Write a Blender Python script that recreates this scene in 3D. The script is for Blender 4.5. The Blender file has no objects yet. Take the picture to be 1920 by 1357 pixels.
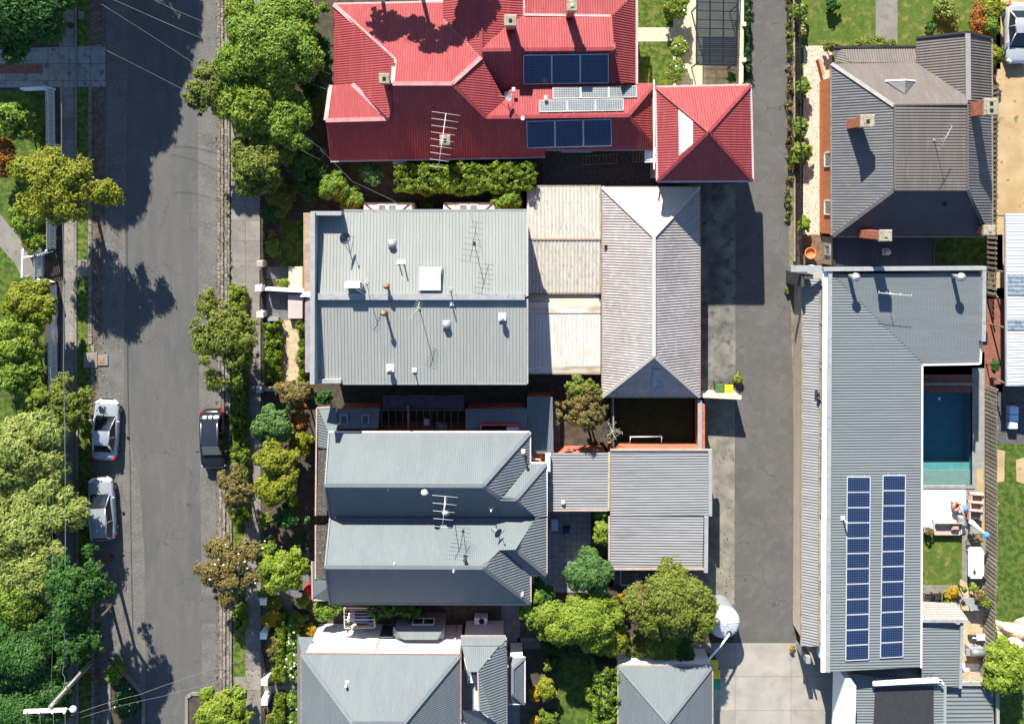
import bpy, math, random
import numpy as np
from mathutils import Vector
from mathutils.geometry import tessellate_polygon
R = math.radians
SC = bpy.context.scene
COL = SC.collection

# ------------------------------------------------------------------ camera, sky, sun, exposure
CAM_H, FOC, NX, NY = 70.0, 1785.0, 960.0, 375.0        # drone height, focal length in photo pixels, point straight below
cd = bpy.data.cameras.new('drone_camera')
cam = bpy.data.objects.new('drone_camera', cd); COL.objects.link(cam)
cam.location = (0, 0, CAM_H)
cd.sensor_fit = 'HORIZONTAL'; cd.sensor_width = 36.0
cd.lens = 36.0 * FOC / 1920.0
cd.shift_y = -(678.5 - NY) / 1920.0
cd.clip_end = 1000
SC.camera = cam

SUN_EL, SUN_AZ = 31.5, 14.0                            # sun stands up-left of the picture: shadows fall down and a little right
w = bpy.data.worlds.new('World'); SC.world = w; w.use_nodes = True
nt = w.node_tree
bg = nt.nodes['Background']
sky = nt.nodes.new('ShaderNodeTexSky'); sky.sky_type = 'NISHITA'; sky.sun_disc = False
sky.sun_elevation = R(SUN_EL); sky.sun_rotation = R(-SUN_AZ)
sky.ozone_density = 4.0; sky.dust_density = 0.3; sky.air_density = 1.0
nt.links.new(sky.outputs[0], bg.inputs[0]); bg.inputs[1].default_value = 0.078
sl = bpy.data.lights.new('sun', 'SUN'); sl.energy = 5.0; sl.angle = R(0.5); sl.color = (1.0, 0.935, 0.83)
so = bpy.data.objects.new('sun', sl); COL.objects.link(so)
sd = Vector((-math.sin(R(SUN_AZ)) * math.cos(R(SUN_EL)), math.cos(R(SUN_AZ)) * math.cos(R(SUN_EL)), math.sin(R(SUN_EL))))
so.rotation_euler = sd.to_track_quat('Z', 'Y').to_euler(); so.location = (0, 0, 60)
vs = SC.view_settings
vs.view_transform = 'Standard'; vs.look = 'None'; vs.exposure = 1.35; vs.gamma = 1.0

# ------------------------------------------------------------------ helpers
def W(px, py, z=0.0):
    """world point at height z that stands where the photo shows pixel (px, py)"""
    k = (CAM_H - z) / FOC
    return Vector(((px - NX) * k, (NY - py) * k, z))
S0 = CAM_H / FOC                                       # metres per photo pixel at the ground

class MB:
    """collects faces for ONE mesh object"""
    def __init__(s): s.v = []; s.f = []; s.m = []; s.sm = []
    def add(s, vs_, fs, mi=0, smooth=False):
        o = len(s.v); s.v += [tuple(p) for p in vs_]
        for f in fs: s.f.append([i + o for i in f]); s.m.append(mi); s.sm.append(smooth)
        return s
    def face(s, pts, mi=0): return s.add(pts, [list(range(len(pts)))], mi)
    def box(s, c, d, rz=0.0, mi=0, tilt=None):
        x, y, z = d[0] / 2, d[1] / 2, d[2] / 2
        P = [Vector((a, b, e)) for e in (-z, z) for a, b in ((-x, -y), (x, -y), (x, y), (-x, y))]
        if tilt is not None: P = [tilt @ p for p in P]
        cs, sn = math.cos(rz), math.sin(rz)
        P = [(c[0] + p.x * cs - p.y * sn, c[1] + p.x * sn + p.y * cs, c[2] + p.z) for p in P]
        return s.add(P, [[3, 2, 1, 0], [4, 5, 6, 7], [0, 1, 5, 4], [1, 2, 6, 5], [2, 3, 7, 6], [3, 0, 4, 7]], mi)
    def rbox(s, c, d, b=0.02, rz=0.0, mi=0):
        """box with a chamfered top edge"""
        x, y = d[0] / 2, d[1] / 2; z0, z1 = -d[2] / 2, d[2] / 2
        ring = lambda i, z: [(-x + i, -y + i, z), (x - i, -y + i, z), (x - i, y - i, z), (-x + i, y - i, z)]
        P = ring(0, z0) + ring(0, z1 - b) + ring(b, z1)
        cs, sn = math.cos(rz), math.sin(rz)
        P = [(c[0] + p[0] * cs - p[1] * sn, c[1] + p[0] * sn + p[1] * cs, c[2] + p[2]) for p in P]
        F = [[3, 2, 1, 0], [8, 9, 10, 11]]
        for k in (0, 4):
            for i in range(4): j = (i + 1) % 4; F.append([k + i, k + j, k + 4 + j, k + 4 + i])
        return s.add(P, F, mi)
    def prism(s, pts, z0, z1, mi=0):
        """upright prism; pts are world xy"""
        n = len(pts)
        a = sum(pts[i][0] * pts[(i + 1) % n][1] - pts[(i + 1) % n][0] * pts[i][1] for i in range(n))
        if a < 0: pts = pts[::-1]
        P = [(p[0], p[1], z0) for p in pts] + [(p[0], p[1], z1) for p in pts]
        return s.add(P, [list(range(n))[::-1], list(range(n, 2 * n))] + [[i, (i + 1) % n, (i + 1) % n + n, i + n] for i in range(n)], mi)
    def bar(s, a, b, wd, ht, mi=0, up=(0, 0, 1), drop=0.5):
        """beam from a to b; wd across, ht along the up side (drop: share of ht below the line)"""
        a, b = Vector(a), Vector(b); d = (b - a)
        if d.length < 1e-6: return s
        d.normalize(); sx = d.cross(Vector(up))
        if sx.length < 1e-4: sx = d.cross(Vector((1, 0, 0)))
        sx.normalize(); u = sx.cross(d); x = sx * wd / 2; lo = u * (-ht * drop); hi = u * (ht * (1 - drop))
        P = [a - x + lo, a + x + lo, a + x + hi, a - x + hi, b - x + lo, b + x + lo, b + x + hi, b - x + hi]
        return s.add(P, [[0, 1, 2, 3], [7, 6, 5, 4], [0, 4, 5, 1], [1, 5, 6, 2], [2, 6, 7, 3], [3, 7, 4, 0]], mi)
    def tube(s, path, r, n=8, mi=0, cap=True, smooth=True):
        path = [Vector(p) for p in path]; rs = r if isinstance(r, (list, tuple)) else [r] * len(path)
        rings = []; prev = None
        for i, p in enumerate(path):
            d = (path[min(i + 1, len(path) - 1)] - path[max(i - 1, 0)]).normalized()
            ref = prev if prev is not None and abs(prev.dot(d)) < .95 else (Vector((0, 0, 1)) if abs(d.z) < .9 else Vector((1, 0, 0)))
            x = (ref - d * ref.dot(d)).normalized(); prev = x; y = d.cross(x)
            rings += [p + (x * math.cos(2 * math.pi * k / n) + y * math.sin(2 * math.pi * k / n)) * rs[i] for k in range(n)]
        F = [[i * n + k, i * n + (k + 1) % n, (i + 1) * n + (k + 1) % n, (i + 1) * n + k] for i in range(len(path) - 1) for k in range(n)]
        s.add(rings, F, mi, smooth)
        if cap:
            o = len(s.v) - len(rings)
            s.f += [[o + k for k in range(n)][::-1], [len(s.v) - n + k for k in range(n)]]; s.m += [mi, mi]; s.sm += [False, False]
        return s
    def lathe(s, c, prof, n=20, mi=0, smooth=True, sx=1.0, sy=1.0, rz=0.0):
        """prof: (radius, z) pairs, about the vertical through c"""
        P = []
        for r, z in prof:
            for k in range(n):
                a = 2 * math.pi * k / n + rz
                P.append((c[0] + r * sx * math.cos(a), c[1] + r * sy * math.sin(a), c[2] + z))
        F = [[i * n + k, i * n + (k + 1) % n, (i + 1) * n + (k + 1) % n, (i + 1) * n + k] for i in range(len(prof) - 1) for k in range(n)]
        s.add(P, F, mi, smooth)
        o = len(s.v) - len(P)
        if prof[0][0] > 1e-4: s.f.append([o + k for k in range(n)][::-1]); s.m.append(mi); s.sm.append(False)
        if prof[-1][0] > 1e-4: s.f.append([len(s.v) - n + k for k in range(n)]); s.m.append(mi); s.sm.append(False)
        return s
    def corr(s, pts, prof, pitch, mi=0, lift=0.0, dirn=None):
        """ribbed sheet metal over a planar polygon; ribs run down the slope. prof: (fraction of pitch, height)"""
        pts = [Vector(p) for p in pts]
        n = Vector((0, 0, 0))
        for i in range(len(pts)):
            a, b = pts[i], pts[(i + 1) % len(pts)]
            n += Vector(((a.y - b.y) * (a.z + b.z), (a.z - b.z) * (a.x + b.x), (a.x - b.x) * (a.y + b.y)))
        n.normalize()
        if n.z < 0: n = -n
        vdir = Vector(dirn) if dirn is not None else Vector((n.x, n.y, 0))
        if vdir.length < 1e-3: vdir = Vector((0, 1, 0))
        vdir = (vdir - n * vdir.dot(n)).normalized(); udir = vdir.cross(n).normalized(); o = pts[0]
        Q = [((p - o).dot(udir), (p - o).dot(vdir), (p - o).dot(n)) for p in pts]
        tris = tessellate_polygon([[Vector((q[0], q[1], 0)) for q in Q]])
        u0 = min(q[0] for q in Q); u1 = max(q[0] for q in Q)
        br = []; k = math.floor(u0 / pitch)
        while k * pitch < u1:
            for i, (fr, h) in enumerate(prof):
                fr2, h2 = prof[i + 1] if i + 1 < len(prof) else (1.0, prof[0][1])
                br.append((k * pitch + fr * pitch, k * pitch + fr2 * pitch, h, h2))
            k += 1
        def clip(poly, uc, keep_hi):
            out = []
            for i in range(len(poly)):
                a, b = poly[i], poly[(i + 1) % len(poly)]
                ia = (a[0] >= uc) if keep_hi else (a[0] <= uc); ib = (b[0] >= uc) if keep_hi else (b[0] <= uc)
                if ia: out.append(a)
                if ia != ib:
                    t = (uc - a[0]) / (b[0] - a[0]); out.append((uc, a[1] + t * (b[1] - a[1]), a[2] + t * (b[2] - a[2])))
            return out
        for t in tris:
            T = [Q[i] for i in t]
            ar = (T[1][0] - T[0][0]) * (T[2][1] - T[0][1]) - (T[2][0] - T[0][0]) * (T[1][1] - T[0][1])
            if abs(ar) < 1e-6: continue
            if ar < 0: T = T[::-1]
            a0 = min(q[0] for q in T); a1 = max(q[0] for q in T)
            for ua, ub, ha, hb in br:
                if ub <= a0 or ua >= a1: continue
                P = clip(clip(T, ua, True), ub, False)
                if len(P) < 3: continue
                s.face([o + udir * p[0] + vdir * p[1] + n * (p[2] + lift + ha + (hb - ha) * (p[0] - ua) / (ub - ua)) for p in P], mi)
        return s
    def build(s, name, mats, parent=None, origin=None, label=None):
        me = bpy.data.meshes.new(name)
        o = Vector(origin) if origin is not None else (world_loc(parent) if parent else (Vector(s.v[0]) * 0))
        if parent is None and origin is None:
            xs = [v[0] for v in s.v]; ys = [v[1] for v in s.v]; zs = [v[2] for v in s.v]
            o = Vector(((min(xs) + max(xs)) / 2, (min(ys) + max(ys)) / 2, min(zs)))
        me.from_pydata([(v[0] - o.x, v[1] - o.y, v[2] - o.z) for v in s.v], [], s.f)
        mats = mats if isinstance(mats, (list, tuple)) else [mats]
        for m in mats: me.materials.append(m)
        me.polygons.foreach_set('material_index', s.m); me.polygons.foreach_set('use_smooth', s.sm)
        ob = bpy.data.objects.new(name, me); COL.objects.link(ob)
        if parent: ob.parent = parent; ob.location = o - world_loc(parent)
        else: ob.location = o
        if label: ob['label'] = label
        return ob

def world_loc(o):
    l = Vector(o.location)
    while o.parent: o = o.parent; l += o.location
    return l
def tag(o, label=None, cat=None, group=None, kind=None):
    if label: o['label'] = label
    if cat: o['category'] = cat
    if group: o['group'] = group
    if kind: o['kind'] = kind
    return o
def thing(name, label, cat, loc, group=None, rz=0.0):
    o = bpy.data.objects.new(name, None); COL.objects.link(o); o.location = loc; o.rotation_euler = (0, 0, rz)
    o.empty_display_size = .3
    return tag(o, label, cat, group)
def dup(root, loc, rz=None, label=None, group=None):
    r = root.copy(); COL.objects.link(r); r.location = loc
    if rz is not None: r.rotation_euler = (0, 0, rz)
    if label: r['label'] = label
    if group: r['group'] = group
    for ch in list(root.children):
        c = ch.copy(); COL.objects.link(c); c.parent = r
        for g in list(ch.children):
            d = g.copy(); COL.objects.link(d); d.parent = c
    return r

# ------------------------------------------------------------------ materials
MATS = {}
def mat(name,  c1, c2=None, scale=1.5, rough=0.75, metal=0.0, bump=0.0, bscale=30.0, spec=0.3, detail=6.0, c3=None, scale3=12.0, lo=.35, hi=.65,
        island=False, fine=0.0, fscale=60.0, stretch=None, alpha=None, trans=0.0, brick=None, mortar=None, msize=.02, vert=False, emit=None, lo3=.55, hi3=.7, ior=None, crack=None):
    m = bpy.data.materials.new(name); m.use_nodes = True; t = m.node_tree; N, L = t.nodes, t.links
    b = N['Principled BSDF']; b.inputs['Roughness'].default_value = rough; b.inputs['Metallic'].default_value = metal
    b.inputs['Specular IOR Level'].default_value = spec
    if ior: b.inputs['IOR'].default_value = ior
    geo = N.new('ShaderNodeNewGeometry'); pos = geo.outputs['Position']
    if stretch:
        mp = N.new('ShaderNodeMapping'); L.new(pos, mp.inputs['Vector']); mp.inputs['Scale'].default_value = stretch; spos = mp.outputs[0]
    else: spos = pos
    def ramp(sock, a, z):
        r = N.new('ShaderNodeMapRange'); r.inputs[1].default_value = a; r.inputs[2].default_value = z; L.new(sock, r.inputs[0]); return r.outputs[0]
    def noise(v, sc, de=6.0):
        n = N.new('ShaderNodeTexNoise'); n.inputs['Scale'].default_value = sc; n.inputs['Detail'].default_value = de; L.new(v, n.inputs['Vector']); return n.outputs[0]
    def mix(f, a, bb, mode='MIX'):
        x = N.new('ShaderNodeMix'); x.data_type = 'RGBA'; x.blend_type = mode
        for s_, v in ((x.inputs[0], f), (x.inputs[6], a), (x.inputs[7], bb)):
            if isinstance(v, (int, float)): s_.default_value = v
            elif isinstance(v, (tuple, list)): s_.default_value = (*v[:3], 1)
            else: L.new(v, s_)
        return x.outputs[2]
    col = (*c1, 1)
    if c2 is not None:
        if island: f = geo.outputs['Random Per Island']
        else: f = ramp(noise(spos, scale, detail), lo, hi)
        col = mix(f, c1, c2)
    if c3 is not None: col = mix(ramp(noise(pos if not stretch else spos, scale3, 4), lo3, hi3), col, c3)
    if crack:                                              # thin wandering cracks, only in places
        vo = N.new('ShaderNodeTexVoronoi'); vo.feature = 'DISTANCE_TO_EDGE'; vo.inputs['Scale'].default_value = crack[0]
        wp = N.new('ShaderNodeVectorMath'); wp.operation = 'ADD'; nz = N.new('ShaderNodeTexNoise'); nz.inputs['Scale'].default_value = 1.3; L.new(pos, nz.inputs['Vector'])
        L.new(pos, wp.inputs[0]); L.new(nz.outputs['Color'], wp.inputs[1]); L.new(wp.outputs[0], vo.inputs['Vector'])
        mm = N.new('ShaderNodeMath'); mm.operation = 'MULTIPLY'; L.new(ramp(vo.outputs['Distance'], crack[1], 0.0), mm.inputs[0]); L.new(ramp(noise(pos, .45, 3), .5, .56), mm.inputs[1])
        col = mix(mm.outputs[0], col, crack[2])
    if brick:
        bt = N.new('ShaderNodeTexBrick'); bt.offset = brick[2]; bt.inputs['Scale'].default_value = 1.0
        bt.inputs['Brick Width'].default_value = brick[0]; bt.inputs['Row Height'].default_value = brick[1]; bt.inputs['Mortar Size'].default_value = msize
        bt.inputs['Mortar Smooth'].default_value = .2
        if vert:
            sp = N.new('ShaderNodeSeparateXYZ'); L.new(pos, sp.inputs[0]); ad = N.new('ShaderNodeMath'); L.new(sp.outputs[0], ad.inputs[0]); L.new(sp.outputs[1], ad.inputs[1])
            cb = N.new('ShaderNodeCombineXYZ'); L.new(ad.outputs[0], cb.inputs[0]); L.new(sp.outputs[2], cb.inputs[1]); L.new(cb.outputs[0], bt.inputs['Vector'])
        else: L.new(pos, bt.inputs['Vector'])
        if isinstance(col, tuple): bt.inputs['Color1'].default_value = col; bt.inputs['Color2'].default_value = (col[0] * .8, col[1] * .8, col[2] * .8, 1)
        else:
            L.new(col, bt.inputs['Color1']); L.new(mix(1.0, col, (.82, .8, .8), 'MULTIPLY'), bt.inputs['Color2'])
        bt.inputs['Mortar'].default_value = (*mortar, 1); col = bt.outputs[0]
    if fine:
        col = mix(1.0, col if not isinstance(col, tuple) else col, mix(noise(pos, fscale, 3), (1 - fine,) * 3, (1 + fine,) * 3), 'MULTIPLY')
    if isinstance(col, tuple): b.inputs['Base Color'].default_value = col
    else: L.new(col, b.inputs['Base Color'])
    if bump:
        bn = N.new('ShaderNodeBump'); bn.inputs['Strength'].default_value = bump; bn.inputs['Distance'].default_value = .02
        L.new(noise(spos, bscale, 4), bn.inputs['Height']); L.new(bn.outputs[0], b.inputs['Normal'])
    if trans:
        tr = N.new('ShaderNodeBsdfTranslucent'); ms = N.new('ShaderNodeMixShader'); ms.inputs[0].default_value = trans
        if isinstance(col, tuple): tr.inputs[0].default_value = col
        else: L.new(col, tr.inputs[0])
        L.new(b.outputs[0], ms.inputs[1]); L.new(tr.outputs[0], ms.inputs[2]); L.new(ms.outputs[0], N['Material Output'].inputs['Surface'])
    if alpha is not None: b.inputs['Transmission Weight'].default_value = alpha
    if emit: b.inputs['Emission Color'].default_value = (*emit, 1)
    MATS[name] = m
    return m

# ground materials
m_soil = mat('soil', (.045, .038, .028), (.08, .066, .047), 2.0, .95, fine=.4, bump=.6)
m_asph = mat('asphalt', (.082, .083, .082), (.1, .098, .094), .35, .9, c3=(.116, .112, .106), scale3=1.1, lo3=.48, hi3=.8, fine=.32, fscale=12, stretch=(1.5, .4, 1), bump=.35, bscale=60, crack=(.4, .012, (.05, .05, .052)))
m_marg = mat('worn_asphalt', (.098, .094, .088), (.135, .128, .117), .8, .92, c3=(.185, .174, .155), scale3=6, lo3=.54, hi3=.72, fine=.4, fscale=16, bump=.5, bscale=40)
m_lane = mat('lane_asphalt', (.085, .081, .077), (.105, .1, .094), .45, .9, c3=(.122, .117, .108), scale3=1.5, lo3=.5, hi3=.8, fine=.2, fscale=16, bump=.3, bscale=50, crack=(.3, .01, (.05, .049, .048)))
m_gut = mat('bluestone_gutter', (.07, .058, .046), (.13, .108, .085), 1.8, .9, c3=(.2, .165, .125), scale3=5, fine=.4, fscale=14, bump=.6)
m_conc = mat('concrete', (.17, .16, .14), (.22, .205, .18), .8, .88, c3=(.12, .115, .1), scale3=2.2, lo3=.55, hi3=.75, fine=.18, fscale=30, bump=.15)
m_concd = mat('stained_concrete', (.09, .088, .08), (.2, .19, .165), .7, .9, c3=(.055, .055, .05), scale3=1.6, lo3=.52, hi3=.72, fine=.25, fscale=14, bump=.25)
m_concm = mat('mossy_concrete', (.14, .128, .105), (.24, .22, .18), 1.0, .9, c3=(.09, .083, .066), scale3=2.2, lo3=.54, hi3=.85, fine=.4, fscale=16, bump=.3)
m_concl = mat('pale_concrete', (.29, .275, .24), (.36, .342, .3), .6, .85, c3=(.22, .205, .175), scale3=.9, lo3=.5, hi3=.85, fine=.16, fscale=20, bump=.1, brick=(4.1, 2.5, 0.0), mortar=(.15, .14, .12), msize=.018)
m_path = mat('path_slab', (.19, .18, .16), (.25, .235, .205), 1.0, .88, c3=(.12, .115, .1), scale3=4, lo3=.55, hi3=.75, fine=.2, fscale=20, bump=.15, brick=(1.4, 1.5, 0.0), mortar=(.08, .075, .065), msize=.015)
m_drive = mat('old_driveway', (.23, .232, .22), (.31, .305, .285), .9, .88, c3=(.1, .1, .095), scale3=2.5, fine=.18, fscale=20, bump=.2, brick=(1.55, 1.25, 0.0), mortar=(.07, .068, .06), msize=.018)
m_pave = mat('cream_paving', (.5, .43, .3), (.58, .51, .38), 1.2, .85, c3=(.42, .35, .24), scale3=4, fine=.12, fscale=18, bump=.1)
m_ptile = mat('tan_tiles', (.46, .36, .22), (.54, .44, .29), 2, .8, c3=(.36, .28, .17), scale3=5, fine=.12, brick=(.42, .42, 0.0), mortar=(.3, .24, .15), msize=.012)
m_ctile = mat('cream_tiles', (.58, .5, .36), (.64, .56, .42), 2, .75, fine=.08, brick=(.5, .5, 0.0), mortar=(.4, .33, .23), msize=.012)
m_dtile = mat('grey_tiles', (.13, .13, .135), (.17, .17, .175), 2, .6, fine=.12, brick=(.55, .55, 0.0), mortar=(.07, .07, .07), msize=.012)
m_btile = mat('courtyard_tiles', (.26, .28, .29), (.32, .335, .34), 1, .55, c3=(.22, .23, .22), scale3=3, fine=.1, brick=(.43, .43, 0.0), mortar=(.12, .12, .12), msize=.014)
m_grass = mat('lawn', (.038, .075, .009), (.1, .14, .018), 2.8, .95, lo=.42, hi=.6, c3=(.15, .145, .035), scale3=1.4, lo3=.52, hi3=.72, fine=.55, fscale=7, bump=.8, bscale=30)
m_grassd = mat('lush_lawn', (.03, .068, .008), (.082, .125, .016), 2.6, .95, lo=.42, hi=.6, c3=(.105, .125, .022), scale3=1.6, lo3=.5, hi3=.75, fine=.55, fscale=7, bump=.8, bscale=30)
m_gdark = mat('shade_darkened_lawn', (.01, .02, .006), (.018, .032, .01), 2, .95, fine=.4, fscale=9)  # near-black green: the yard's shade is put into the lawn colour
m_grassy = mat('patchy_lawn', (.05, .095, .011), (.085, .125, .018), 1.6, .95, c3=(.2, .175, .055), scale3=1.7, lo3=.52, hi3=.74, fine=.55, fscale=7, bump=.8, bscale=30)
m_dirt = mat('dirt_drive', (.33, .235, .12), (.42, .31, .17), .8, .95, c3=(.14, .15, .05), scale3=1.6, lo3=.6, hi3=.72, fine=.25, fscale=14, bump=.4)
m_verge = mat('weedy_verge', (.15, .13, .095), (.2, .175, .13), 1.5, .95, c3=(.13, .11, .05), scale3=2.5, lo3=.5, hi3=.62, fine=.45, fscale=14, bump=.6)
m_mulch = mat('mulch', (.12, .07, .045), (.2, .125, .08), 3, .95, fine=.5, fscale=14, bump=.8)
m_grav = mat('white_gravel', (.42, .37, .29), (.56, .5, .4), 5, .95, c3=(.2, .17, .12), scale3=8, lo3=.55, hi3=.65, fine=.35, fscale=16, bump=.7)
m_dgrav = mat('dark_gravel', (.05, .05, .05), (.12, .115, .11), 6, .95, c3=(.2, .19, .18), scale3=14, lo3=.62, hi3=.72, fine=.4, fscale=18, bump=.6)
m_chev = mat('pale_patio', (.55, .57, .6), (.62, .64, .66), 2, .6, fine=.06)
m_chev2 = mat('grey_patio', (.42, .45, .49), (.48, .5, .54), 2, .6, fine=.06)
m_stone = mat('bluestone_pitcher', (.13, .118, .1), (.26, .235, .195), island=True, rough=.9, c3=(.1, .09, .075), scale3=9, fine=.25, bump=.4)
m_deckst = mat('pool_coping', (.2, .2, .19), (.26, .255, .24), 2, .7, fine=.12)
m_bpav = mat('red_brick_paving', (.2, .065, .045), (.28, .095, .06), 3, .9, c3=(.15, .05, .03), scale3=5, fine=.25, brick=(.23, .11, .5), mortar=(.2, .14, .1), msize=.01)

# building materials
m_brick = mat('orange_brick', (.46, .135, .05), (.56, .18, .07), 3, .85, c3=(.34, .09, .035), scale3=6, fine=.15, brick=(.24, .085, .5), mortar=(.4, .2, .11), msize=.006, vert=True)
m_brickr = mat('red_brick', (.37, .1, .05), (.48, .15, .075), 3, .85, c3=(.22, .06, .03), scale3=5, fine=.2, brick=(.24, .085, .5), mortar=(.36, .2, .14), msize=.007, vert=True)
m_white = mat('white_render', (.78, .765, .73), (.82, .805, .77), 1, .7, fine=.03)
m_cream = mat('cream_render', (.5, .44, .335), (.56, .5, .39), 1.5, .8, c3=(.4, .34, .25), scale3=3, fine=.08)
m_greyw = mat('grey_render', (.2, .21, .22), (.25, .26, .27), 1.5, .75, fine=.06)
m_pcap = mat('parapet_capping', (.25, .265, .27), (.3, .31, .31), 2, .65, c3=(.2, .21, .21), scale3=4, fine=.06)
m_capst = mat('mortar_capping', (.24, .21, .15), (.34, .3, .22), 4, .9, c3=(.14, .12, .085), scale3=7, fine=.3)
m_timber = mat('weathered_timber', (.2, .165, .12), (.3, .255, .19), 2, .85, c3=(.13, .105, .075), scale3=6, fine=.25, stretch=(1, 1, 1))
m_timberi = mat('timber_palings', (.2, .175, .135), (.31, .275, .215), island=True, rough=.85, c3=(.14, .11, .08), scale3=5, fine=.2)
m_dtimber = mat('dark_timber', (.05, .04, .035), (.085, .07, .058), 3, .8, fine=.25)
m_picket = mat('white_picket', (.6, .61, .62), (.7, .7, .7), island=True, rough=.6, fine=.06)
m_iron = mat('black_iron', (.02, .021, .024), (.035, .036, .04), 4, .5, fine=.1)
m_steel = mat('galvanised_steel', (.36, .37, .38), (.45, .45, .45), 4, .45, metal=.4, fine=.08)
m_whitem = mat('white_metal', (.74, .74, .74), (.8, .8, .79), 3, .45, fine=.04)
m_alu = mat('aluminium', (.62, .63, .65), (.7, .7, .72), 4, .35, metal=.7)
m_black = mat('black_plastic', (.018, .018, .02), (.03, .03, .032), 5, .55)
m_dark = mat('dark_void', (.012, .012, .013), (.018, .018, .018), 4, .9)
m_glass = mat('window_glass', (.03, .045, .055), (.05, .065, .075), 2, .08, spec=.6)
m_gglass = mat('roof_glass', (.13, .16, .15), (.19, .22, .2), 3, .2, spec=.5)
m_frost = mat('translucent_sheet', (.56, .58, .54), (.68, .69, .63), 2, .35, c3=(.3, .34, .34), scale3=3, fine=.08)
def roofmat(name, c1, c2, c3, rough=.45, metal=.0, spec=.4, st=None, gloss=None, **k):
    return mat(name, c1, c2, .5, gloss or .62, metal=metal, spec=1.0 if gloss else .25, c3=c3, scale3=2.2, lo3=.5, hi3=.8, fine=.13, fscale=11, stretch=st or (2.4, .3, 1), **k)
m_rred = roofmat('red_roof', (.225, .035, .039), (.25, .042, .046), (.285, .066, .066), .4)
m_rredc = mat('red_ridge', (.4, .18, .175), (.46, .24, .23), 2, .5, fine=.1)
m_rgrey = roofmat('grey_terrace_roof', (.245, .258, .244), (.268, .28, .263), (.29, .297, .276), .42)
m_rpale = roofmat('pale_green_grey_roof', (.106, .126, .136), (.119, .139, .148), (.134, .15, .154), .36)
m_rpalec = mat('pale_ridge', (.14, .16, .168), (.16, .178, .184), 2, .6, fine=.06)
m_rbei = mat('stained_beige_roof', (.37, .352, .305), (.43, .412, .36), .8, .75, c3=(.19, .155, .11), scale3=3, lo3=.56, hi3=.74, fine=.25, fscale=10, stretch=(4, .6, 1))
m_rcream = mat('cream_roof', (.46, .455, .425), (.52, .512, .48), .8, .5, c3=(.5, .42, .3), scale3=2, fine=.05, stretch=(2, .4, 1))
m_rstripe = mat('old_galvanised_roof', (.25, .225, .215), (.31, .285, .275), .5, .6, metal=.0, c3=(.37, .345, .33), scale3=2.5, lo3=.5, hi3=.75, fine=.15, fscale=14)
m_rchar = roofmat('charcoal_roof', (.085, .088, .094), (.105, .108, .112), (.14, .138, .134), .42, st=(.3, 2.4, 1))
m_rbrown = roofmat('brownish_roof', (.095, .083, .075), (.115, .1, .09), (.14, .122, .108), .42)
m_rshaded = roofmat('shade_painted_roof', (.035, .035, .05), (.042, .042, .058), (.045, .046, .06), .4)  # shade of the south slope and rear wing is put into this colour
m_rmod = roofmat('modern_grey_roof', (.125, .143, .15), (.14, .158, .163), (.16, .174, .176), .4, st=(.3, 2.4, 1))
m_rshed = roofmat('silver_shed_roof', (.42, .43, .45), (.5, .51, .52), (.56, .56, .56), .4)
m_rlean = roofmat('light_grey_roof', (.185, .19, .195), (.22, .222, .225), (.15, .15, .145), .42, st=(.3, 2.4, 1))
m_gutw = mat('white_gutter', (.6, .57, .54), (.68, .64, .6), 3, .5, fine=.06)
m_gutg = mat('grey_gutter', (.3, .3, .3), (.38, .375, .37), 3, .5, fine=.1)
m_rust = mat('rusty_metal', (.2, .1, .055), (.32, .18, .1), 6, .8, fine=.2)
m_cell = mat('solar_cells', (.007, .017, .055), (.009, .022, .07), 2, .25, spec=.4, brick=(.16, .16, 0.0), mortar=(.06, .09, .15), msize=.011)
m_cellg = mat('grey_solar_cells', (.075, .085, .095), (.1, .11, .115), 2, .12, spec=.9, brick=(.16, .16, 0.0), mortar=(.28, .29, .29), msize=.014)
m_mat = mat('black_pool_heating', (.028, .03, .034), (.038, .04, .044), 2, .6, c3=(.07, .07, .072), scale3=3, lo3=.6, hi3=.8, stretch=(8, 1, 1), fine=.2)
m_poly = mat('smoked_polycarbonate', (.12, .14, .15), None, rough=.15, alpha=.75, spec=.5)
m_water = mat('pool_water', (.02, .14, .22), None, rough=.03, alpha=.9, ior=1.33)
m_pool = mat('pool_lining', (.018, .15, .19), (.026, .18, .22), 2, .6, fine=.1)
m_poolst = mat('pool_step', (.22, .25, .225), (.26, .29, .26), 3, .6, fine=.15)
def tmat(name, tint, fac=.08, rough=.05):
    """thin clear sheet: tinted see-through with a little gloss"""
    m = bpy.data.materials.new(name); m.use_nodes = True; N, L = m.node_tree.nodes, m.node_tree.links
    N.remove(N['Principled BSDF'])
    a = N.new('ShaderNodeBsdfTransparent'); a.inputs[0].default_value = (*tint, 1)
    g = N.new('ShaderNodeBsdfGlossy'); g.inputs['Roughness'].default_value = rough
    x = N.new('ShaderNodeMixShader'); x.inputs[0].default_value = fac
    L.new(a.outputs[0], x.inputs[1]); L.new(g.outputs[0], x.inputs[2]); L.new(x.outputs[0], N['Material Output'].inputs['Surface'])
    return m
m_poly = tmat('smoked_polycarbonate', (.1, .125, .135), .1, .25)
m_water = tmat('pool_water', (.74, .9, .91), .05, .03)

# ------------------------------------------------------------------ ground and paved surfaces (sheets 4 mm apart)
def sheet(name, pts, lv, m, z=None, kind='structure'):
    zz = lv * .004 if z is None else z
    return tag(MB().face([W(p[0], p[1], zz) for p in pts]).build(name, m), kind=kind)
def rect(x0, y0, x1, y1): return [(x0, y1), (x1, y1), (x1, y0), (x0, y0)]

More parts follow.
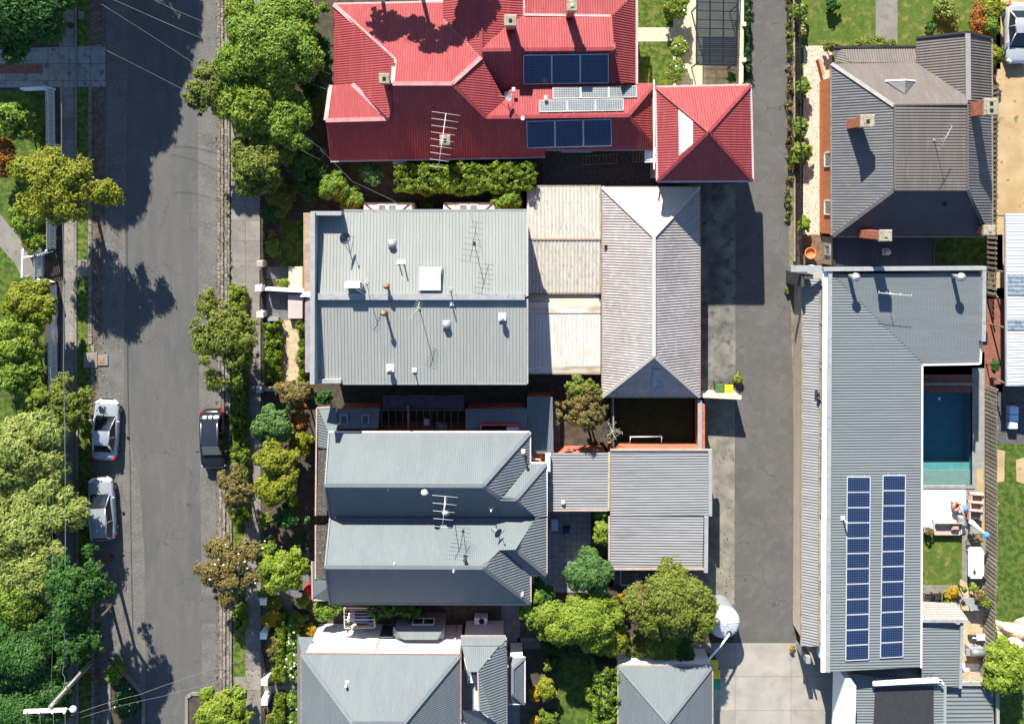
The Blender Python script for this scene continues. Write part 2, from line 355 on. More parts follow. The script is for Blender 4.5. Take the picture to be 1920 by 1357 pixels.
h0, h1 = W(1700, 908), W(1822, 724)                   # the pool is sunk into a hole in the ground
mb = MB(); ys = (-160, h0.y, h1.y, 160); xs = (-160, h0.x, h1.x, 160)
for i in range(3):
    for j in range(3):
        if (i, j) != (1, 1): mb.face([(xs[i], ys[j], 0), (xs[i + 1], ys[j], 0), (xs[i + 1], ys[j + 1], 0), (xs[i], ys[j + 1], 0)])
tag(mb.build('ground', m_soil, origin=(0, 0, 0)), kind='structure')
T, B = -420, 1900
sheet('road', [(196, T), (196, 160), (193, 430), (183, 650), (178, 760), (180, 1100), (186, B), (414, B), (414, 1100), (410, 540), (412, T)][::-1], 1, m_asph)
sheet('road', [(196, T), (196, 160), (193, 430), (183, 650), (178, 760), (180, 1100), (186, B), (276, B), (271, 1040), (262, 900), (233, 780), (233, 560), (239, 200), (240, T)][::-1], 2, m_marg)
sheet('road', [(370, T), (371, 340), (374, 800), (378, 1100), (384, B), (414, B), (414, 1100), (410, 540), (412, T)][::-1], 2, m_marg)
sheet('gutter', [(166, T), (168, 160), (167, 430), (172, 650), (174, 760), (174, B), (200, B), (186, 1100), (180, 760), (188, 650), (196, 430), (199, 160), (199, T)][::-1], 3, m_gut)
sheet('verge', [(140, T), (140, B), (176, B), (176, 1060), (174, 900), (171, 640), (166, 400), (168, 160), (168, T)], 4, m_grass)
sheet('footpath', [(111, T), (112, 160), (114, 340), (118, 510), (112, 800), (104, 1000), (100, B), (150, B), (146, 1000), (143, 700), (141, 400), (140, 160), (140, T)], 5, m_path)
sheet('driveway', [(-60, 95), (170, 86), (197, 84), (198, 163), (-60, 165)][::-1], 6, m_drive)
sheet('driveway_strip', rect(-60, 121, 80, 138), 7, m_bpav)
sheet('path', rect(138, 487, 173, 518), 6, m_conc)
sheet('lawn', [(-200, 170), (84, 170), (84, 470), (84, 740), (-200, 740)][::-1], 1, m_grassd)
sheet('lawn', [(-200, 745), (95, 745), (95, 1900), (-200, 1900)][::-1], 1, m_grassd)
sheet('path', [(-120, 320), (2, 404), (48, 462), (84, 480), (84, 520), (42, 520), (28, 494), (-4, 458), (-120, 380)][::-1], 2, m_conc)
# east side of the street
sheet('footpath', [(431, T), (433, 340), (433, 540), (456, 545), (458, B), (489, B), (488, 340), (487, T)], 3, m_path)
sheet('nature_strip', [(426, T), (426, 340), (431, 345), (433, T)][::-1], 4, m_grass)
sheet('nature_strip', [(430, 528), (432, 800), (437, 1100), (438, B), (460, B), (459, 540)], 5, m_grass)
sheet('front_garden', [(489, T), (489, 1900), (620, 1900), (620, T)], 2, m_soil)
sheet('path', [(440, 1268), (462, 1268), (462, 1292), (440, 1292)][::-1], 6, m_conc)
# terrace front yards
sheet('lawn', rect(524, 412, 568, 500), 4, m_grassd)
sheet('paving', rect(500, 500, 542, 522), 4, m_dtile)
sheet('paving', rect(500, 548, 570, 612), 4, m_dtile)
sheet('paving', rect(526, 600, 566, 722), 5, m_ptile)
# between red house and terrace
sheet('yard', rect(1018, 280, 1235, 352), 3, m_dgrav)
# rear lane
sheet('lane', [(1409, T), (1408, 300), (1379, 345), (1377, 700), (1376, 1206), (1492, 1206), (1486, 700), (1478, 400), (1473, T)][::-1], 2, m_lane)
sheet('verge', [(1473, T), (1478, 400), (1486, 700), (1492, 1206), (1512, 1206), (1506, 500), (1492, 400), (1488, T)], 3, m_verge)
sheet('apron', [(1290, 345), (1379, 345), (1379, 742), (1290, 742)], 3, m_concd)
sheet('apron', [(1300, 742), (1378, 742), (1377, 1132), (1300, 1132)], 3, m_concm)
sheet('driveway', [(1300, 1205), (1600, 1205), (1600, B), (1300, B)], 4, m_concl)
sheet('garden_bed', [(1345, 1132), (1376, 1132), (1376, 1150), (1345, 1150)], 5, m_mulch)
# red house rear yard
sheet('lawn', rect(1180, -300, 1262, 170), 2, m_grass)
sheet('path', rect(1180, 52, 1262, 78), 3, m_pave)
sheet('paving', [(1262, -300), (1388, -300), (1386, 180), (1262, 180)], 2, m_pave)
sheet('paving', [(1324, 122), (1370, 124), (1370, 180), (1324, 180)], 3, m_ptile)
# brick house
sheet('lawn', rect(1500, -300, 1876, 130), 2, m_grassy)
sheet('path', [(1641, -300), (1683, -300), (1683, 95), (1642, 95)], 3, m_conc)
sheet('gravel_path', [(1507, 86), (1560, 86), (1560, 440), (1505, 440)], 3, m_grav)
sheet('garden_bed', rect(1500, 440, 1545, 495), 3, m_mulch)
sheet('driveway', [(1868, -300), (2300, -300), (2300, 420), (1868, 420)], 2, m_dirt)
sheet('yard', [(1850, 420), (1884, 420), (1884, 560), (1850, 560)], 2, m_dirt)
sheet('paving', [(1700, 540), (1884, 540), (1880, 735), (1700, 735)], 2, m_bpav)
sheet('yard', rect(1740, 440, 1880, 510), 2, m_grassd)
sheet('yard', [(1868, 720), (2300, 720), (2300, 860), (1868, 860)], 2, m_dgrav)
sheet('lawn', [(1868, 830), (2300, 860), (2300, 1400), (1860, 1400)][::-1], 3, m_grassd)
sheet('stepping_slab', [(1870, 842), (1884, 845), (1883, 902), (1870, 904)][::-1], 4, m_dirt)
sheet('stepping_slab', [(1905, 862), (1925, 856), (1925, 908), (1906, 902)][::-1], 4, m_dirt)
# modern house yard
def frame_sheet(name, x0, y0, x1, y1, a0, b0, a1, b1, lv, m):
    """paving round a rectangular hole"""
    z = lv * .004; mb = MB()
    O = [W(x0, y0, z), W(x1, y0, z), W(x1, y1, z), W(x0, y1, z)]; I = [W(a0, b0, z), W(a1, b0, z), W(a1, b1, z), W(a0, b1, z)]
    for i in range(4): j = (i + 1) % 4; mb.face([O[j], O[i], I[i], I[j]])
    return tag(mb.build(name, m), kind='structure')
PX0, PY0, PX1, PY1 = 1700, 724, 1822, 908
sheet('path', [(1690, 660), (1846, 660), (1846, 702), (1690, 702)][::-1], 2, m_deckst)
sheet('paving', [(1690, 909), (1811, 909), (1811, 1000), (1690, 1000)][::-1], 3, m_chev)
mb = MB()
for r in range(8):                                     # zigzag rows of grey tiles laid in the pale ones
    y = 914 + r * 7
    for c in range(13):
        x = 1732 + c * 6; s_ = 2.2 if c % 2 else -2.2
        mb.face([W(x, y + s_, .016), W(x, y + s_ + 2.6, .016), W(x + 6, y - s_ + 2.6, .016), W(x + 6, y - s_, .016)])
tag(mb.build('paving', m_chev2), kind='structure')
sheet('path', [(1811, 909), (1846, 909), (1846, 1000), (1811, 1000)][::-1], 3, m_deckst)
sheet('sand_strip', [(1831, 878), (1843, 878), (1846, 1000), (1834, 1000)][::-1], 4, m_dirt)
sheet('lawn', [(1690, 1001), (1804, 1001), (1804, 1096), (1690, 1096)][::-1], 3, m_grassy)
sheet('path', [(1804, 1000), (1850, 1000), (1850, 1300), (1690, 1300), (1690, 1096), (1804, 1096)][::-1], 3, m_conc)
sheet('path', [(1800, 1085), (1850, 1110), (1850, 1260), (1790, 1260)][::-1], 4, m_ptile)
# courtyards of the pair
sheet('paving', [(990, 940), (1108, 940), (1108, 1110), (990, 1110)], 3, m_btile)
sheet('paving', [(1000, 750), (1050, 750), (1050, 860), (1000, 860)], 3, m_dtile)
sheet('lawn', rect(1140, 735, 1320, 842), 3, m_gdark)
sheet('yard', rect(1108, 950, 1150, 1150), 3, m_soil)
sheet('paving', rect(1140, 1050, 1300, 1100), 3, m_dtile)
sheet('path', rect(500, 1106, 585, 1120), 4, m_dtile)
sheet('path', rect(530, 1120, 548, 1600), 4, m_dtile)
sheet('path', [(495, 1285), (600, 1285), (600, 1300), (495, 1300)], 5, m_conc)
sheet('path', rect(560, 1000, 580, 1110), 4, m_dtile)
sheet('path', rect(600, 1120, 990, 1210), 3, m_soil)
sheet('path', rect(940, 1090, 975, 1600), 4, m_dtile)
sheet('lawn', rect(1046, 1232, 1122, 1600), 4, m_grassd)
sheet('paving', rect(1150, 1205, 1300, 1260), 4, m_concl)
sheet('paving', rect(970, 1195, 1120, 1215), 4, m_dtile)

# kerb of bluestone pitchers along the east gutter
mb = MB(); random.seed(4)
for row, (x0, wd) in enumerate(((407.5, 5.6), (413.6, 5.6), (421.5, 5.2), (427, 4.2))):
    y = -60.0
    while y < 1420:
        ln = random.uniform(5.5, 9.5); yc = y + ln / 2
        x = x0 + (4 if yc > 540 else 0) * min(1, max(0, (yc - 540) / 500)) + random.uniform(-.4, .4)
        if not (row < 3 and 1298 < yc): mb.rbox(W(x + wd / 2, yc, .045 if row < 2 else .075) , (wd * S0 * .93, ln * S0 * .92, .09 if row < 2 else .15), .012)
        y += ln
tag(mb.build('kerb', m_stone, origin=W(415, 700)), kind='structure')
mb = MB()
y = 0.0
for yy in range(-60, 1420, 20): mb.box(W(142.5 + (2 if yy > 700 else 0), yy + 10, .05), (.12, 20 * S0 * .96, .1))
for yy in range(163, 1420, 14):
    if not (735 < yy < 1000): mb.box(W(174 if yy > 640 else 169, yy, .04), (.25, 14 * S0 * .9, .08))
tag(mb.build('kerb', m_conc, origin=W(142, 700)), kind='structure')

# kerbed planting islands at the foot of the street
def island(pts, label):
    t = thing('planting_bed', label, 'garden bed', W(*np.mean(pts, axis=0)))
    P = [W(p[0], p[1], 0) for p in pts]; mb = MB()
    for i in range(len(P) - 1): mb.bar(P[i] + Vector((0, 0, .08)), P[i + 1] + Vector((0, 0, .08)), .22, .16)
    mb.build('kerb_edging', m_conc, t)
    MB().prism([(p.x, p.y) for p in P], 0, .07).build('soil_fill', m_soil, t)
island([(206, 1440), (206, 1234), (216, 1240), (266, 1298), (270, 1310), (270, 1440)], 'triangular planting bed with a concrete kerb jutting into the road at the bottom left')
island([(462, 1300), (360, 1299), (351, 1306), (350, 1440)], 'square kerbed planting bed with a green shrub at the bottom of the street')
# old repairs in the street and the lane
for pts in ([(380, 1118), (412, 1116), (412, 1168), (372, 1168), (372, 1140)], [(252, 520), (268, 520), (268, 640), (252, 640)], [(300, 980), (360, 985), (358, 1012), (300, 1006)]):
    sheet('road_patch', pts[::-1], 3, m_lane)
sheet('road_patch', [(1384, 700), (1478, 704), (1478, 706), (1384, 702)][::-1], 3, m_gut); sheet('road_patch', [(1382, 980), (1484, 983), (1484, 985), (1382, 982)][::-1], 3, m_gut)
# service pit beside the verge
t = thing('service_pit', 'small concrete utility pit with a rusty lid beside the west verge', 'utility pit', W(186, 674))
MB().rbox(W(170, 675, .05), (1.0, 1.1, .1)).rbox(W(193, 675, .05), (.75, .8, .1)).build('concrete_surround', m_conc, t)
MB().rbox(W(190, 675, .11), (.42, .5, .03)).build('lid', m_rust, t)
t = tag(MB().rbox(W(152, 29, .03), (.42, .62, .06)).build('pit_cover', m_conc), 'small grey rectangular pit cover on the shaded grass at the top left', 'pit cover')
# ------------------------------------------------------------------ roof and house builders
P_CORR = [(0, 0), (.25, .5), (.5, 1.0), (.75, .5)]
def corr_prof(h): return [(a, b * h) for a, b in P_CORR]
CORR = (corr_prof(.028), .17)                          # corrugated iron
FINE = (corr_prof(.012), .14)
STRIPE = (corr_prof(.04), .19)
SEAM = ([(0, 0), (.85, 0), (.89, .04), (.96, .04)], .22)
WIDE = (corr_prof(.05), .26)
def solve(poly):
    """(px, py, z or None): vertices without z are put on the plane of the first three that have one"""
    A = [W(*p) for p in poly if p[2] is not None]
    n = (A[1] - A[0]).cross(A[2] - A[0]) if len(A) > 2 else Vector((0, 0, 1)); d = n.dot(A[0])
    out = []
    for p in poly:
        if p[2] is not None: out.append(W(*p)); continue
        o = Vector((0, 0, CAM_H)); r = W(p[0], p[1], 0) - o
        out.append(o + r * ((d - n.dot(o)) / n.dot(r)))
    return out
def roof(parent, planes, m, prof=CORR, name='roof', label=None, lift=0.0):
    mb = MB()
    for pl in planes:
        pr = prof
        if isinstance(pl, tuple): pl, pr = pl
        P = solve(pl); mb.corr(P, pr[0], pr[1], lift=lift)
    return mb.build(name, m, parent, label=label)
def bars(parent, name, segs, m, wd=.3, ht=.07, lift=.03):
    for a, b in segs: o = MB().bar(W(*a) + Vector((0, 0, lift)), W(*b) + Vector((0, 0, lift)), wd, ht).build(name, m, parent)
    return o
def loop(pts): return [(pts[i], pts[(i + 1) % len(pts)]) for i in range(len(pts))]
def walls(parent, outline, m, inset=.35, ztop=None, name='wall', label=None, z0=0.0):
    """solid block under an eave outline given as (px, py, z)"""
    P = [W(*p) for p in outline]; n = len(P)
    a = sum(P[i].x * P[(i + 1) % n].y - P[(i + 1) % n].x * P[i].y for i in range(n))
    if a < 0: P = P[::-1]
    Q = []
    for i in range(n):
        p, q, r = P[i - 1], P[i], P[(i + 1) % n]
        d1 = Vector((q.x - p.x, q.y - p.y)).normalized(); d2 = Vector((r.x - q.x, r.y - q.y)).normalized()
        n1 = Vector((-d1.y, d1.x)); n2 = Vector((-d2.y, d2.x)); b = n1 + n2
        b = b * (inset / max(.35, b.dot(n1)))
        Q.append((q.x + b.x, q.y + b.y))
    return MB().prism(Q, z0, (ztop if ztop else min(p.z for p in P) - .06)).build(name, m, parent, label=label)

def chimney(parent, base, top, wd, dp, m_body, label=None, pots=1, cap=m_capst, potm=m_dark, name='chimney', vertical=True):
    """base/top: (px, py, z) of the shaft centre; stands upright over the base"""
    b = W(*base); t = W(*top); h = t.z - b.z
    c = Vector((t.x, t.y, 0))
    mb = MB(); mb.box((c.x, c.y, b.z + h / 2 - .5), (wd, dp, h + .4)); mb.box((c.x, c.y, t.z - .45), (wd + .12, dp + .12, .18))
    o = mb.build(name, m_body, parent, label=label)
    mb = MB(); mb.rbox((c.x, c.y, t.z - .17), (wd + .22, dp + .22, .22), .05).build('chimney_cap', cap, o)
    mb = MB()
    for k in range(pots):
        y = (k - (pots - 1) / 2) * dp * .5
        mb.lathe((c.x, c.y + y, t.z - .07), [(.15, 0), (.15, .06), (.1, .07)], 4, rz=math.pi / 4, smooth=False)
    mb.build('flue_opening', potm, o)
    return o

def vent_pipe(parent, px, py, z, h, r=.05, m=None, cap=False, name='vent_pipe', flash=True):
    b = W(px, py, z); mb = MB()
    mb.tube([b - Vector((0, 0, .1)), b + Vector((0, 0, h))], r, 10)
    if cap: mb.lathe((b.x, b.y, b.z + h), [(r, 0), (r * 1.9, .02), (r * 2.0, .1), (r * 1.2, .2), (0.0, .24)], 14)
    if flash: mb.rbox((b.x, b.y, z + .035), (.28, .28, .03), .01)
    return mb.build(name, m or m_steel, parent)
def turbine_vent(parent, px, py, z, r=.17, m=None):
    b = W(px, py, z); mb = MB(); mb.rbox((b.x, b.y, z + .04), (.5, .5, .05), .015); mb.tube([b, b + Vector((0, 0, .3))], r * .7, 14)
    o = mb.build('roof_vent', m or m_steel, parent)
    mb = MB(); mb.lathe((b.x, b.y, z + .28), [(r * .7, 0), (r * 1.1, .07), (r * 1.25, .17), (r * 1.1, .28), (r * .7, .36), (.02, .4)], 18)
    for k in range(14):
        a = 2 * math.pi * k / 14; mb.tube([(b.x + math.cos(a + q * .5) * rr, b.y + math.sin(a + q * .5) * rr, z + .28 + zz) for q, (rr, zz) in enumerate(((r * 1.12, .05), (r * 1.29, .17), (r * 1.12, .29)))], .012, 4)
    mb.build('spinning_cowl', m or m_steel, o)
    return o
def antenna(px, py, z, h, label, ang=0.0, n=7, boom=1.3, el=.8, m=None, tilt=0.0):
    b = W(px, py, z); t = thing('tv_antenna', label, 'antenna', b)
    MB().tube([b - Vector((0, 0, .05)), b + Vector((0, 0, h))], .022, 6).box((b.x, b.y, b.z + .03), (.16, .16, .05)).build('mast', m or m_steel, t)
    d = Vector((math.cos(ang), math.sin(ang), tilt)).normalized(); x = Vector((-math.sin(ang), math.cos(ang), 0)); c = b + Vector((0, 0, h - .08))
    mb = MB(); mb.tube([c - d * boom * .45, c + d * boom * .55], .016, 5)
    for k in range(n):
        p = c + d * boom * (-.45 + k / (n - 1)); l = el * (1 - .4 * k / n) / 2
        mb.tube([p - x * l, p + x * l], .009, 4)
    mb.build('element_array', m or m_steel, t)
    return t
def dish(px, py, z, label, ang, m=None, r=.4, h=.9):
    b = W(px, py, z); t = thing('satellite_dish', label, 'satellite dish', b)
    MB().tube([b - Vector((0, 0, .05)), b + Vector((0, 0, h))], .03, 6).tube([b + Vector((-.5, .15, 0)), b + Vector((0, 0, h * .7))], .018, 5).tube([b + Vector((.45, .1, 0)), b + Vector((0, 0, h * .7))], .018, 5).build('mount', m_steel, t)
    d = Vector((math.cos(ang) * .75, math.sin(ang) * .75, .6)).normalized(); x = Vector((-math.sin(ang), math.cos(ang), 0)); y = d.cross(x); c = b + Vector((0, 0, h))
    mb = MB(); P = []; n = 20
    for rr, dd in ((0.001, 0), (.5, .03), (.85, .085), (1.0, .12)):
        P += [c + (x * math.cos(2 * math.pi * k / n) * .92 + y * math.sin(2 * math.pi * k / n)) * rr * r + d * dd for k in range(n)]
    F = [[i * n + k, i * n + (k + 1) % n, (i + 1) * n + (k + 1) % n, (i + 1) * n + k] for i in range(3) for k in range(n)]
    mb.add(P, F, 0, True).build('reflector', m or m_greyw, t)
    MB().tube([c - y * r * .9, c + d * .45], .014, 5).box(c + d * .47, (.09, .09, .12)).build('feed_arm', m_steel, t)
    return t
def skylight(parent, pts, z, frame=m_greyw, glass=m_glass, rise=.12, fw=.09):
    P = [W(p[0], p[1], z) for p in pts]; up = Vector((0, 0, rise)); c = sum(P, Vector()) / len(P)
    mb = MB()
    for a, b in zip(P, P[1:] + P[:1]): mb.bar(a + up / 2, b + up / 2, fw, rise)
    o = mb.build('skylight', frame, parent)
    MB().face([c + (p - c) * .96 + up * .8 for p in P]).build('pane', glass, o)
    return o
def window(parent, p0, p1, z0, z1, out, panes=2, m=m_whitem, glass=m_glass, depth=.08, name='window'):
    """upright window between world xy points p0, p1; out = outward xy normal"""
    a, b = Vector((p0[0], p0[1], 0)), Vector((p1[0], p1[1], 0)); o_ = Vector((out[0], out[1], 0)).normalized()
    mb = MB(); u = Vector((0, 0, 1)); n_ = o_ * depth
    for q in (z0, z1): mb.bar(a + u * q + n_ * .5, b + u * q + n_ * .5, depth, .08)
    for k in range(panes + 1):
        p = a + (b - a) * k / panes; mb.bar(p + u * (z0 + .04) + n_ * .5, p + u * (z1 - .04) + n_ * .5, .07, depth, up=o_)
    f = mb.build(name, m, parent)
    MB().face([a + u * z0 + n_ * .4, b + u * z0 + n_ * .4, b + u * z1 + n_ * .4, a + u * z1 + n_ * .4]).build('pane', glass, f)
    return f
def solar_panel(P, label, group, m_c, frame=m_alu, mid=True):
    """P: four world corners in order; panel lies 6 cm over the roof"""
    c = sum(P, Vector()) / 4; n = (P[1] - P[0]).cross(P[3] - P[0]).normalized()
    if n.z < 0: n = -n
    t = thing('solar_panel', label, 'solar panel', c, group)
    up = n * .11
    MB().face([c + (p - c) * .955 + up for p in P] if (P[1] - P[0]).cross(P[3] - P[0]).z > 0 else [c + (p - c) * .955 + up for p in P][::-1]).build('cells', m_c, t)
    mb = MB()
    for a, b in zip(P, P[1:] + P[:1]): mb.bar(c + (a - c) * .975 + up * .85, c + (b - c) * .975 + up * .85, .05, .05, up=n)
    mb.build('frame', frame, t)
    for s_ in (.25, .75):
        a = P[0].lerp(P[1], s_); b = P[3].lerp(P[2], s_); e = (b - a).normalized() * .07
        MB().bar(a - e + n * .03, b + e + n * .03, .04, .05, up=n).build('mounting_rail', frame, t)
    return t
def onplane(anch, pts):
    return solve([*anch] + [(p[0], p[1], None) for p in pts])[len(anch):]

# ================================================================== A: the long red-roofed house
A = thing('red_house', 'long house with hipped and gabled red iron roofs, three chimneys, top centre', 'house', W(900, 160))
zr = 6.25
roof(A, [
    [(626, 9, 3.3), (740, 112, None), (736, 157, zr), (848, 157, zr), (902, 108, None), (831, 38, None), (832, 5, None)],
    [(611, 226, None), (728, 223, None), (736, 210, None), (736, 157, zr), (848, 157, zr), (911, 220, None), (963, 221, None), (1178, 217, None), (1224, 272, None), (1224, 280, None), (1022, 280, None), (1022, 294, None), (963, 295, None), (619, 301, 3.3)],
    [(626, 9, 3.3), (740, 112, 5.75), (736, 157, None), (735, 210, None), (728, 223, None), (664, 159, None), (627, 162, 3.3)],
    [(620, 160, 4.2), (661, 158, 4.2), (728, 223, 5.05), (611, 226, None)],
    [(848, 157, zr), (902, 108, 5.35), (946, 187, None), (911, 220, 5.1)],
    [(905, 95, 5.6), (1151, 92, 5.6), (1163, 156, None), (960, 164, 4.0), (946, 187, None), (902, 108, None)],
    [(911, 220, 5.1), (946, 187, None), (957, 165, None), (1163, 157, 3.95), (1229, 156, None), (1178, 217, 5.1)],
    [(905, 95, 5.6), (1151, 92, 5.6), (1147, 31, 4.5), (983, 28, None), (948, 50, None)],
    [(983, 27, 4.45), (1147, 30, 4.45), (1182, -3, None), (1196, -60, None), (983, -60, 3.6)],
    [(902, 108, 5.35), (902, -60, 5.35), (831, -60, None), (831, 38, 3.9)],
    [(902, 106, 5.35), (905, 95, None), (948, 50, None), (983, 28, 4.3), (983, -60, None), (902, -60, 5.35)],
    [(1151, 92, 5.5), (1147, 31, None), (1182, -3, None), (1192, -60, 4.0), (1192, 156, 4.0), (1163, 156, None)],
    [(1178, 217, 5.1), (1222, 158, 3.7), (1224, 274, 3.7)],
], m_rred, CORR)
bars(A, 'ridge_cap', [((626, 9, 3.35), (740, 112, 5.35)), ((740, 112, 5.35), (736, 157, zr)), ((736, 157, zr), (848, 157, zr)), ((848, 157, zr), (902, 108, 5.4)), ((728, 223, 5.05), (661, 158, 4.2)), ((611, 226, 5.05), (728, 223, 5.05)), ((620, 160, 4.2), (611, 226, 5.05))], m_rredc, .28)
bars(A, 'hip_cap', [((848, 157, zr), (911, 220, 5.1)), ((902, 108, 5.35), (902, -60, 5.35)), ((1151, 92, 5.6), (1147, 31, 4.5)), ((1147, 31, 4.5), (1182, -3, 4.0)), ((1178, 217, 5.1), (1228, 157, 3.9)), ((1178, 217, 5.1), (1224, 272, 3.7)), ((905, 94, 5.6), (1151, 92, 5.6)), ((911, 220, 5.1), (1178, 217, 5.1))], m_rred, .24, .06)
bars(A, 'gutter', [((1194, 158, 4.0), (1194, -60, 4.0)), ((620, 302, 3.25), (963, 296, 3.25)), ((963, 296, 3.25), (1022, 294, 3.25)), ((1022, 281, 3.4), (1224, 281, 3.4)), ((626, 8, 3.2), (832, 4, 3.2)), ((982, 28, 4.3), (982, -60, 4.3)), ((983, 28, 4.5), (1147, 30, 4.5))], mat('pinkish_gutter', (.42, .3, .29), (.5, .4, .38), 3, .55, fine=.1), .16, .12, -.02)
bars(A, 'valley_gutter', [((831, 38, 3.95), (902, 108, 5.35)), ((957, 163, 4.0), (1163, 156, 3.95)), ((905, 95, 5.55), (948, 50, 4.6))], mat('dull_red_valley', (.22, .05, .055), (.28, .08, .08), 3, .6), .2, .03, .0)
walls(A, [(626, 12, 3.3), (1188, -55, 3.3), (1188, 160, 3.3), (1220, 165, 3.3), (1220, 276, 3.3), (1022, 280, 3.3), (1022, 292, 3.3), (621, 298, 3.3), (614, 226, 3.3), (620, 162, 3.3), (628, 158, 3.3)], m_cream, .3, 3.1)
chimney(A, (722, 160, 5.7), (720, 147, 7.3), .5, .5, m_brickr, cap=m_capst, label='square chimney with a pale cap at the front ridge')
chimney(A, (958, 52, 4.9), (957, 38, 7.2), .62, .55, m_brickr, cap=m_capst, label='chimney with a dark square flue near the north wing')
chimney(A, (1073, 36, 4.5), (1073, 10, 7.6), .5, .55, m_brickr, cap=m_capst, potm=m_steel, label='tall brick chimney with a metal flue cap')
chimney(A, (836, 268, 4.0), (834, 263, 5.2), .5, .5, m_brickr, cap=m_capst, label='chimney beside the tall antenna')
for x, y in ((963, 168), (1023, 183), (980, 222)): MB().rbox(W(x, y, 4.95 if y < 200 else 5.15), (.22, .26, .2)).build('roof_vent', m_whitem, A)
MB().box(W(1195, 222, 2.9), (.3, .9, 1.1)).build('meter_box', m_whitem, A)
bars(A, 'awning', [((737, 303, 2.6), (761, 303, 2.6))], m_cream, .45, .06)
bars(A, 'gutter', [((1052, 285, 3.0), (1110, 285, 3.0))], m_steel, .1, .1)
antenna(834, 262, 4.3, 2.2, 'tall white multi-element antenna beside the south chimney of the red roof', R(-98), 9, 3.6, 1.9, m_whitem)
dish(950, 184, 4.9, 'small grey satellite dish on the red roof near the pale solar panels', R(20), r=.38, h=.7)
m_frg = mat('grey_panel_frame', (.3, .31, .3), None, rough=.5); m_frb = mat('blue_grey_panel_frame', (.3, .34, .4), None, rough=.5)
# solar panels: three rows of three on the slopes, six pale ones on the north slope
row = lambda pl, x0, y0, x1, y1, sk, names, g, mc, sl=0: [solar_panel(onplane(pl, [(x0 + (x1 - x0) * k / 3, y0 + sl * k / 3), (x0 + (x1 - x0) * (k + 1) / 3, y0 + sl * (k + 1) / 3), (x0 + (x1 - x0) * (k + 1) / 3 + sk, y1 + sl * (k + 1) / 3), (x0 + (x1 - x0) * k / 3 + sk, y1 + sl * k / 3)]), names % ('left', 'middle', 'right')[k], g, mc, m_frg if mc is m_cellg else m_frb) for k in range(3)]
plA6 = [(905, 95, 5.6), (1151, 92, 5.6), (960, 164, 4.0)]; plA2 = [(736, 157, zr), (848, 157, zr), (619, 301, 3.3)]; plA5 = [(911, 220, 5.1), (1178, 217, 5.1), (1163, 157, 3.95)]
row(plA6, 981, 102, 1141, 157, 0, 'deep blue solar panel, %s of the upper row of three on the red roof', 'blue solar panels on the red roof', m_cell, -2)
row(plA2, 987, 226, 1146, 277, 1, 'deep blue solar panel, %s of the lower row of three on the red roof', 'blue solar panels on the red roof', m_cell, -4)
row(plA5, 1036, 166, 1194, 187, 0, 'pale grey solar panel, %s of the row nearer the valley on the red roof', 'pale solar panels on the red roof', m_cellg, -3)
row(plA5, 1011, 190, 1169, 212, 0, 'pale grey solar panel, %s of the row nearer the ridge on the red roof', 'pale solar panels on the red roof', m_cellg, -3)

# ================================================================== B: red pyramid-roofed studio
Bh = thing('red_garage', 'square two-storey studio with a red pyramid roof beside the rear lane', 'garage', W(1320, 250))
e = 5.6; ap = (1329, 247, 7.6); c4 = [(1230, 164, e), (1407, 160, e), (1411, 339, e), (1233, 340, e)]
roof(Bh, [[c4[i], c4[(i + 1) % 4], ap] for i in range(4)], m_rred)
bars(Bh, 'hip_cap', [(c, ap) for c in c4], m_rred, .2, .06, .05)
bars(Bh, 'gutter', loop(c4), MATS['pinkish_gutter'], .2, .12, -.03)
walls(Bh, c4, m_cream, .3, 5.45)
ps = onplane([c4[0], c4[3], ap], [(1272, 206), (1299, 228), (1299, 270), (1273, 292)])
MB().corr([p + Vector((0, 0, .05)) for p in ps], corr_prof(.02), .3).build('skylight_sheet', m_frost, Bh)
MB().rbox(W(1220, 291, 3.2), (.85, 1.05, .08)).build('porch_roof', m_whitem, Bh)
bars(Bh, 'downpipe', [((1226, 150, 4.8), (1226, 318, 4.8))], m_gutw, .09, .09)

# ================================================================== C: pair of grey terraces
Ch = thing('terrace_pair', 'pair of two-storey terraces under one wide grey ribbed roof with a party ridge', 'house', W(780, 560))
zE, zM = 6.3, 6.95
roof(Ch, [[(596, 398, zE), (988, 395, zE), (988, 556, zM), (596, 556, zM)], [(594, 560, zM - .12), (988, 560, zM - .12), (988, 718, zE), (594, 718, zE)]], m_rgrey, SEAM)
bars(Ch, 'ridge_cap', [((594, 556, zM + .1), (984, 556, zM + .1))], m_pcap, .42, .16, .0)
MB().bar(W(989, 397, zE + .05), W(989, 555, zM + .05), .1, .25).bar(W(989, 560, zM - .05), W(989, 718, zE + .02), .1, .25).build('barge_board', m_gutg, Ch)
bars(Ch, 'gutter', [((645, 395, zE), (988, 394, zE)), ((640, 719, zE), (988, 719, zE))], m_greyw, .14, .14, -.05)
mb = MB(); mb.bar(W(591, 398, 6.7), W(590, 716, 6.7), .3, 1.6).bar(W(586, 400, 6.6), W(643, 400, 6.6), .26, 1.3).bar(W(588, 713, 6.3), W(641, 713, 6.3), .26, .7)
mb.build('parapet', m_pcap, Ch)
walls(Ch, [(592, 397, zE), (988, 396, zE), (988, 717, zE), (592, 717, zE)], m_brickr, .1, zE - .15)
m_creaml = mat('pale_cream_trim', (.62, .57, .48), (.68, .63, .54), 2, .75, fine=.06)
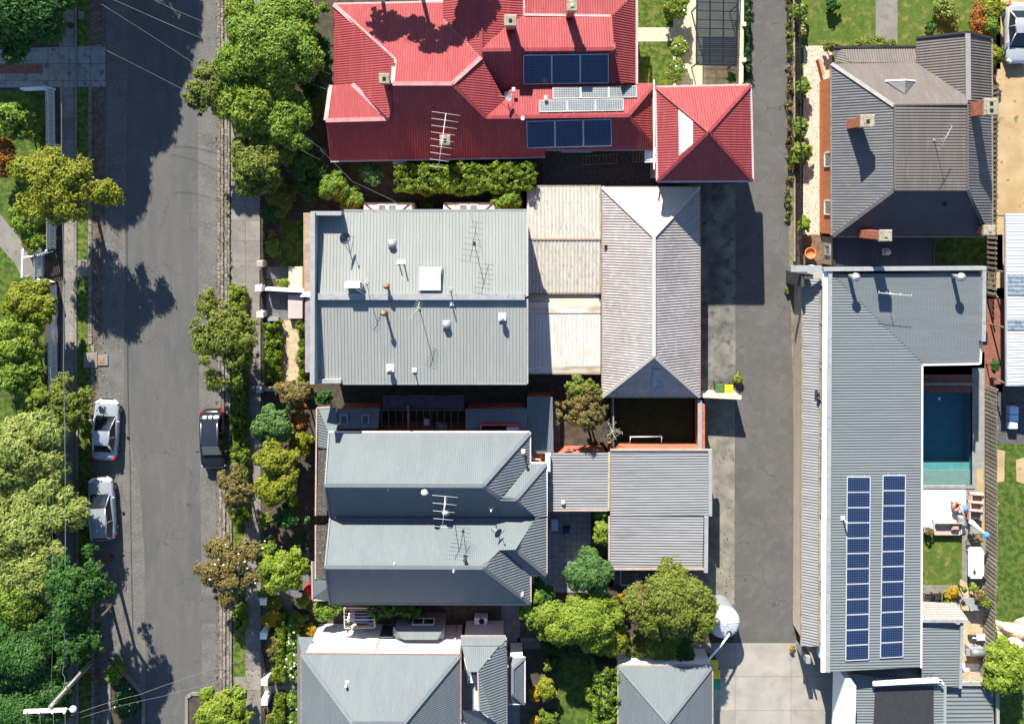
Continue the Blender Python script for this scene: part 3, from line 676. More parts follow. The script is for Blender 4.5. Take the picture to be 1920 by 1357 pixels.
# balconies with iron lace
mb = MB(); mb.face([W(569, 548, 5.7), W(590, 548, 5.9), W(590, 399, 5.9), W(569, 399, 5.7)]).build('balcony_roof', mat('tan_balcony', (.28, .2, .145), (.36, .265, .19), 3, .8, fine=.12, brick=(.5, .5, 0.0), mortar=(.25, .17, .11), msize=.015), Ch)
mb = MB(); mb.face([W(572, 698, 5.7), W(590, 698, 5.9), W(590, 560, 5.9), W(572, 560, 5.7)]).build('balcony_roof', mat('mauve_balcony', (.2, .175, .18), (.26, .23, .235), 3, .8), Ch)
mb = MB()
for y0, y1, xx in ((402, 546, 572), (562, 700, 572)):
    a, b = W(xx, y0, 5.6), W(xx + 2, y1, 5.6); n = 22
    for q in (0, .55): mb.bar(a + Vector((q, 0, .02)), b + Vector((q, 0, .02)), .09, .05)
    for k in range(n):
        p0 = a.lerp(b, k / n); p1 = a.lerp(b, (k + 1) / n); o = Vector((.55, 0, .02))
        mb.bar(p0, p1 + o, .05, .03); mb.bar(p0 + o, p1, .05, .03)
mb.build('iron_lace', m_iron, Ch)
MB().prism([tuple(W(563, 556, 5.8)[:2]), tuple(W(570, 548, 5.8)[:2]), tuple(W(588, 547, 5.8)[:2]), tuple(W(588, 556, 5.8)[:2])], 0, 5.95).build('party_wall', m_white, Ch)
for x0, x1 in ((683, 770), (832, 925)):                # bay windows with sloping glass tops on the north side
    z = 4.2; a, b = W(x0, 381, z), W(x1, 381, z); a2, b2 = W(x0 + 20, 397, z), W(x1 - 20, 397, z)
    o = MB().prism([tuple(p[:2]) for p in (W(x0, 381, z), W(x1, 381, z), W(x1 + 4, 401, z), W(x0 - 2, 401, z))], 0, z).build('bay_window', m_creaml, Ch)
    mb = MB()
    for p, q in ((a, b), (a, a2), (b, b2)): mb.bar(p + Vector((0, 0, .03)), q + Vector((0, 0, .03)), .09, .05)
    mb.build('bay_frame', m_dtimber, o)
    xm = (x0 + x1) / 2
    for s_ in (-1, 1): skylight(o, [(xm + s_ * 2, 396), (xm + s_ * 17, 396), (xm + s_ * 17, 384), (xm + s_ * 2, 384)], z + .01, m_white, m_gglass, .05, .07)
mb = MB(); c = W(807, 524, 6.9); mb.rbox((c.x, c.y, c.z + .0), (1.62, 1.66, .14), .03).build('skylight_flashing', m_pcap, Ch)
mb = MB(); mb.rbox((c.x, c.y, c.z + .2), (1.4, 1.4, .3), .03)
mb.lathe((c.x, c.y, c.z + .34), [(.93, 0), (.85, .03), (.45, .08), (0.01, .1)], 4, rz=math.pi / 4, smooth=False).build('skylight', m_white, Ch)
turbine_vent(Ch, 942, 594, 6.8, .15, m_whitem); turbine_vent(Ch, 732, 690, 6.42, .15, m_whitem)
for x, y, z in ((735, 457, 6.6), (837, 608, 6.72)):
    p = W(x, y, z); MB().rbox((p.x, p.y, z + .05), (.52, .52, .06), .02).lathe((p.x, p.y, z + .06), [(.14, 0), (.14, .16), (.24, .18), (.24, .24), (.1, .32), (0.01, .33)], 16).build('roof_vent', m_steel, Ch)
vent_pipe(Ch, 748, 492, 6.7, .62, .04, m_whitem); vent_pipe(Ch, 757, 492, 6.7, .9, .045, m_whitem)
vent_pipe(Ch, 845, 543, 6.9, .7, .035); vent_pipe(Ch, 847, 569, 6.85, .62, .04, m_whitem); vent_pipe(Ch, 777, 694, 6.42, .55, .04, m_whitem)
vent_pipe(Ch, 727, 535, 6.85, .75, .09, m_rust, True, 'flue'); vent_pipe(Ch, 723, 584, 6.8, 1.0, .09, m_rust, True, 'flue')
t = thing('roof_cooler', 'white evaporative cooler box standing on the grey terrace roof', 'cooler', W(662, 540, 6.9))
mb = MB(); p = W(662, 534, 7.5); mb.rbox(p, (1.0, .42, .62), .04).build('casing', m_whitem, t)
MB().tube([p + Vector((.55, 0, -.1)), p + Vector((.62, 0, -.1)), p + Vector((.62, -.25, -.55))], .05, 8).box(p + Vector((.52, 0, .05)), (.05, .3, .3)).build('side_vent', m_black, t)
MB().tube([p + Vector((-.4, -.2, -.3)), p + Vector((-.4, -.35, -.5)), p + Vector((-.4, -.5, -.62))], .03, 6).box(p + Vector((0, 0, -.42)), (.8, .3, .3)).build('bracket', m_steel, t)
dish(650, 445, 6.55, 'dark satellite dish on the north-west corner of the grey terrace roof', R(-5), mat('dark_dish', (.05, .07, .1), (.07, .09, .12), 3, .5), .45, 1.1)
antenna(688, 531, 6.85, 1.6, 'thin antenna mast beside the white roof cooler', R(60), 6, 1.0, .6)
antenna(786, 577, 6.82, 1.9, 'spiky antenna below the party ridge of the grey terrace', R(70), 8, 1.1, .8, m_steel)
antenna(889, 455, 6.6, 2.0, 'dark long-boom antenna on the north half of the grey terrace roof', R(80), 8, 2.6, 1.3, m_iron)

# ================================================================== D: beige rear wing of the terraces and the hipped garage
Dh = thing('rear_wing', 'low beige lean-to roofs joining the grey terrace to the striped garage', 'outbuilding', W(1058, 520))
roof(Dh, [[(988, 351, 2.55), (1127, 350, 2.55), (1126, 448, 2.75), (988, 448, 2.75)]], m_rbei, WIDE)
roof(Dh, [[(989, 450, 2.75), (1126, 450, 2.75), (1126, 549, 2.55), (989, 549, 2.55)]], m_rbei, WIDE, label='lower stained beige roof')
roof(Dh, [[(990, 586, 2.7), (1126, 586, 2.7), (1126, 687, 2.5), (990, 687, 2.5)]], m_rcream, ([(0, 0), (.86, 0), (.9, .03), (.96, .03)], .26), label='cream ribbed roof')
MB().face([W(990, 587, 2.75), W(1126, 587, 2.75), W(1126, 567, 2.75), W(990, 567, 2.75)]).build('flashing', mat('stained_flashing', (.5, .46, .38), (.56, .52, .44), 1, .6, c3=(.25, .16, .08), scale3=1.2, lo3=.5, hi3=.75, stretch=(.4, 2, 1)), Dh)
MB().face([W(990, 699, 2.45), W(1126, 699, 2.45), W(1126, 686, 2.53), W(990, 686, 2.53)]).build('flashing', MATS['stained_flashing'], Dh)
MB().face([W(990, 567, 2.3), W(1126, 567, 2.3), W(1126, 550, 2.3), W(990, 550, 2.3)]).build('box_gutter', m_greyw, Dh)
bars(Dh, 'gutter', [((988, 349, 2.5), (1127, 349, 2.5)), ((989, 449, 2.78), (1126, 449, 2.78)), ((989, 550, 2.5), (1126, 550, 2.5)), ((990, 700, 2.4), (1126, 700, 2.4)), ((1127, 350, 2.6), (1127, 549, 2.6))], mat('brown_gutter', (.2, .14, .11), (.28, .2, .16), 3, .6, fine=.15), .12, .1, .0)
walls(Dh, [(989, 352, 2.4), (1126, 352, 2.4), (1126, 697, 2.4), (989, 697, 2.4)], m_cream, .1, 2.35)
D4 = thing('hipped_garage', 'long garage with a striped old iron hip roof and a blue shaded south end', 'garage', W(1220, 550))
e = 2.8; rz_ = 4.95
q = [(1129, 351, e), (1312, 351, e), (1312, 744, e), (1129, 744, e)]; r1, r2 = (1226, 443, rz_), (1226, 667, rz_)
roof(D4, [[q[0], q[3], r2, r1], [q[1], q[2], r2, r1]], m_rstripe, STRIPE)
roof(D4, [[q[2], q[3], r2]], m_rstripe, (corr_prof(.035), .16), label='corrugated hip end facing south')
roof(D4, [[q[0], q[1], r1]], m_rcream, CORR, label='cream hip end facing north')
bars(D4, 'ridge_cap', [(r1, r2), (r1, q[0]), (r1, q[1]), (r2, q[3]), (r2, q[2])], mat('pale_mortar_ridge', (.44, .41, .36), (.5, .47, .42), 3, .7, fine=.1), .22, .07, .06)
bars(D4, 'gutter', loop(q), MATS['brown_gutter'], .12, .1, -.02)
walls(D4, q, m_brickr, .2, 2.7)
ps = onplane([q[2], q[3], r2], [(1224, 690), (1242, 694), (1242, 740), (1222, 740)])
MB().corr([p + Vector((0, 0, .06)) for p in ps], corr_prof(.02), .16).build('skylight_sheet', mat('blue_grey_sheet', (.16, .2, .24), (.22, .26, .3), 3, .3, c3=(.07, .09, .11), scale3=4), D4)
MB().rbox(W(1136, 463, 3.05), (.2, .3, .12)).build('roof_vent', m_dark, D4)
ps = onplane([q[0], q[1], r1], [(1226, 353), (1241, 353), (1241, 396), (1228, 438)])
MB().face([p + Vector((0, 0, .07)) for p in ps]).build('roof_patch', m_rbei, D4)
# ================================================================== E and E2: mirrored pair of gabled houses
m_roofedge = mat('terracotta_edge', (.34, .26, .22), (.42, .33, .28), 3, .7, fine=.12)
E1 = thing('gabled_house', 'north half of the semi-detached pair with a pale slope and red brick north wall', 'house', W(800, 890))
ze, zt = 4.1, 6.5
ES = [(611, 909, zt), (905, 910, zt), (938, 933, None), (967, 935, None), (1004, 969, None), (619, 969, 4.2)]
roof(E1, [[(618, 811, ze), (993, 811, ze), (905, 910, zt), (611, 909, zt)],
          ES,
          [(994, 869, ze), (1024, 869, ze), (967, 935, 5.5), (938, 934, 5.5)]], m_rpale, FINE)
roof(E1, [[(905, 910, zt), (993, 811, ze), (993, 869, ze), (939, 933, None)], [(967, 935, 5.5), (1024, 869, ze), (1025, 968, ze), (1004, 969, None)]], m_rpale, STRIPE, label='striped east-facing hips')
bars(E1, 'ridge_cap', [((610, 909, zt), (905, 910, zt)), ((905, 910, zt), (993, 811, ze)), ((905, 910, zt), (938, 933, 5.55)), ((938, 934, 5.5), (967, 935, 5.5)), ((967, 935, 5.5), (1024, 869, ze)), ((967, 935, 5.5), (1004, 969, 4.25))], m_rpalec, .26, .07, .03)
bars(E1, 'barge_board', [((617, 811, ze), (610, 909, zt)), ((610, 909, zt), (619, 969, 4.2))], m_rpalec, .1, .2, .0)
bars(E1, 'gutter', [((616, 810, ze), (993, 810, ze)), ((994, 811, ze), (994, 868, ze)), ((994, 868, ze), (1024, 868, ze)), ((1025, 868, ze), (1025, 968, ze))], m_gutw, .12, .12, -.06)
EW = [(622, 813, ze), (990, 813, ze), (990, 872, ze), (1021, 872, ze), (1021, 969, ze), (622, 969, ze)]
walls(E1, EW, m_brickr, .12, ze - .15)
E2 = thing('gabled_house', 'south half of the semi-detached pair, its south slope deep blue in shade', 'house', W(800, 1050))
roof(E2, [[(619, 970, 4.2), (1004, 970, None), (967, 1030, None), (937, 1031, None), (905, 1063, zt), (611, 1062, zt)],
          [(611, 1062, zt), (905, 1063, zt), (994, 1131, None), (619, 1130, ze)],
          [(937, 1031, 5.4), (967, 1030, 5.4), (1024, 1077, ze), (993, 1077, None)]], m_rpale, FINE)
roof(E2, [[(905, 1063, zt), (937, 1031, None), (993, 1077, 4.1), (994, 1131, ze)], [(967, 1030, 5.4), (1004, 970, None), (1024, 972, ze), (1024, 1077, ze)]], m_rpale, STRIPE, label='striped east-facing hips')
bars(E2, 'ridge_cap', [((610, 1062, zt), (905, 1063, zt)), ((905, 1063, zt), (994, 1131, ze)), ((905, 1063, zt), (937, 1031, 5.4)), ((937, 1031, 5.4), (967, 1030, 5.4)), ((967, 1030, 5.4), (1004, 970, 4.2)), ((967, 1030, 5.4), (1024, 1077, ze))], m_rpalec, .26, .07, .03)
bars(E2, 'barge_board', [((619, 970, 4.2), (610, 1062, zt)), ((610, 1062, zt), (618, 1130, ze))], m_rpalec, .1, .2, .0)
bars(E2, 'gutter', [((617, 1132, ze), (995, 1133, ze)), ((995, 1132, ze), (995, 1078, ze)), ((995, 1078, ze), (1025, 1078, ze)), ((1025, 1078, ze), (1025, 970, ze))], m_roofedge, .12, .12, -.06)
walls(E2, [(622, 970, ze), (1021, 970, ze), (1021, 1074, ze), (990, 1074, ze), (990, 1127, ze), (622, 1127, ze)], m_brickr, .15, ze - .15)
for hp, pts in ((E1, [(612, 811, ze), (610, 909, zt - .1), (617, 969, 4.1)]), (E2, [(617, 970, 4.1), (610, 1062, zt - .1), (617, 1129, ze - .05)])):
    MB().face([W(*p) + Vector((.25, 0, -.03)) for p in pts]).build('gable_infill', m_white, hp)
# west verandas
vz = 3.0
roof(E1, [[(597, 766, vz - .3), (630, 765, vz - .3), (634, 811, 3.55), (617, 814, 3.55)]], m_rpale, FINE, name='veranda_roof')
roof(E1, [[(596, 766, vz - .3), (617, 813, 3.5), (616, 842, 3.5), (596, 838, vz - .3)]], m_rpale, STRIPE, name='veranda_roof')
m_moss = mat('leaf_littered_roof', (.045, .043, .038), (.07, .066, .058), 5, .9, c3=(.24, .2, .13), scale3=9, lo3=.6, hi3=.68, fine=.4, fscale=18)
roof(E1, [[(597, 843, vz), (616, 843, 3.4), (613, 966, 3.4), (594, 966, vz)]], m_moss, FINE, name='veranda_roof', label='veranda roof strewn with leaf litter')
roof(E2, [[(594, 984, vz), (613, 984, 3.4), (612, 1085, 3.4), (593, 1085, vz)]], m_moss, FINE, name='veranda_roof', label='veranda roof strewn with leaf litter')
roof(E2, [[(586, 1052, vz - .3), (593, 1052, vz - .1), (594, 1086, vz), (616, 1088, 3.4), (617, 1098, 3.4), (587, 1121, vz - .3)]], m_rpale, FINE, name='veranda_roof')
roof(E2, [[(587, 1122, vz - .3), (617, 1098, 3.45), (618, 1124, vz - .1)]], m_rpale, FINE, name='veranda_roof')
bars(E2, 'veranda_gutter', [((586, 1124, vz - .35), (620, 1124, vz - .3)), ((585, 1052, vz - .3), (586, 1123, vz - .3)), ((592, 984, vz), (592, 1084, vz))], m_roofedge, .1, .1)
bars(E1, 'veranda_gutter', [((595, 764, vz - .35), (631, 763, vz - .3)), ((594, 765, vz - .3), (592, 966, vz))], m_roofedge, .1, .1)
# north lean-tos in the shade of the terraces
roof(E1, [[(632, 766, 2.7), (712, 765, 2.7), (709, 803, 3.25), (635, 804, 3.25)]], m_rpale, CORR, name='lean_to_roof')
roof(E1, [[(873, 766, 2.7), (988, 765, 2.7), (988, 806, 3.3), (873, 806, 3.3)]], m_rpale, CORR, name='lean_to_roof')
roof(E1, [[(988, 744, 2.75), (1036, 744, 2.75), (1038, 850, 2.95), (1000, 850, 2.95), (996, 866, 3.0), (988, 866, 3.0)]], m_rpale, CORR, name='lean_to_roof')
walls(E1, [(634, 768, 2.7), (710, 767, 2.7), (708, 812, 2.7), (634, 812, 2.7)], m_brickr, .08, 2.6, name='lean_to_wall')
walls(E1, [(875, 768, 2.7), (987, 767, 2.7), (987, 812, 2.7), (875, 812, 2.7)], m_brickr, .08, 2.6, name='lean_to_wall')
walls(E1, [(989, 746, 2.7), (1035, 746, 2.7), (1036, 864, 2.7), (989, 864, 2.7)], m_brickr, .05, 2.6, name='lean_to_wall')
for x in (645, 685): skylight(E1, [(x - 6, 797), (x + 7, 797), (x + 7, 777), (x - 6, 777)], 3.0, m_greyw, m_glass, .14, .1)
mb = MB(); z = 3.5                                      # red box with a white grille set in the north wall
P = [W(902, 809, z), W(975, 809, z), W(975, 795, z), W(902, 795, z)]
m_redm = mat('red_steel', (.36, .03, .04), (.42, .05, .055), 3, .45)
for a, b in zip(P, P[1:] + P[:1]): mb.bar(a, b, .1, .5)
o = mb.build('service_box', m_redm, E1)
MB().face([p + Vector((0, 0, -.2)) for p in P]).build('box_floor', m_dark, o)
mb = MB(); c = W(962, 804, z)
for k in range(9): mb.bar(c + Vector((-.4 + k * .1, -.12, 0)), c + Vector((-.3 + k * .1, .12, 0)), .05, .04)
mb.box(c - Vector((0, 0, .05)), (.9, .3, .04)).build('vent_grille', m_whitem, o)
# little fittings of both roofs
turbine_vent(E1, 797, 919, 6.0, .17, m_whitem); turbine_vent(E1, 836, 957, 4.8, .17, m_steel)
vent_pipe(E1, 728, 915, 6.1, .3, .05, m_whitem); vent_pipe(E1, 981, 845, 4.6, .5, .06, m_cream, True)
vent_pipe(E1, 921, 952, 4.9, .7, .035, m_whitem)
mb = MB(); p = W(1027, 866, 3.1); mb.rbox(p, (.35, 1.2, .8), .05).tube([p + Vector((-.5, .2, .1)), p + Vector((-1.1, .25, .1)), p + Vector((-1.15, .5, .2))], .05, 6).build('heater_unit', m_white, E1)
vent_pipe(E2, 740, 1053, 6.1, .45, .05, m_cream); vent_pipe(E2, 873, 1044, 6.0, .5, .07, m_iron, True); vent_pipe(E2, 851, 1066, 6.35, .6, .04, m_whitem); vent_pipe(E2, 978, 1112, 4.5, .5, .05, m_cream)
antenna(837, 935, 5.6, 2.4, 'white antenna with wide crossbars over the ridge of the north semi', R(-95), 5, 2.0, 1.7, m_whitem)
antenna(868, 995, 4.9, 1.7, 'dark thin antenna on the pale slope of the south semi', R(80), 6, 1.4, 1.4, m_iron)
dish(932, 990, 4.9, 'dark satellite dish on the pale slope of the south semi', R(-20), MATS['dark_dish'], .35, .8)
# pergola in the side court
t = thing('pergola', 'dark timber pergola beams over the shaded side court of the north semi', 'pergola', W(790, 790))
mb = MB()
for x in range(716, 872, 13): mb.bar(W(x, 770, 2.6), W(x, 803, 2.75), .06, .14)
mb.bar(W(712, 768, 2.55), W(872, 768, 2.55), .1, .16).build('rafter_row', m_dtimber, t)
MB().bar(W(765, 760, 2.75), W(766, 803, 2.9), .16, .16).build('main_beam', mat('red_timber', (.2, .08, .06), (.26, .11, .08), 3, .8), t)
mb = MB()
for k in range(9): mb.bar(W(718, 742 + k * 3, 2.5), W(870, 742 + k * 3, 2.5), .08, .03)
mb.build('batten_screen', mat('purple_batten', (.05, .045, .07), (.08, .07, .1), 3, .8), t)
x, y = 799, 792
tag(MB().rbox(W(x, y, .5), (.38, .38, 1.0), .05).rbox(W(x, y, 1.02), (.44, .44, .08), .03).build('hot_water_unit', m_whitem), 'pale box unit standing in the dark side court', 'water heater')
t = thing('air_conditioner', 'grey air conditioner box against the brick wall in the side court', 'air conditioner', W(828, 798))
MB().rbox(W(828, 798, 1.9), (.78, .4, .6), .04).build('casing', m_greyw, t)
MB().bar(W(820, 800, 1.55), W(836, 800, 1.55), .3, .05).build('bracket', m_steel, t)
# rear roofs
Rh = thing('rear_garage', 'flat striped grey roof link and double garage behind the semi-detached pair', 'garage', W(1180, 960))
roof(Rh, [[(1026, 849, 2.95), (1142, 848, 2.85), (1141, 955, 2.85), (1026, 954, 2.95)]], m_rlean, STRIPE)
roof(Rh, [[(1144, 842, 3.0), (1328, 842, 2.8), (1328, 967, 2.8), (1144, 967, 3.0)]], m_rlean, STRIPE)
roof(Rh, [[(1144, 968, 2.98), (1319, 968, 2.78), (1317, 1064, 2.78), (1142, 1064, 2.98)]], m_rlean, STRIPE, label='garage roof of the south semi')
bars(Rh, 'gutter', [((1142, 848, 3.0), (1141, 957, 3.0))], mat('mustard_gutter', (.36, .27, .13), (.45, .35, .2), 3, .7), .14, .12, .0)
bars(Rh, 'roof_edge', [((1144, 843, 3.05), (1330, 843, 2.85)), ((1142, 1066, 3.0), (1319, 1066, 2.8)), ((1027, 956, 2.9), (1141, 956, 2.9)), ((1142, 968, 3.0), (1142, 1066, 3.0))], m_roofedge, .12, .14, .0)
bars(Rh, 'parapet', [((1324, 968, 2.9), (1323, 1072, 2.9)), ((1331, 842, 2.9), (1331, 966, 2.9))], m_pcap, .26, .3, .0)
walls(Rh, [(1145, 845, 2.8), (1327, 845, 2.6), (1327, 1064, 2.6), (1145, 1063, 2.8)], m_brickr, .05, 2.6)
walls(Rh, [(1028, 852, 2.8), (1140, 852, 2.8), (1140, 952, 2.8), (1028, 952, 2.8)], m_brickr, .1, 2.6)
MB().lathe(W(1056, 942, 2.95), [(.16, -.1), (.16, .1), (.1, .2), (.02, .22)], 14).build('roof_vent', m_cream, Rh)
t = thing('garden_wall', 'tall brick wall with a grey cap between the dark courtyard and the lane', 'wall', W(1312, 800))
MB().box(W(1312, 796, 1.3), (.22, 3.4, 2.6)).build('brickwork', m_brickr, t); MB().box(W(1312, 796, 2.63), (.28, 3.5, .07)).build('coping', m_pcap, t)
t = thing('timber_fence', 'thin timber fence between the shaded lawn and the olive tree courtyard', 'fence', W(1152, 790))
mb = MB()
for k in range(22): mb.box(W(1148, 745 + k * 4.2, .95), (.03, .15, 1.9))
mb.build('paling_row', m_timberi, t); MB().bar(W(1150, 742, 1.95), W(1150, 838, 1.95), .08, .06).build('top_rail', m_pcap, t)
t = thing('soccer_goal', 'small white frame goal against the red garage wall', 'goal', W(1212, 822))
mb = MB(); a, b = W(1182, 819, .95), W(1241, 818, .95); d = Vector((0, -.5, -.25))
mb.tube([a + Vector((0, 0, -.93)), a, b, b + Vector((0, 0, -.93))], .04, 6).tube([a, a - d * -1.0], .03, 6).tube([b, b + d], .03, 6).build('goal_frame', m_whitem, t)
t = thing('wing_wall', 'cream wall standing out into the lane behind the two wheelie bins', 'wall', W(1350, 735))
MB().bar(W(1312, 737, 1.0), W(1383, 740, 1.0), .14, 2.0).build('render', m_cream, t)
MB().bar(W(1314, 741, 2.02), W(1390, 745, 2.02), .3, .05).build('coping', mat('sandstone_cap', (.5, .42, .34), (.58, .5, .42), 2, .8), t)

# ================================================================== F: white rendered house at the bottom
F = thing('white_house', 'white rendered house with a broad pale hip roof at the bottom edge', 'house', W(760, 1300))
fe = 5.0; fr = 7.6
roof(F, [[(566, 1226, fe), (861, 1228, fe), (757, 1355, fr), (661, 1354, fr)], [(565, 1226, fe), (661, 1355, fr), (661, 1420, fr), (567, 1420, None)]], m_rpale, FINE)
roof(F, [[(862, 1228, fe), (757, 1355, fr), (757, 1420, fr), (863, 1420, None)]], m_rpale, FINE, label='east slope')
bars(F, 'ridge_cap', [((566, 1226, fe), (661, 1355, fr)), ((862, 1228, fe), (757, 1355, fr)), ((661, 1354, fr), (757, 1354, fr))], m_rpalec, .24, .06, .03)
bars(F, 'gutter', [((564, 1225, fe), (862, 1227, fe)), ((864, 1227, fe), (864, 1420, fe)), ((564, 1226, fe), (565, 1420, fe))], MATS['brown_gutter'], .1, .1, -.04)
roof(F, [[(558, 1193, 3.0), (589, 1194, 3.0), (577, 1224, 3.5), (565, 1224, 3.5)], [(557, 1193, 3.0), (565, 1224, 3.4), (566, 1420, 3.4), (558, 1420, 3.0)]], m_rpale, FINE, name='veranda_roof')
fw = [(570, 1228, fe), (862, 1230, fe), (862, 1420, fe), (570, 1420, fe)]
walls(F, fw, m_white, .06, fe - .1)
wy = W(700, 1228, fe).y - .1
nw = W(690, 1210, 3.4)
window(F, (W(686, 1215, 3).x, wy + .07), (W(708, 1215, 3).x, wy + .07), 2.6, 4.3, (0, 1), 1, m_cream, m_cream)
window(F, (W(716, 1175, 1).x, wy + .07), (W(741, 1175, 1).x, wy + .07), .3, 2.3, (0, 1), 1, m_greyw, m_glass, name='side_door')
MB().tube([(W(853, 1202, 3).x, wy + .1, 0), (W(853, 1202, 3).x, wy + .1, fe - .1)], .05, 8).build('downpipe', m_whitem, F)
# hipped bay on the north wall
a0, a1 = W(752, 1148, .6), W(836, 1147, .6); yb = W(0, 1176, 2.5).y
xw0, xw1 = W(741, 1176, 2.5).x, W(832, 1175, 2.5).x
o = MB().box(((xw0 + xw1) / 2, (yb + wy) / 2, 1.25), (xw1 - xw0, abs(yb - wy), 2.5)).build('bay_window', m_greyw, F)
mb = MB(); R0 = [W(737, 1174, 2.6), W(834, 1174, 2.6), W(820, 1199, 3.3), W(757, 1199, 3.3)]
mb.corr(R0, corr_prof(.015), .14); mb.face([R0[0], R0[3], Vector((R0[0].x, R0[3].y, 2.6))]); mb.face([R0[1], Vector((R0[1].x, R0[2].y, 2.6)), R0[2]])
mb.build('bay_roof', m_rpale, o)
window(F, (W(774, 1170, 1.7).x, yb + .04), (W(814, 1170, 1.7).x, yb + .04), 1.2, 2.2, (0, 1), 2, m_white)
# stepped rear part
roof(F, [[(866, 1211, 3.9), (935, 1211, 3.9), (896, 1259, 4.9), (877, 1259, 4.9)]], m_rpale, FINE, name='rear_roof')
roof(F, [[(949, 1197, 3.7), (896, 1260, 4.9), (898, 1331, 4.9), (930, 1354, 4.5), (949, 1420, 3.7)]], m_rpale, STRIPE, name='rear_roof')
roof(F, [[(864, 1193, 3.5), (948, 1193, 3.5), (949, 1210, 3.85), (864, 1210, 3.85)]], m_rpale, FINE, name='rear_roof')
roof(F, [[(865, 1330, 4.9), (898, 1331, 4.9), (949, 1370, 3.7), (949, 1420, 3.2), (865, 1420, 3.2)]], m_rpale, CORR, name='rear_roof')
bars(F, 'rear_gutter', [((949, 1195, 3.6), (950, 1420, 3.6)), ((864, 1192, 3.45), (948, 1192, 3.45)), ((896, 1260, 4.9), (898, 1331, 4.9))], m_roofedge, .1, .1, .0)
MB().box((*W(882, 1295, 3.3)[:2], 3.2), (1.6, 2.9, .1)).build('terrace_floor', mat('blue_grey_deck', (.16, .18, .2), (.2, .22, .24), 3, .6), F)
mb = MB()
for k in range(4): mb.bar(W(876, 1266 + k * 4, 3.6), W(894, 1266 + k * 4, 3.6), .1, .03)
for k in range(9): mb.bar(W(889, 1283 + k * 5.4, 3.6), W(894, 1283 + k * 5.4, 3.6), .13, .03)
mb.bar(W(895, 1262, 3.65), W(895, 1331, 3.65), .1, .1).build('slatted_screen', m_whitem, F)
walls(F, [(867, 1200, 3.4), (946, 1200, 3.4), (946, 1420, 3.4), (867, 1420, 3.4)], m_white, .1, 3.1, name='rear_wall')
vent_pipe(F, 651, 1279, 6.05, .4, .05, m_whitem, True)
antenna(864, 1345, 4.9, 1.6, 'grey antenna with short bars at the rear of the white house', R(55), 8, 1.1, .5, m_steel)
t = thing('air_conditioner', 'white air conditioner with a round fan beside the white house wall', 'air conditioner', W(902, 1162))
MB().rbox(W(902, 1160, .5), (.95, .5, .85), .05).build('casing', m_whitem, t); MB().lathe(W(903, 1164, .93), [(.2, 0), (.2, .03), (.05, .04), (.0, .05)], 16).build('fan_guard', m_black, t)
t = thing('clothes_line', 'cream folding frame clothes line hung with blue white and pink washing', 'clothes line', W(672, 1157))
mb = MB(); z = 1.7; c4 = [W(645, 1139, z), W(702, 1140, z), W(703, 1176, z), W(646, 1177, z)]
for a, b in zip(c4, c4[1:] + c4[:1]): mb.bar(a, b, .07, .06)
mb.bar(W(645, 1161, z), W(702, 1161, z), .06, .05)
for p in c4[2:]: mb.bar(p, Vector((p.x, p.y, 0)), .06, .06)
mb.build('frame', mat('cream_frame', (.36, .34, .25), (.42, .4, .3), 3, .6), t)
mb = MB()
for k in range(6): mb.bar(W(646, 1143 + k * 6, z), W(702, 1143 + k * 6, z), .015, .015)
mb.build('line_set', m_steel, t)
def cloth(px, py, wd, h, z, m, name, label, rz=0.0, pull=.15):
    c = W(px, py, z); mb = MB(); n = 8; P = []
    for i in range(n + 1):
        u = (i / n - .5) * wd
        for q, (dz, dy) in enumerate(((0, .0), (-h * .4, pull * .7 + .03 * math.sin(i * 2.1)), (-h, pull + .06 * math.sin(i * 1.7)))):
            P.append((c.x + u * math.cos(rz), c.y + dy + u * math.sin(rz), c.z + dz))
    F_ = [[i * 3 + q, i * 3 + 3 + q, i * 3 + 4 + q, i * 3 + 1 + q] for i in range(n) for q in range(2)]
    return tag(mb.add(P, F_, 0, True).build(name, m), label, 'washing', 'washing on the clothes line')
m_cl = {k: mat('cloth_' + k, v, tuple(min(1, c * 1.15) for c in v), 5, .9) for k, v in dict(pink=(.55, .2, .35), blue=(.09, .2, .5), white=(.75, .75, .76), navy=(.03, .05, .16), teal=(.1, .3, .36), red=(.4, .06, .06)).items()}
cloth(660, 1151, .32, .9, 1.68, m_cl['pink'], 'pink_towel', 'pink towel hanging on the clothes line', pull=.45)
cloth(657, 1165, .5, .7, 1.69, m_cl['white'], 'white_shirt', 'white shirt hanging at the left of the clothes line', pull=.3)
cloth(676, 1166, 1.1, .7, 1.69, m_cl['blue'], 'blue_sheet', 'bright blue sheet hanging along the clothes line', pull=.3)
cloth(690, 1168, .6, .6, 1.69, m_cl['navy'], 'navy_shirt', 'navy shirt on the right half of the clothes line', pull=.25)
cloth(697, 1171, .35, .6, 1.69, m_cl['teal'], 'teal_shirt', 'teal shirt at the right end of the clothes line', pull=.3)
cloth(676, 1175, .6, .5, 1.69, m_cl['red'], 'red_cloth', 'dark red cloth on the lowest line', pull=.2)
SH = thing('garden_shed', 'small hip-roofed pale green grey shed beside the white house', 'shed', W(966, 1275))
q = [(953, 1232, 2.6), (984, 1232, 2.6), (984, 1319, 2.6), (953, 1319, 2.6)]; a_, b_ = (961, 1253, 3.1), (961, 1300, 3.1)
roof(SH, [[q[0], q[1], a_], [q[1], q[2], b_, a_], [q[2], q[3], b_], [q[3], q[0], a_, b_]], m_rpale, FINE)
bars(SH, 'gutter', loop(q), m_gutw, .1, .1, -.03); bars(SH, 'ridge_cap', [(a_, b_), (a_, q[1]), (b_, q[2])], m_rpalec, .18, .05, .03)
walls(SH, q, m_white, .15, 2.5)

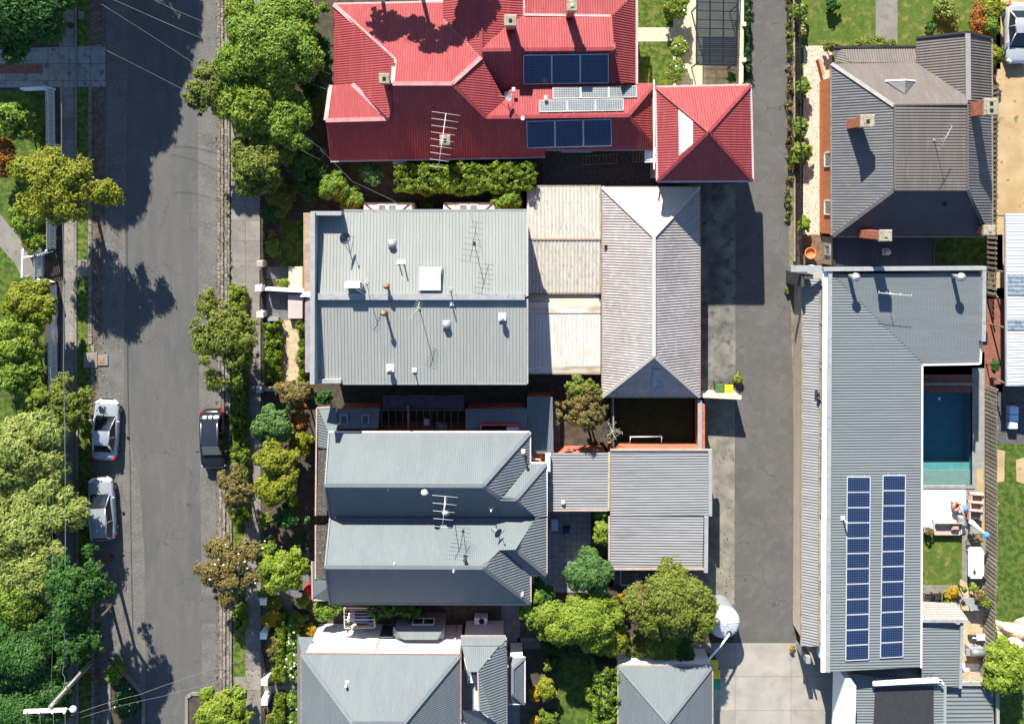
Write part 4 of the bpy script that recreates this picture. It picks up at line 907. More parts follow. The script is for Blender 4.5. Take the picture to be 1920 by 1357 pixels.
# ================================================================== G: bottom garage
G = thing('rear_garage', 'pale hip-roofed garage with a white north wall beside the water tank', 'garage', W(1248, 1300))
ge, gr = 2.7, 4.7
q = [(1159, 1247, ge), (1336, 1247, ge), (1336, 1470, ge), (1159, 1470, ge)]; a_, b_ = (1252, 1354, gr), (1252, 1390, gr)
roof(G, [[q[0], q[1], a_], [q[1], q[2], b_, a_], [q[3], q[0], a_, b_], [q[2], q[3], b_]], m_rpale, FINE)
bars(G, 'ridge_cap', [(q[0], a_), (q[1], a_), (a_, b_)], m_rpalec, .22, .06, .03); bars(G, 'gutter', loop(q), m_roofedge, .1, .1, -.03)
walls(G, q, m_white, .05, 2.55)

# ================================================================== H: brick house top right
H = thing('brick_house', 'orange brick house with striped charcoal roof, flat deck top and four chimneys', 'house', W(1700, 280))
he, hd = 3.75, 6.3
roof(H, [[(1559, 120, he), (1676, 199, hd), (1676, 354, hd), (1561, 442, None)], [(1815, 190, hd), (1858, 186, None), (1860, 420, 4.6), (1848, 424, None), (1815, 356, hd)]], m_rchar, STRIPE)
roof(H, [[(1559, 120, he), (1718, 118, he), (1816, 183, None), (1814, 195, hd), (1677, 197, hd)]], m_rbrown, FINE, label='smooth brownish north slope')
roof(H, [[(1561, 442, he), (1676, 356, hd), (1814, 356, hd), (1846, 424, None), (1845, 442, he)]], m_rshaded, FINE, label='dark shaded south slope')
roof(H, [[(1677, 196, hd + .14), (1814, 195, hd + .06), (1814, 355, hd + .06), (1677, 355, hd + .14)]], m_rbrown, (corr_prof(.04), .2), name='flat_deck_roof')
roof(H, [[(1718, 74, he), (1814, 63, 5.9), (1815, 190, 5.9), (1718, 118, None)], [(1814, 63, 5.9), (1858, 73, 4.4), (1859, 190, 4.4), (1815, 190, 5.9)]], m_rbrown, STRIPE, label='north-east gable')
roof(H, [[(1575, 90, 3.0), (1717, 89, 3.0), (1717, 118, 3.5), (1597, 118, 3.5)], [(1563, 91, 3.0), (1575, 90, 3.0), (1597, 118, 3.5), (1565, 118, 3.0)]], m_rbrown, CORR, name='porch_roof')
bars(H, 'ridge_cap', [((1559, 120, he), (1676, 199, hd)), ((1561, 442, he), (1676, 356, hd)), ((1814, 356, hd), (1846, 424, 4.5))], mat('charcoal_ridge', (.13, .128, .125), (.17, .167, .16), 3, .5), .26, .07, .04)
bars(H, 'wide_ridge_cap', [((1814, 63, 5.95), (1815, 188, 5.95))], mat('grey_ridge', (.22, .215, .215), (.26, .255, .25), 3, .5), .34, .08, .04)
bars(H, 'deck_edge', [((1677, 197, hd + .12), (1814, 196, hd + .12)), ((1677, 197, hd + .1), (1677, 355, hd + .1)), ((1814, 196, hd + .1), (1814, 355, hd + .1)), ((1677, 356, hd + .1), (1814, 356, hd + .1))], m_rbrown, .1, .14, .0)
bars(H, 'barge_board', [((1718, 72, he), (1814, 61, 5.95)), ((1814, 61, 5.95), (1858, 72, 4.4)), ((1563, 89, 3.0), (1717, 88, 3.0))], m_iron, .16, .16)
bars(H, 'gutter', [((1558, 120, he), (1559, 442, he)), ((1860, 73, 4.3), (1861, 424, 4.5)), ((1561, 444, he), (1846, 444, he))], mat('bronze_gutter', (.17, .13, .1), (.24, .19, .15), 3, .5), .12, .12, -.05)
wx = 22.6
HW = [(wx, W(0, 143, 3).y), (W(1842, 0, 3.75).x, W(0, 143, 3).y), (W(1842, 0, 3.75).x, W(0, 440, 3.75).y), (wx, W(0, 440, 3.75).y)]
MB().prism(HW, 0, he - .1).build('brick_wall', m_brick, H)
walls(H, [(1722, 80, he), (1855, 80, he), (1855, 150, he), (1722, 150, he)], m_brick, .2, he - .2, name='brick_wall')
for y in (299, 389):
    window(H, (wx, W(0, y - 13, 2).y), (wx, W(0, y + 13, 2).y), 1.3, 3.1, (-1, 0), 1, m_whitem)
gz = [(1657, 151, 5.0), (1718, 151, 5.0), (1698, 177, None), (1687, 149, 5.55)]
p0, p1, pt, pb = W(1660, 152, 5.0), W(1716, 152, 5.0), W(1697, 150, 5.5), W(1697, 177, 5.75)
MB().face([p0, pb, pt]).face([pt, pb, p1]).face([p0, pt, p1]).build('roof_gablet', m_rchar, H)
MB().bar(p0, pt, .1, .1).bar(pt, p1, .1, .1).build('gablet_trim', m_whitem, H)
chimney(H, (1592, 237, 4.6), (1628, 227, 7.4), .75, .62, m_brickr, label='chimney with one square flue on the west slope')
chimney(H, (1825, 207, 5.4), (1860, 200, 8.3), .72, .9, m_brickr, label='large chimney with two flues at the east edge', pots=2)
chimney(H, (1632, 445, 3.4), (1662, 442, 8.0), .62, .55, m_brickr, label='chimney with a small pot at the south eave', potm=m_steel)
chimney(H, (1838, 434, 3.4), (1857, 432, 5.3), .6, .5, m_brickr, label='small chimney at the south-east corner', potm=m_steel)
vent_pipe(H, 1770, 383, 5.5, .2, .1, m_iron)
antenna(1751, 263, 6.42, 1.8, 'light grey antenna on the flat deck of the brick house', R(62), 7, 1.7, .45, m_steel)
HX = thing('rear_wing', 'dark flat-roofed rear wing of the brick house lying in shade', 'outbuilding', W(1655, 470))
roof(HX, [[(1561, 446, 2.7), (1752, 446, 2.7), (1750, 499, 2.6), (1563, 499, 2.6)]], m_rshaded, (corr_prof(.04), .3))
bars(HX, 'roof_edge', [((1563, 446, 2.72), (1564, 499, 2.65)), ((1752, 446, 2.72), (1750, 499, 2.65))], m_iron, .2, .1)
MB().box((W(1549, 470, 1.3).x + .25, W(0, 470, 1.3).y, 1.3), (.3, 2.0, 2.6)).build('timber_wall', m_timber, HX)
walls(HX, [(1566, 448, 2.6), (1748, 448, 2.6), (1746, 498, 2.6), (1568, 498, 2.6)], m_dtimber, .1, 2.5)
xx = W(1549, 470, 1.3).x + .1
window(HX, (xx, W(0, 460, 1.3).y), (xx, W(0, 478, 1.3).y), .9, 1.9, (-1, 0), 1, m_greyw, m_gglass)
turbine_vent(HX, 1660, 472, 2.7, .17, m_steel)
# ================================================================== I: long modern house with solar panels and pool
I = thing('modern_house', 'long modern grey-roofed house with white side wall beside the rear lane', 'house', W(1660, 880))
z0, z1 = 4.9, 4.55
roof(I, [[(1560, 515, z0), (1730, 681, z1), (1727, 1250, z1), (1556, 1258, z0)]], m_rmod, STRIPE)
roof(I, [[(1560, 514, 4.9), (1838, 512, 4.9), (1836, 681, z1), (1730, 681, z1)]], m_rmod, (corr_prof(.02), .1), name='wing_roof')
bars(I, 'valley_gutter', [((1560, 515, z0), (1730, 681, z1))], m_rchar, .14, .03, .0)
mb = MB()
for a, b in (((1483, 504, 4.0), (1540, 504, 4.0)),): mb.bar(W(*a), W(*b), .42, .3, drop=1)
for a, b in (((1545, 505, 5.2), (1850, 503, 5.2)), ((1846, 508, 5.2), (1845, 640, 5.15)), ((1557, 508, 5.1), (1553, 1260, 5.1))): mb.bar(W(*a), W(*b), .26, .5, drop=1)
mb.build('parapet', m_pcap, I)
MB().bar(W(1547, 507, 4.86), W(1543, 1259, 4.86), .3, .12).build('added_sunlit_strip', m_white, I)  # white bar added so the side wall reads as brightly sunlit
bars(I, 'eave_gutter', [((1729, 684, z1), (1838, 682, z1)), ((1729, 684, z1), (1727, 1251, z1)), ((1840, 640, 4.6), (1838, 682, 4.6))], m_gutw, .12, .1, .0)
walls(I, [(1562, 517, z0), (1836, 516, z0), (1834, 679, z0), (1728, 683, z0), (1724, 1247, z0), (1560, 1254, z0)], m_greyw, .12, 4.4)
xw = 21.72                                             # tall white side wall with strip windows above the lean-to
ya, yb = W(0, 505, 4.8).y, W(0, 1259, 4.8).y
MB().box((xw + .12, (ya + yb) / 2, 2.4), (.24, abs(yb - ya), 4.8)).build('white_wall', m_white, I)
for y0, y1 in ((535, 678), (690, 812), (824, 966), (1090, 1112), (1165, 1205)):
    window(I, (xw - .01, W(0, y0, 3.4).y), (xw - .01, W(0, y1, 3.4).y), 3.05, 3.75, (-1, 0), max(1, (y1 - y0) // 50), m_greyw, m_gglass, name='strip_window')
roof(I, [[(1506, 523, 2.45), (1538, 523, 3.0), (1534, 1211, 3.0), (1503, 1211, 2.45)]], m_rlean, ([(0, 0), (.25, .02), (.5, .045), (.75, .02)], .2), name='carport_roof')
bars(I, 'carport_gutter', [((1504, 523, 2.45), (1502, 1211, 2.45)), ((1538, 523, 3.08), (1535, 1211, 3.08))], m_timber, .1, .1, .0)
t = thing('batten_screen', 'long fine batten screen wall beside the lane below the striped carport roof', 'screen', W(1488, 860))
P0, P1 = W(1489, 534, 0), W(1487, 1172, 0); mb = MB(); n = 150
for k in range(n): mb.bar((P0 + (P1 - P0) * (k / n)), (P0 + (P1 - P0) * (k / n)) + Vector((-.06, 0, 2.4)), .09, .04, up=(1, 0, 0))
for z in (.1, .6, 1.1, 1.6, 2.1): mb.bar(P0 + Vector((.05, 0, z)), P1 + Vector((.05, 0, z)), .03, .05)
mb.build('batten_row', mat('pale_batten', (.4, .36, .3), (.5, .45, .37), 2, .8, fine=.15), t)
mb = MB(); q0, q1 = W(1489, 1172, 0), W(1509, 1215, 0)
mb.prism([(q0.x + .1, q0.y), (q0.x + .25, q0.y), (q1.x, q1.y), (q1.x - .12, q1.y)], 0, 2.4).build('end_panel', m_timber, t)
MB().box(W(1506, 1222, 1.2), (.3, .5, 2.4)).build('end_post', m_greyw, t)
MB().box(W(1490, 522, 1.9), (.18, .9, 3.8)).box(W(1500, 515, 1.9), (.7, .3, 3.8)).build('boundary_wall', mat('dark_slats', (.05, .05, .055), (.075, .075, .08), 4, .6, brick=(9, .12, 0.0), mortar=(.02, .02, .02), msize=.02, vert=True), I)
for x in (1592, 1786):
    b = W(x, 517, 4.9); mb = MB(); mb.tube([b, b + Vector((0, 0, 1.25))], .14, 14)
    o = mb.build('flue', m_steel, I)
    MB().lathe((b.x, b.y, b.z + 1.2), [(.15, 0), (.3, .02), (.3, .12), (.16, .24), (.0, .32)], 18).build('flue_cowl', m_steel, o)
antenna(1662, 548, 4.95, 1.3, 'thin white antenna boom on the wing roof of the modern house', R(-5), 4, 2.2, .3, m_whitem)
vent_pipe(I, 1580, 971, 4.9, .8, .05, m_whitem); vent_pipe(I, 1531, 745, 2.9, .3, .07, m_iron, True); vent_pipe(I, 1531, 735, 2.9, .25, .06, m_iron, True)
plI = [(1560, 515, z0), (1730, 681, z1), (1727, 1250, z1)]
ordn = ['topmost', 'second', 'third', 'fourth', 'fifth', 'sixth', 'seventh', 'eighth', 'ninth', 'tenth', 'eleventh', 'lowest']
m_frw = mat('pale_panel_frame', (.46, .48, .5), None, rough=.5)
for cn, (xa, ya_, xb, yb_), wpx in (('left', (1587, 893, 1584, 1237), 44), ('right', (1654, 890, 1649, 1232), 43)):
    for k in range(12):
        u0, u1 = k / 12, (k + 1) / 12
        f = lambda u, s_: (xa + (xb - xa) * u + s_ * wpx, ya_ + (yb_ - ya_) * u - s_ * 2.5 * u)
        solar_panel(onplane(plI, [f(u0, 0), f(u0, 1), f(u1, 1), f(u1, 0)]), '%s blue panel from the top in the %s column on the modern house roof' % (ordn[k], cn), 'solar panels in two columns on the modern house', m_cell, m_frw)
# pool
Pl = thing('swimming_pool', 'deep blue lap pool with a shallow green ledge beside the modern house', 'swimming pool', W(1776, 815))
def pr(x0, y0, x1, y1): return [tuple(W(x, y, 0)[:2]) for x, y in ((x0, y1), (x1, y1), (x1, y0), (x0, y0))]
mb = MB(); p = pr(1700, 722, 1822, 910); cx = [q[0] for q in p]; cy = [q[1] for q in p]
xa, xb, ya_, yb_ = min(cx), max(cx), min(cy), max(cy); hh = .16
yst = W(0, 881, -.3).y; yl = W(0, 867, -.4).y
m_tile = mat('green_pool_tile', (.12, .27, .26), (.15, .32, .3), 3, .4, fine=.1)
for c, d in ((((xa + xb) / 2, ya_ - .1, hh / 2 - .08), (xb - xa + .4, .2, hh)), (((xa + xb) / 2, yb_ + .1, hh / 2 - .08), (xb - xa + .4, .2, hh)), ((xb + .08, (ya_ + yb_) / 2, hh / 2 - .08), (.16, yb_ - ya_, hh)), ((xa - .08, (ya_ + yb_) / 2, hh / 2 - .08), (.16, yb_ - ya_, hh))): mb.box(c, d)
mb.build('coping', m_deckst, Pl)
dz = -1.35
MB().face([(xa, ya_, dz), (xb, ya_, dz), (xb, yb_, dz), (xa, yb_, dz)]).face([(xb, ya_, dz), (xb, ya_, .05), (xb, yb_, .05), (xb, yb_, dz)]).face([(xa, yb_, dz), (xb, yb_, dz), (xb, yb_, .05), (xa, yb_, .05)]).face([(xa, ya_, dz), (xa, yb_, dz), (xa, yb_, .05), (xa, ya_, .05)]).face([(xa, ya_, dz), (xa, ya_, .05), (xb, ya_, .05), (xb, ya_, dz)]).build('floor_lining', m_pool, Pl)
MB().box(((xa + xb) / 2, (ya_ + yst) / 2, dz / 2 - .13), (xb - xa - .01, abs(yst - ya_), -dz - .3)).build('shallow_ledge', m_poolst, Pl)
MB().box(((xa + xb) / 2, (yst + yl) / 2, dz / 2 - .17), (xb - xa - .01, abs(yst - yl), -dz - .4)).build('entry_step', m_tile, Pl)
mb = MB(); n = 40; P = [(xa + (xb - xa) * i / n, ya_ + (yb_ - ya_) * j / n, -.06 + .012 * math.sin(i * .9 + 1.3 * math.sin(j * .5)) + .01 * math.sin(j * .8 + i * .35)) for i in range(n + 1) for j in range(n + 1)]
mb.add(P, [[i * (n + 1) + j, (i + 1) * (n + 1) + j, (i + 1) * (n + 1) + j + 1, i * (n + 1) + j + 1] for i in range(n) for j in range(n)], 0, True).build('water_surface', m_water, Pl)
tag(MB().lathe(W(1761, 747, -.05), [(.0, 0), (.12, 0), (.1, .04), (.02, .06)], 14).build('pool_float', m_alu), 'small pale round float near the dark end of the pool', 'pool float')
sheet('path', [(1823, 690), (1846, 690), (1846, 909), (1823, 909)][::-1], 3, m_deckst)
# slatted timber fences
def slat_fence(pts, label, hgt=1.9, name='timber_fence', gap=.24, slat=.16, group=None, m=None, rails=True, lean=0.0, diag=0.0):
    t = thing(name, label, 'fence', W(*pts[0]), group); mb = MB(); rl = [MB(), MB()]; ps = MB()
    for a, b in zip(pts, pts[1:]):
        A_, B_ = W(*a), W(*b); L_ = (B_ - A_).length; d = (B_ - A_) / L_; n = max(1, int(L_ / gap))
        for k in range(n):
            p = A_ + d * (k + .5) * L_ / n
            mb.bar(p + Vector((lean * 0, 0, .06)), p + d * diag + Vector((0, 0, hgt)), slat, .022, up=(-d.y, d.x, 0))
        nn = Vector((-d.y, d.x, 0)) * .045
        for q, z in zip(rl, (.35, hgt - .3)): q.bar(A_ + nn + Vector((0, 0, z)), B_ + nn + Vector((0, 0, z)), .045, .07)
        m_ = max(1, int(L_ / 2.6))
        for k in range(m_ + 1): p = A_ + (B_ - A_) * k / m_ + nn * 1.6; ps.box((p.x, p.y, hgt / 2), (.1, .1, hgt))
    mb.build('paling_row', m or m_timberi, t)
    for q in rl: q.build('rail', m_timber if m is None else m, t)
    if rails: ps.build('post', m_timber if m is None else m, t)
    return t
slat_fence([(1846, 722), (1848, 1000), (1843, 1165), (1834, 1262)], 'long weathered paling fence between the pool terrace and the open lawn', 1.75, gap=.3, slat=.19)
slat_fence([(1850, 165), (1847, 440), (1846, 552)], 'weathered paling fence between the brick house and the dirt drive', 1.75, gap=.34, slat=.18)
slat_fence([(1838, 1262), (1846, 1420)], 'dark paling fence in the lower right corner behind the leafy tree', 1.7)
# ================================================================== K: lower right outbuildings of the modern house
K = thing('grey_annexe', 'grey striped flat annexe roofs at the lower right behind the modern house', 'outbuilding', W(1760, 1250))
roof(K, [[(1728, 1166, 3.2), (1803, 1170, 3.05), (1800, 1288, 3.05), (1727, 1285, 3.2)]], m_rmod, STRIPE)
roof(K, [[(1594, 1262, 3.6), (1772, 1284, 3.45), (1771, 1420, 3.45), (1592, 1420, 3.6)]], m_rmod, STRIPE, label='roof below the long modern house')
roof(K, [[(1773, 1285, 2.6), (1862, 1285, 2.5), (1860, 1420, 2.5), (1772, 1420, 2.6)]], m_rmod, (corr_prof(.05), .29), label='wide ribbed roof')
mb = MB(); mb.face([W(1728, 1160, 3.4), W(1815, 1160, 3.4), W(1793, 1130, 2.7), W(1728, 1127, 2.7)]).build('tiled_slope', mat('diagonal_tile', (.3, .27, .24), (.42, .39, .36), island=True, rough=.8, brick=(.12, .12, .5), mortar=(.16, .15, .13), msize=.02), K)
bars(K, 'roof_edge', [((1728, 1163, 3.45), (1814, 1163, 3.45)), ((1803, 1168, 3.25), (1800, 1289, 3.1)), ((1773, 1280, 2.75), (1866, 1279, 2.75)), ((1771, 1284, 3.4), (1770, 1420, 3.4)), ((1870, 1280, 2.7), (1871, 1420, 2.7))], m_pcap, .2, .16, .0)
bars(K, 'white_parapet', [((1583, 1262, 3.7), (1579, 1420, 3.7))], m_white, .4, 3.4)
bars(K, 'gutter_channel', [((1637, 1283, 3.95), (1766, 1276, 3.95)), ((1637, 1277, 3.95), (1758, 1272, 3.95)), ((1637, 1277, 3.95), (1638, 1284, 3.95)), ((1758, 1272, 3.95), (1769, 1281, 3.95))], m_whitem, .13, .12, .0)
walls(K, [(1730, 1170, 3.2), (1800, 1172, 3.2), (1798, 1286, 3.0), (1770, 1290, 3.0), (1770, 1420, 3.0), (1596, 1420, 3.0), (1597, 1264, 3.0), (1730, 1264, 3.0)], m_greyw, .1, 3.0)
walls(K, [(1774, 1288, 2.5), (1866, 1288, 2.5), (1866, 1420, 2.4), (1774, 1420, 2.4)], m_timber, .05, 2.35)
t = thing('pool_heating_mat', 'black solar heating mat with curled hoses on the lower roof', 'solar mat', W(1690, 1320, 3.6))
a4 = [(1640, 1288), (1750, 1285), (1750, 1420), (1634, 1420)]
P = onplane([(1594, 1262, 3.6), (1772, 1284, 3.45), (1771, 1420, 3.45)], a4)
MB().corr([p + Vector((0, 0, .06)) for p in P], corr_prof(.02), .07, dirn=(0, 1, 0)).build('mat_strip', m_mat, t)
mb = MB()
for k in range(12):
    p = onplane([(1594, 1262, 3.6), (1772, 1284, 3.45), (1771, 1420, 3.45)], [(1640 + k * 9.6, 1270 - k * .5)])[0] + Vector((0, 0, .1))
    mb.tube([p + Vector((math.cos(a) * .13, math.sin(a) * .2, .12 * math.sin(a * .5))) for a in [i * math.pi / 5 for i in range(1, 10)]], .022, 5)
mb.build('hose_loop', m_black, t)
tag(MB().face([W(1795, 1243, .03), W(1838, 1243, .03), W(1850, 1272, .03), W(1795, 1272, .03)][::-1]).build('paving', m_whitem), kind='structure')
# ================================================================== J: right-edge shed
J = thing('silver_shed', 'long silver corrugated shed roof with clear panels at the right edge', 'shed', W(1910, 560))
roof(J, [[(1885, 401, 2.4), (1975, 401, 2.9), (1978, 723, 2.9), (1887, 723, 2.4)]], m_rshed, STRIPE)
for y0, y1 in ((515, 554), (598, 618)):
    ps = onplane([(1885, 401, 2.4), (1975, 401, 2.9), (1978, 723, 2.9)], [(1888, y0), (1970, y0), (1970, y1), (1888, y1)])
    MB().corr([p + Vector((0, 0, .06)) for p in ps], corr_prof(.03), .3).build('clear_panel', MATS['blue_grey_sheet'], J)
for y in (405, 510, 615, 719):
    for x, z in ((1888, 2.35), (1972, 2.8)): p = W(x, y, z); MB().box((p.x, p.y, z / 2), (.1, .1, z)).build('post', m_timber, J)
MB().bar(W(1972, 404, 1.3), W(1974, 720, 1.3), .06, 2.6).build('back_wall', m_greyw, J)
bars(J, 'gutter', [((1884, 401, 2.38), (1886, 723, 2.38))], m_greyw, .12, .1)
tag(MB().rbox(W(1898, 768, .3), (.65, .52, .6), .04).build('storage_box', m_cl['blue']), 'pale blue box, nearest the shed of three in the shade at the right edge', 'box', 'blue boxes at the right edge')
tag(MB().rbox(W(1898, 782, .3), (.62, .45, .6), .04).build('storage_box', m_cl['blue']), 'pale blue box, middle of three in the shade at the right edge', 'box', 'blue boxes at the right edge')
tag(MB().rbox(W(1897, 796, .3), (.6, .52, .6), .04).build('storage_box', m_cl['blue']), 'pale blue box, lowest of three in the shade at the right edge', 'box', 'blue boxes at the right edge')
for o in bpy.data.objects:
    if o.name.startswith('storage_box'): o.data.materials[0] = MATS.get('pale_blue_box') or mat('pale_blue_box', (.42, .56, .72), (.48, .62, .78), 3, .5)
# beige tarpaulin
t = thing('tarpaulin', 'crumpled beige tarpaulin heaped on the lawn at the right edge', 'tarpaulin', W(1905, 1185))
random.seed(9); mb = MB(); n = 16; P = []
for i in range(n + 1):
    for j in range(n + 1):
        u, v = i / n, j / n; x = 1868 + u * 75; y = 1160 + v * 45 + 6 * math.sin(u * 5)
        q = W(x + 8 * (v - .5), y + 14 * u * (v - .3), 0); e_ = min(u, 1 - u, v, 1 - v)
        z = .05 + min(1, e_ * 5) * (.35 + .25 * math.sin(u * 9 + v * 5) + .2 * math.sin(v * 13 - u * 7)) + random.uniform(0, .1)
        P.append((q.x, q.y, max(.03, z)))
mb.add(P, [[i * (n + 1) + j, i * (n + 1) + j + 1, (i + 1) * (n + 1) + j + 1, (i + 1) * (n + 1) + j] for i in range(n) for j in range(n)], 0, False)
mb.build('sheet', mat('beige_tarp', (.55, .42, .28), (.62, .5, .35), 3, .8), t)

# ================================================================== pool terrace furniture
m_wick = mat('pink_beige_wicker', (.45, .33, .26), (.52, .4, .32), 6, .8, fine=.12)
m_wickd = mat('brown_cushion', (.2, .13, .1), (.26, .17, .13), 6, .9)
t = thing('outdoor_sofa', 'pinkish outdoor two-seat sofa with a slatted back on the patio edge', 'sofa', W(1770, 985))
c = W(1771, 986, 0)
MB().rbox((c.x, c.y - .15, .36), (2.0, .8, .16), .05).build('seat', m_wick, t)
mb = MB()
for k in range(5): mb.box((c.x, c.y + .28 + k * .055, .5 + k * .085), (1.95, .05, .075), 0)
mb.build('backrest', m_wick, t)
for s_ in (-1, 1): MB().rbox((c.x + s_ * 1.0, c.y + .05, .5), (.1, .95, .12), .03).build('armrest', m_wick, t)
for sx, sy in ((-1, 1), (1, 1), (-1, -1), (1, -1)): MB().box((c.x + sx * .9, c.y + sy * .42, .15), (.07, .07, .3)).build('leg', m_iron, t)
tag(MB().rbox((c.x + .5, c.y + .12, .6), (.55, .42, .28), .1).build('cushion', mat('tan_cushion', (.36, .24, .17), (.42, .29, .21), 4, .9)), 'square tan cushion on the right of the outdoor sofa', 'cushion')
def tub(px, py, label, rz=0.0):
    t = thing('tub_chair', label, 'chair', W(px, py), 'pinkish tub chairs by the fence', rz)
    o = world_loc(t); mb = MB(); mb.rbox((o.x, o.y - .05, .34), (.8, .7, .14), .04).build('seat', m_wick, t)
    mb = MB(); mb.bar((o.x - .42, o.y + .4, .6), (o.x + .42, o.y + .34, .6), .09, .55)
    mb.build('backrest', m_wick, t)
    for s_ in (-1, 1): MB().bar((o.x + s_ * .42, o.y + .4, .56), (o.x + s_ * .42, o.y - .38, .5), .1, .36).build('armrest', m_wick, t)
    MB().rbox((o.x, o.y + .08, .46), (.6, .5, .12), .04).build('cushion', m_wickd, t)
    for sx, sy in ((-1, 1), (1, 1), (-1, -1), (1, -1)): MB().box((o.x + sx * .34, o.y + sy * .3, .14), (.06, .06, .28)).build('leg', m_iron, t)
    return t
tub(1824, 930, 'pinkish tub chair nearest the pool in the row of three by the fence'); tub(1822, 945, 'middle pinkish tub chair in the row of three by the fence'); tub(1821, 960, 'pinkish tub chair nearest the pool toys in the row of three')
t = thing('potted_plant', 'small flowering plant in a grey pot beside the outdoor sofa', 'potted plant', W(1735, 990))
MB().lathe(W(1735, 991, 0), [(.2, 0), (.27, .42), (.3, .44), (.24, .44), (.22, .36), (0, .36)], 16).build('pot', m_concl, t); POT1 = t
t = thing('swim_ring', 'orange and white swim ring lying near the patio', 'swim ring', W(1794, 949))
mb = MB(); mb2 = MB(); c = W(1794, 949, .55)
for q in range(8):
    tgt = mb if q % 2 == 0 else mb2
    tgt.tube([c + Vector((.22 * math.cos(a), .3 * math.sin(a), .1 * math.sin(a))) for a in [2 * math.pi * (q + i / 4) / 8 for i in range(5)]], .1, 8)
mb.build('orange_section', mat('orange_vinyl', (.75, .12, .03), None, rough=.35), t)
mb2.build('pale_section', mat('pink_vinyl', (.75, .4, .3), None, rough=.35), t)
MB().box(c - Vector((0, 0, .3)), (.4, .5, .5)).build('storage_basket', m_greyw, t)
t = thing('pool_noodle', 'orange and pale striped foam noodle leaning across the toys', 'pool noodle', W(1803, 962))
mb = MB(); mb.tube([W(1800, 948, .7), W(1806, 962, .55), W(1813, 980, .3)], .07, 8).build('foam_tube', mat('coral_foam', (.7, .2, .14), (.75, .5, .45), 6, .7), t)
tag(MB().lathe(W(1806, 952, .3), [(.18, 0), (.28, .1), (.25, .3), (.05, .36)], 12).build('toy_bucket', m_cl['blue']), 'blue toy bucket between the swim ring and the tub chairs', 'bucket')
tag(MB().rbox(W(1803, 976, .35), (.5, .85, .5), .15, .2).build('grey_bag', m_greyw), 'grey bag lying between the sofa and the folded umbrella', 'bag')
t = thing('patio_umbrella', 'folded white patio umbrella leaning on the fence with a blue tip cover', 'umbrella', W(1818, 976))
a, b = W(1818, 976, .9), W(1850, 1003, 1.5)
MB().tube([a, a.lerp(b, .15), a.lerp(b, .6), a.lerp(b, .9)], [.16, .2, .12, .05], 10).build('canopy', m_white, t)
MB().tube([a.lerp(b, .88), b], [.06, .05], 8).lathe(b - Vector((0, 0, .2)), [(.1, 0), (.24, .1), (.2, .3), (.05, .38)], 7, smooth=False).build('tip_cover', mat('bright_blue_cover', (.05, .22, .6), (.07, .28, .68), 4, .6), t)
MB().tube([a, W(1816, 975, 0)], .03, 6).build('pole', m_alu, t)
t = thing('bicycle', 'dark bicycle lying among toys beside the folded umbrella', 'bicycle', W(1825, 1010))
for px, py in ((1818, 1016), (1834, 1006)):
    mb = MB(); c = W(px, py, .3); mb.tube([c + Vector((.27 * math.cos(a), .27 * math.sin(a), .1 * math.sin(a))) for a in [2 * math.pi * i / 18 for i in range(19)]], .03, 5)
    for i in range(6): mb.tube([c, c + Vector((.27 * math.cos(i), .27 * math.sin(i), .1 * math.sin(i)))], .006, 3)
    mb.build('wheel', m_black, t)
c1_, c2_ = W(1818, 1016, .32), W(1834, 1006, .32); k_ = W(1828, 1016, .45)
MB().tube([c1_, k_, c2_], .022, 5).tube([c1_, W(1824, 1006, .5), c2_], .022, 5).build('frame', m_iron, t)
MB().rbox(W(1825, 1003, .55), (.12, .24, .06), .02).build('saddle', m_black, t)
t = thing('paddle_board', 'white paddle board propped flat beside the fence with a paddle on it', 'paddle board', W(1830, 1055))
P = [(1816, 1031), (1820, 1026), (1840, 1026), (1845, 1031), (1844, 1078), (1840, 1084), (1821, 1084), (1816, 1079)]
mb = MB(); mb.prism([tuple(W(x, y, .7)[:2]) for x, y in P], .58, .72).build('board', m_whitem, t)
MB().tube([W(1826, 1050, .76), W(1827, 1070, .76)], .02, 6).lathe(W(1827, 1072, .74), [(.0, 0), (.1, .01), (.1, .03), (0, .04)], 10, sy=1.6).build('paddle', m_iron, t)
for x, y in ((1821, 1034), (1840, 1076)): MB().box(W(x, y, .29), (.5, .08, .58)).build('trestle', m_dtimber, t)
def lounge(px, py, label):
    t = thing('garden_chair', label, 'chair', W(px, py), 'black slatted garden chairs'); o = world_loc(t)
    mb = MB()
    for k in range(6): mb.box((o.x, o.y - .28 + k * .1, .4), (.62, .07, .03))
    mb.build('seat', m_black, t); mb = MB()
    for k in range(6): mb.box((o.x, o.y + .34 + k * .03, .48 + k * .09), (.62, .025, .07))
    mb.build('backrest', m_black, t)
    for s_ in (-1, 1): MB().box((o.x + s_ * .33, o.y + .05, .6), (.05, .65, .04)).build('armrest', m_black, t)
    for sx, sy in ((-1, 1), (1, 1), (-1, -1), (1, -1)): MB().box((o.x + sx * .3, o.y + sy * .28, .2), (.04, .04, .4)).build('leg', m_black, t)
lounge(1737, 1117, 'black slatted garden chair close to the modern house wall'); lounge(1753, 1116, 'black slatted garden chair beside the ornamental grass')
t = thing('outdoor_table', 'pale slatted outdoor table with dark legs under pot plants by the fence', 'table', W(1825, 1135))
mb = MB(); T4 = [(1802, 1121), (1863, 1141), (1863, 1144), (1824, 1144)]
for k in range(6):
    a = W(1803 + k * 3.6, 1121 + k * 4, .85); b = W(1852 + k * 2, 1124 + k * 4, .85); mb.bar(a, b, .14, .03)
mb.build('table_top', m_pcap, t)
for x, y in ((1806, 1124), (1850, 1126), (1826, 1142), (1860, 1142)): p = W(x, y, .82); MB().box((p.x, p.y, .41), (.06, .06, .82)).build('leg', m_iron, t)
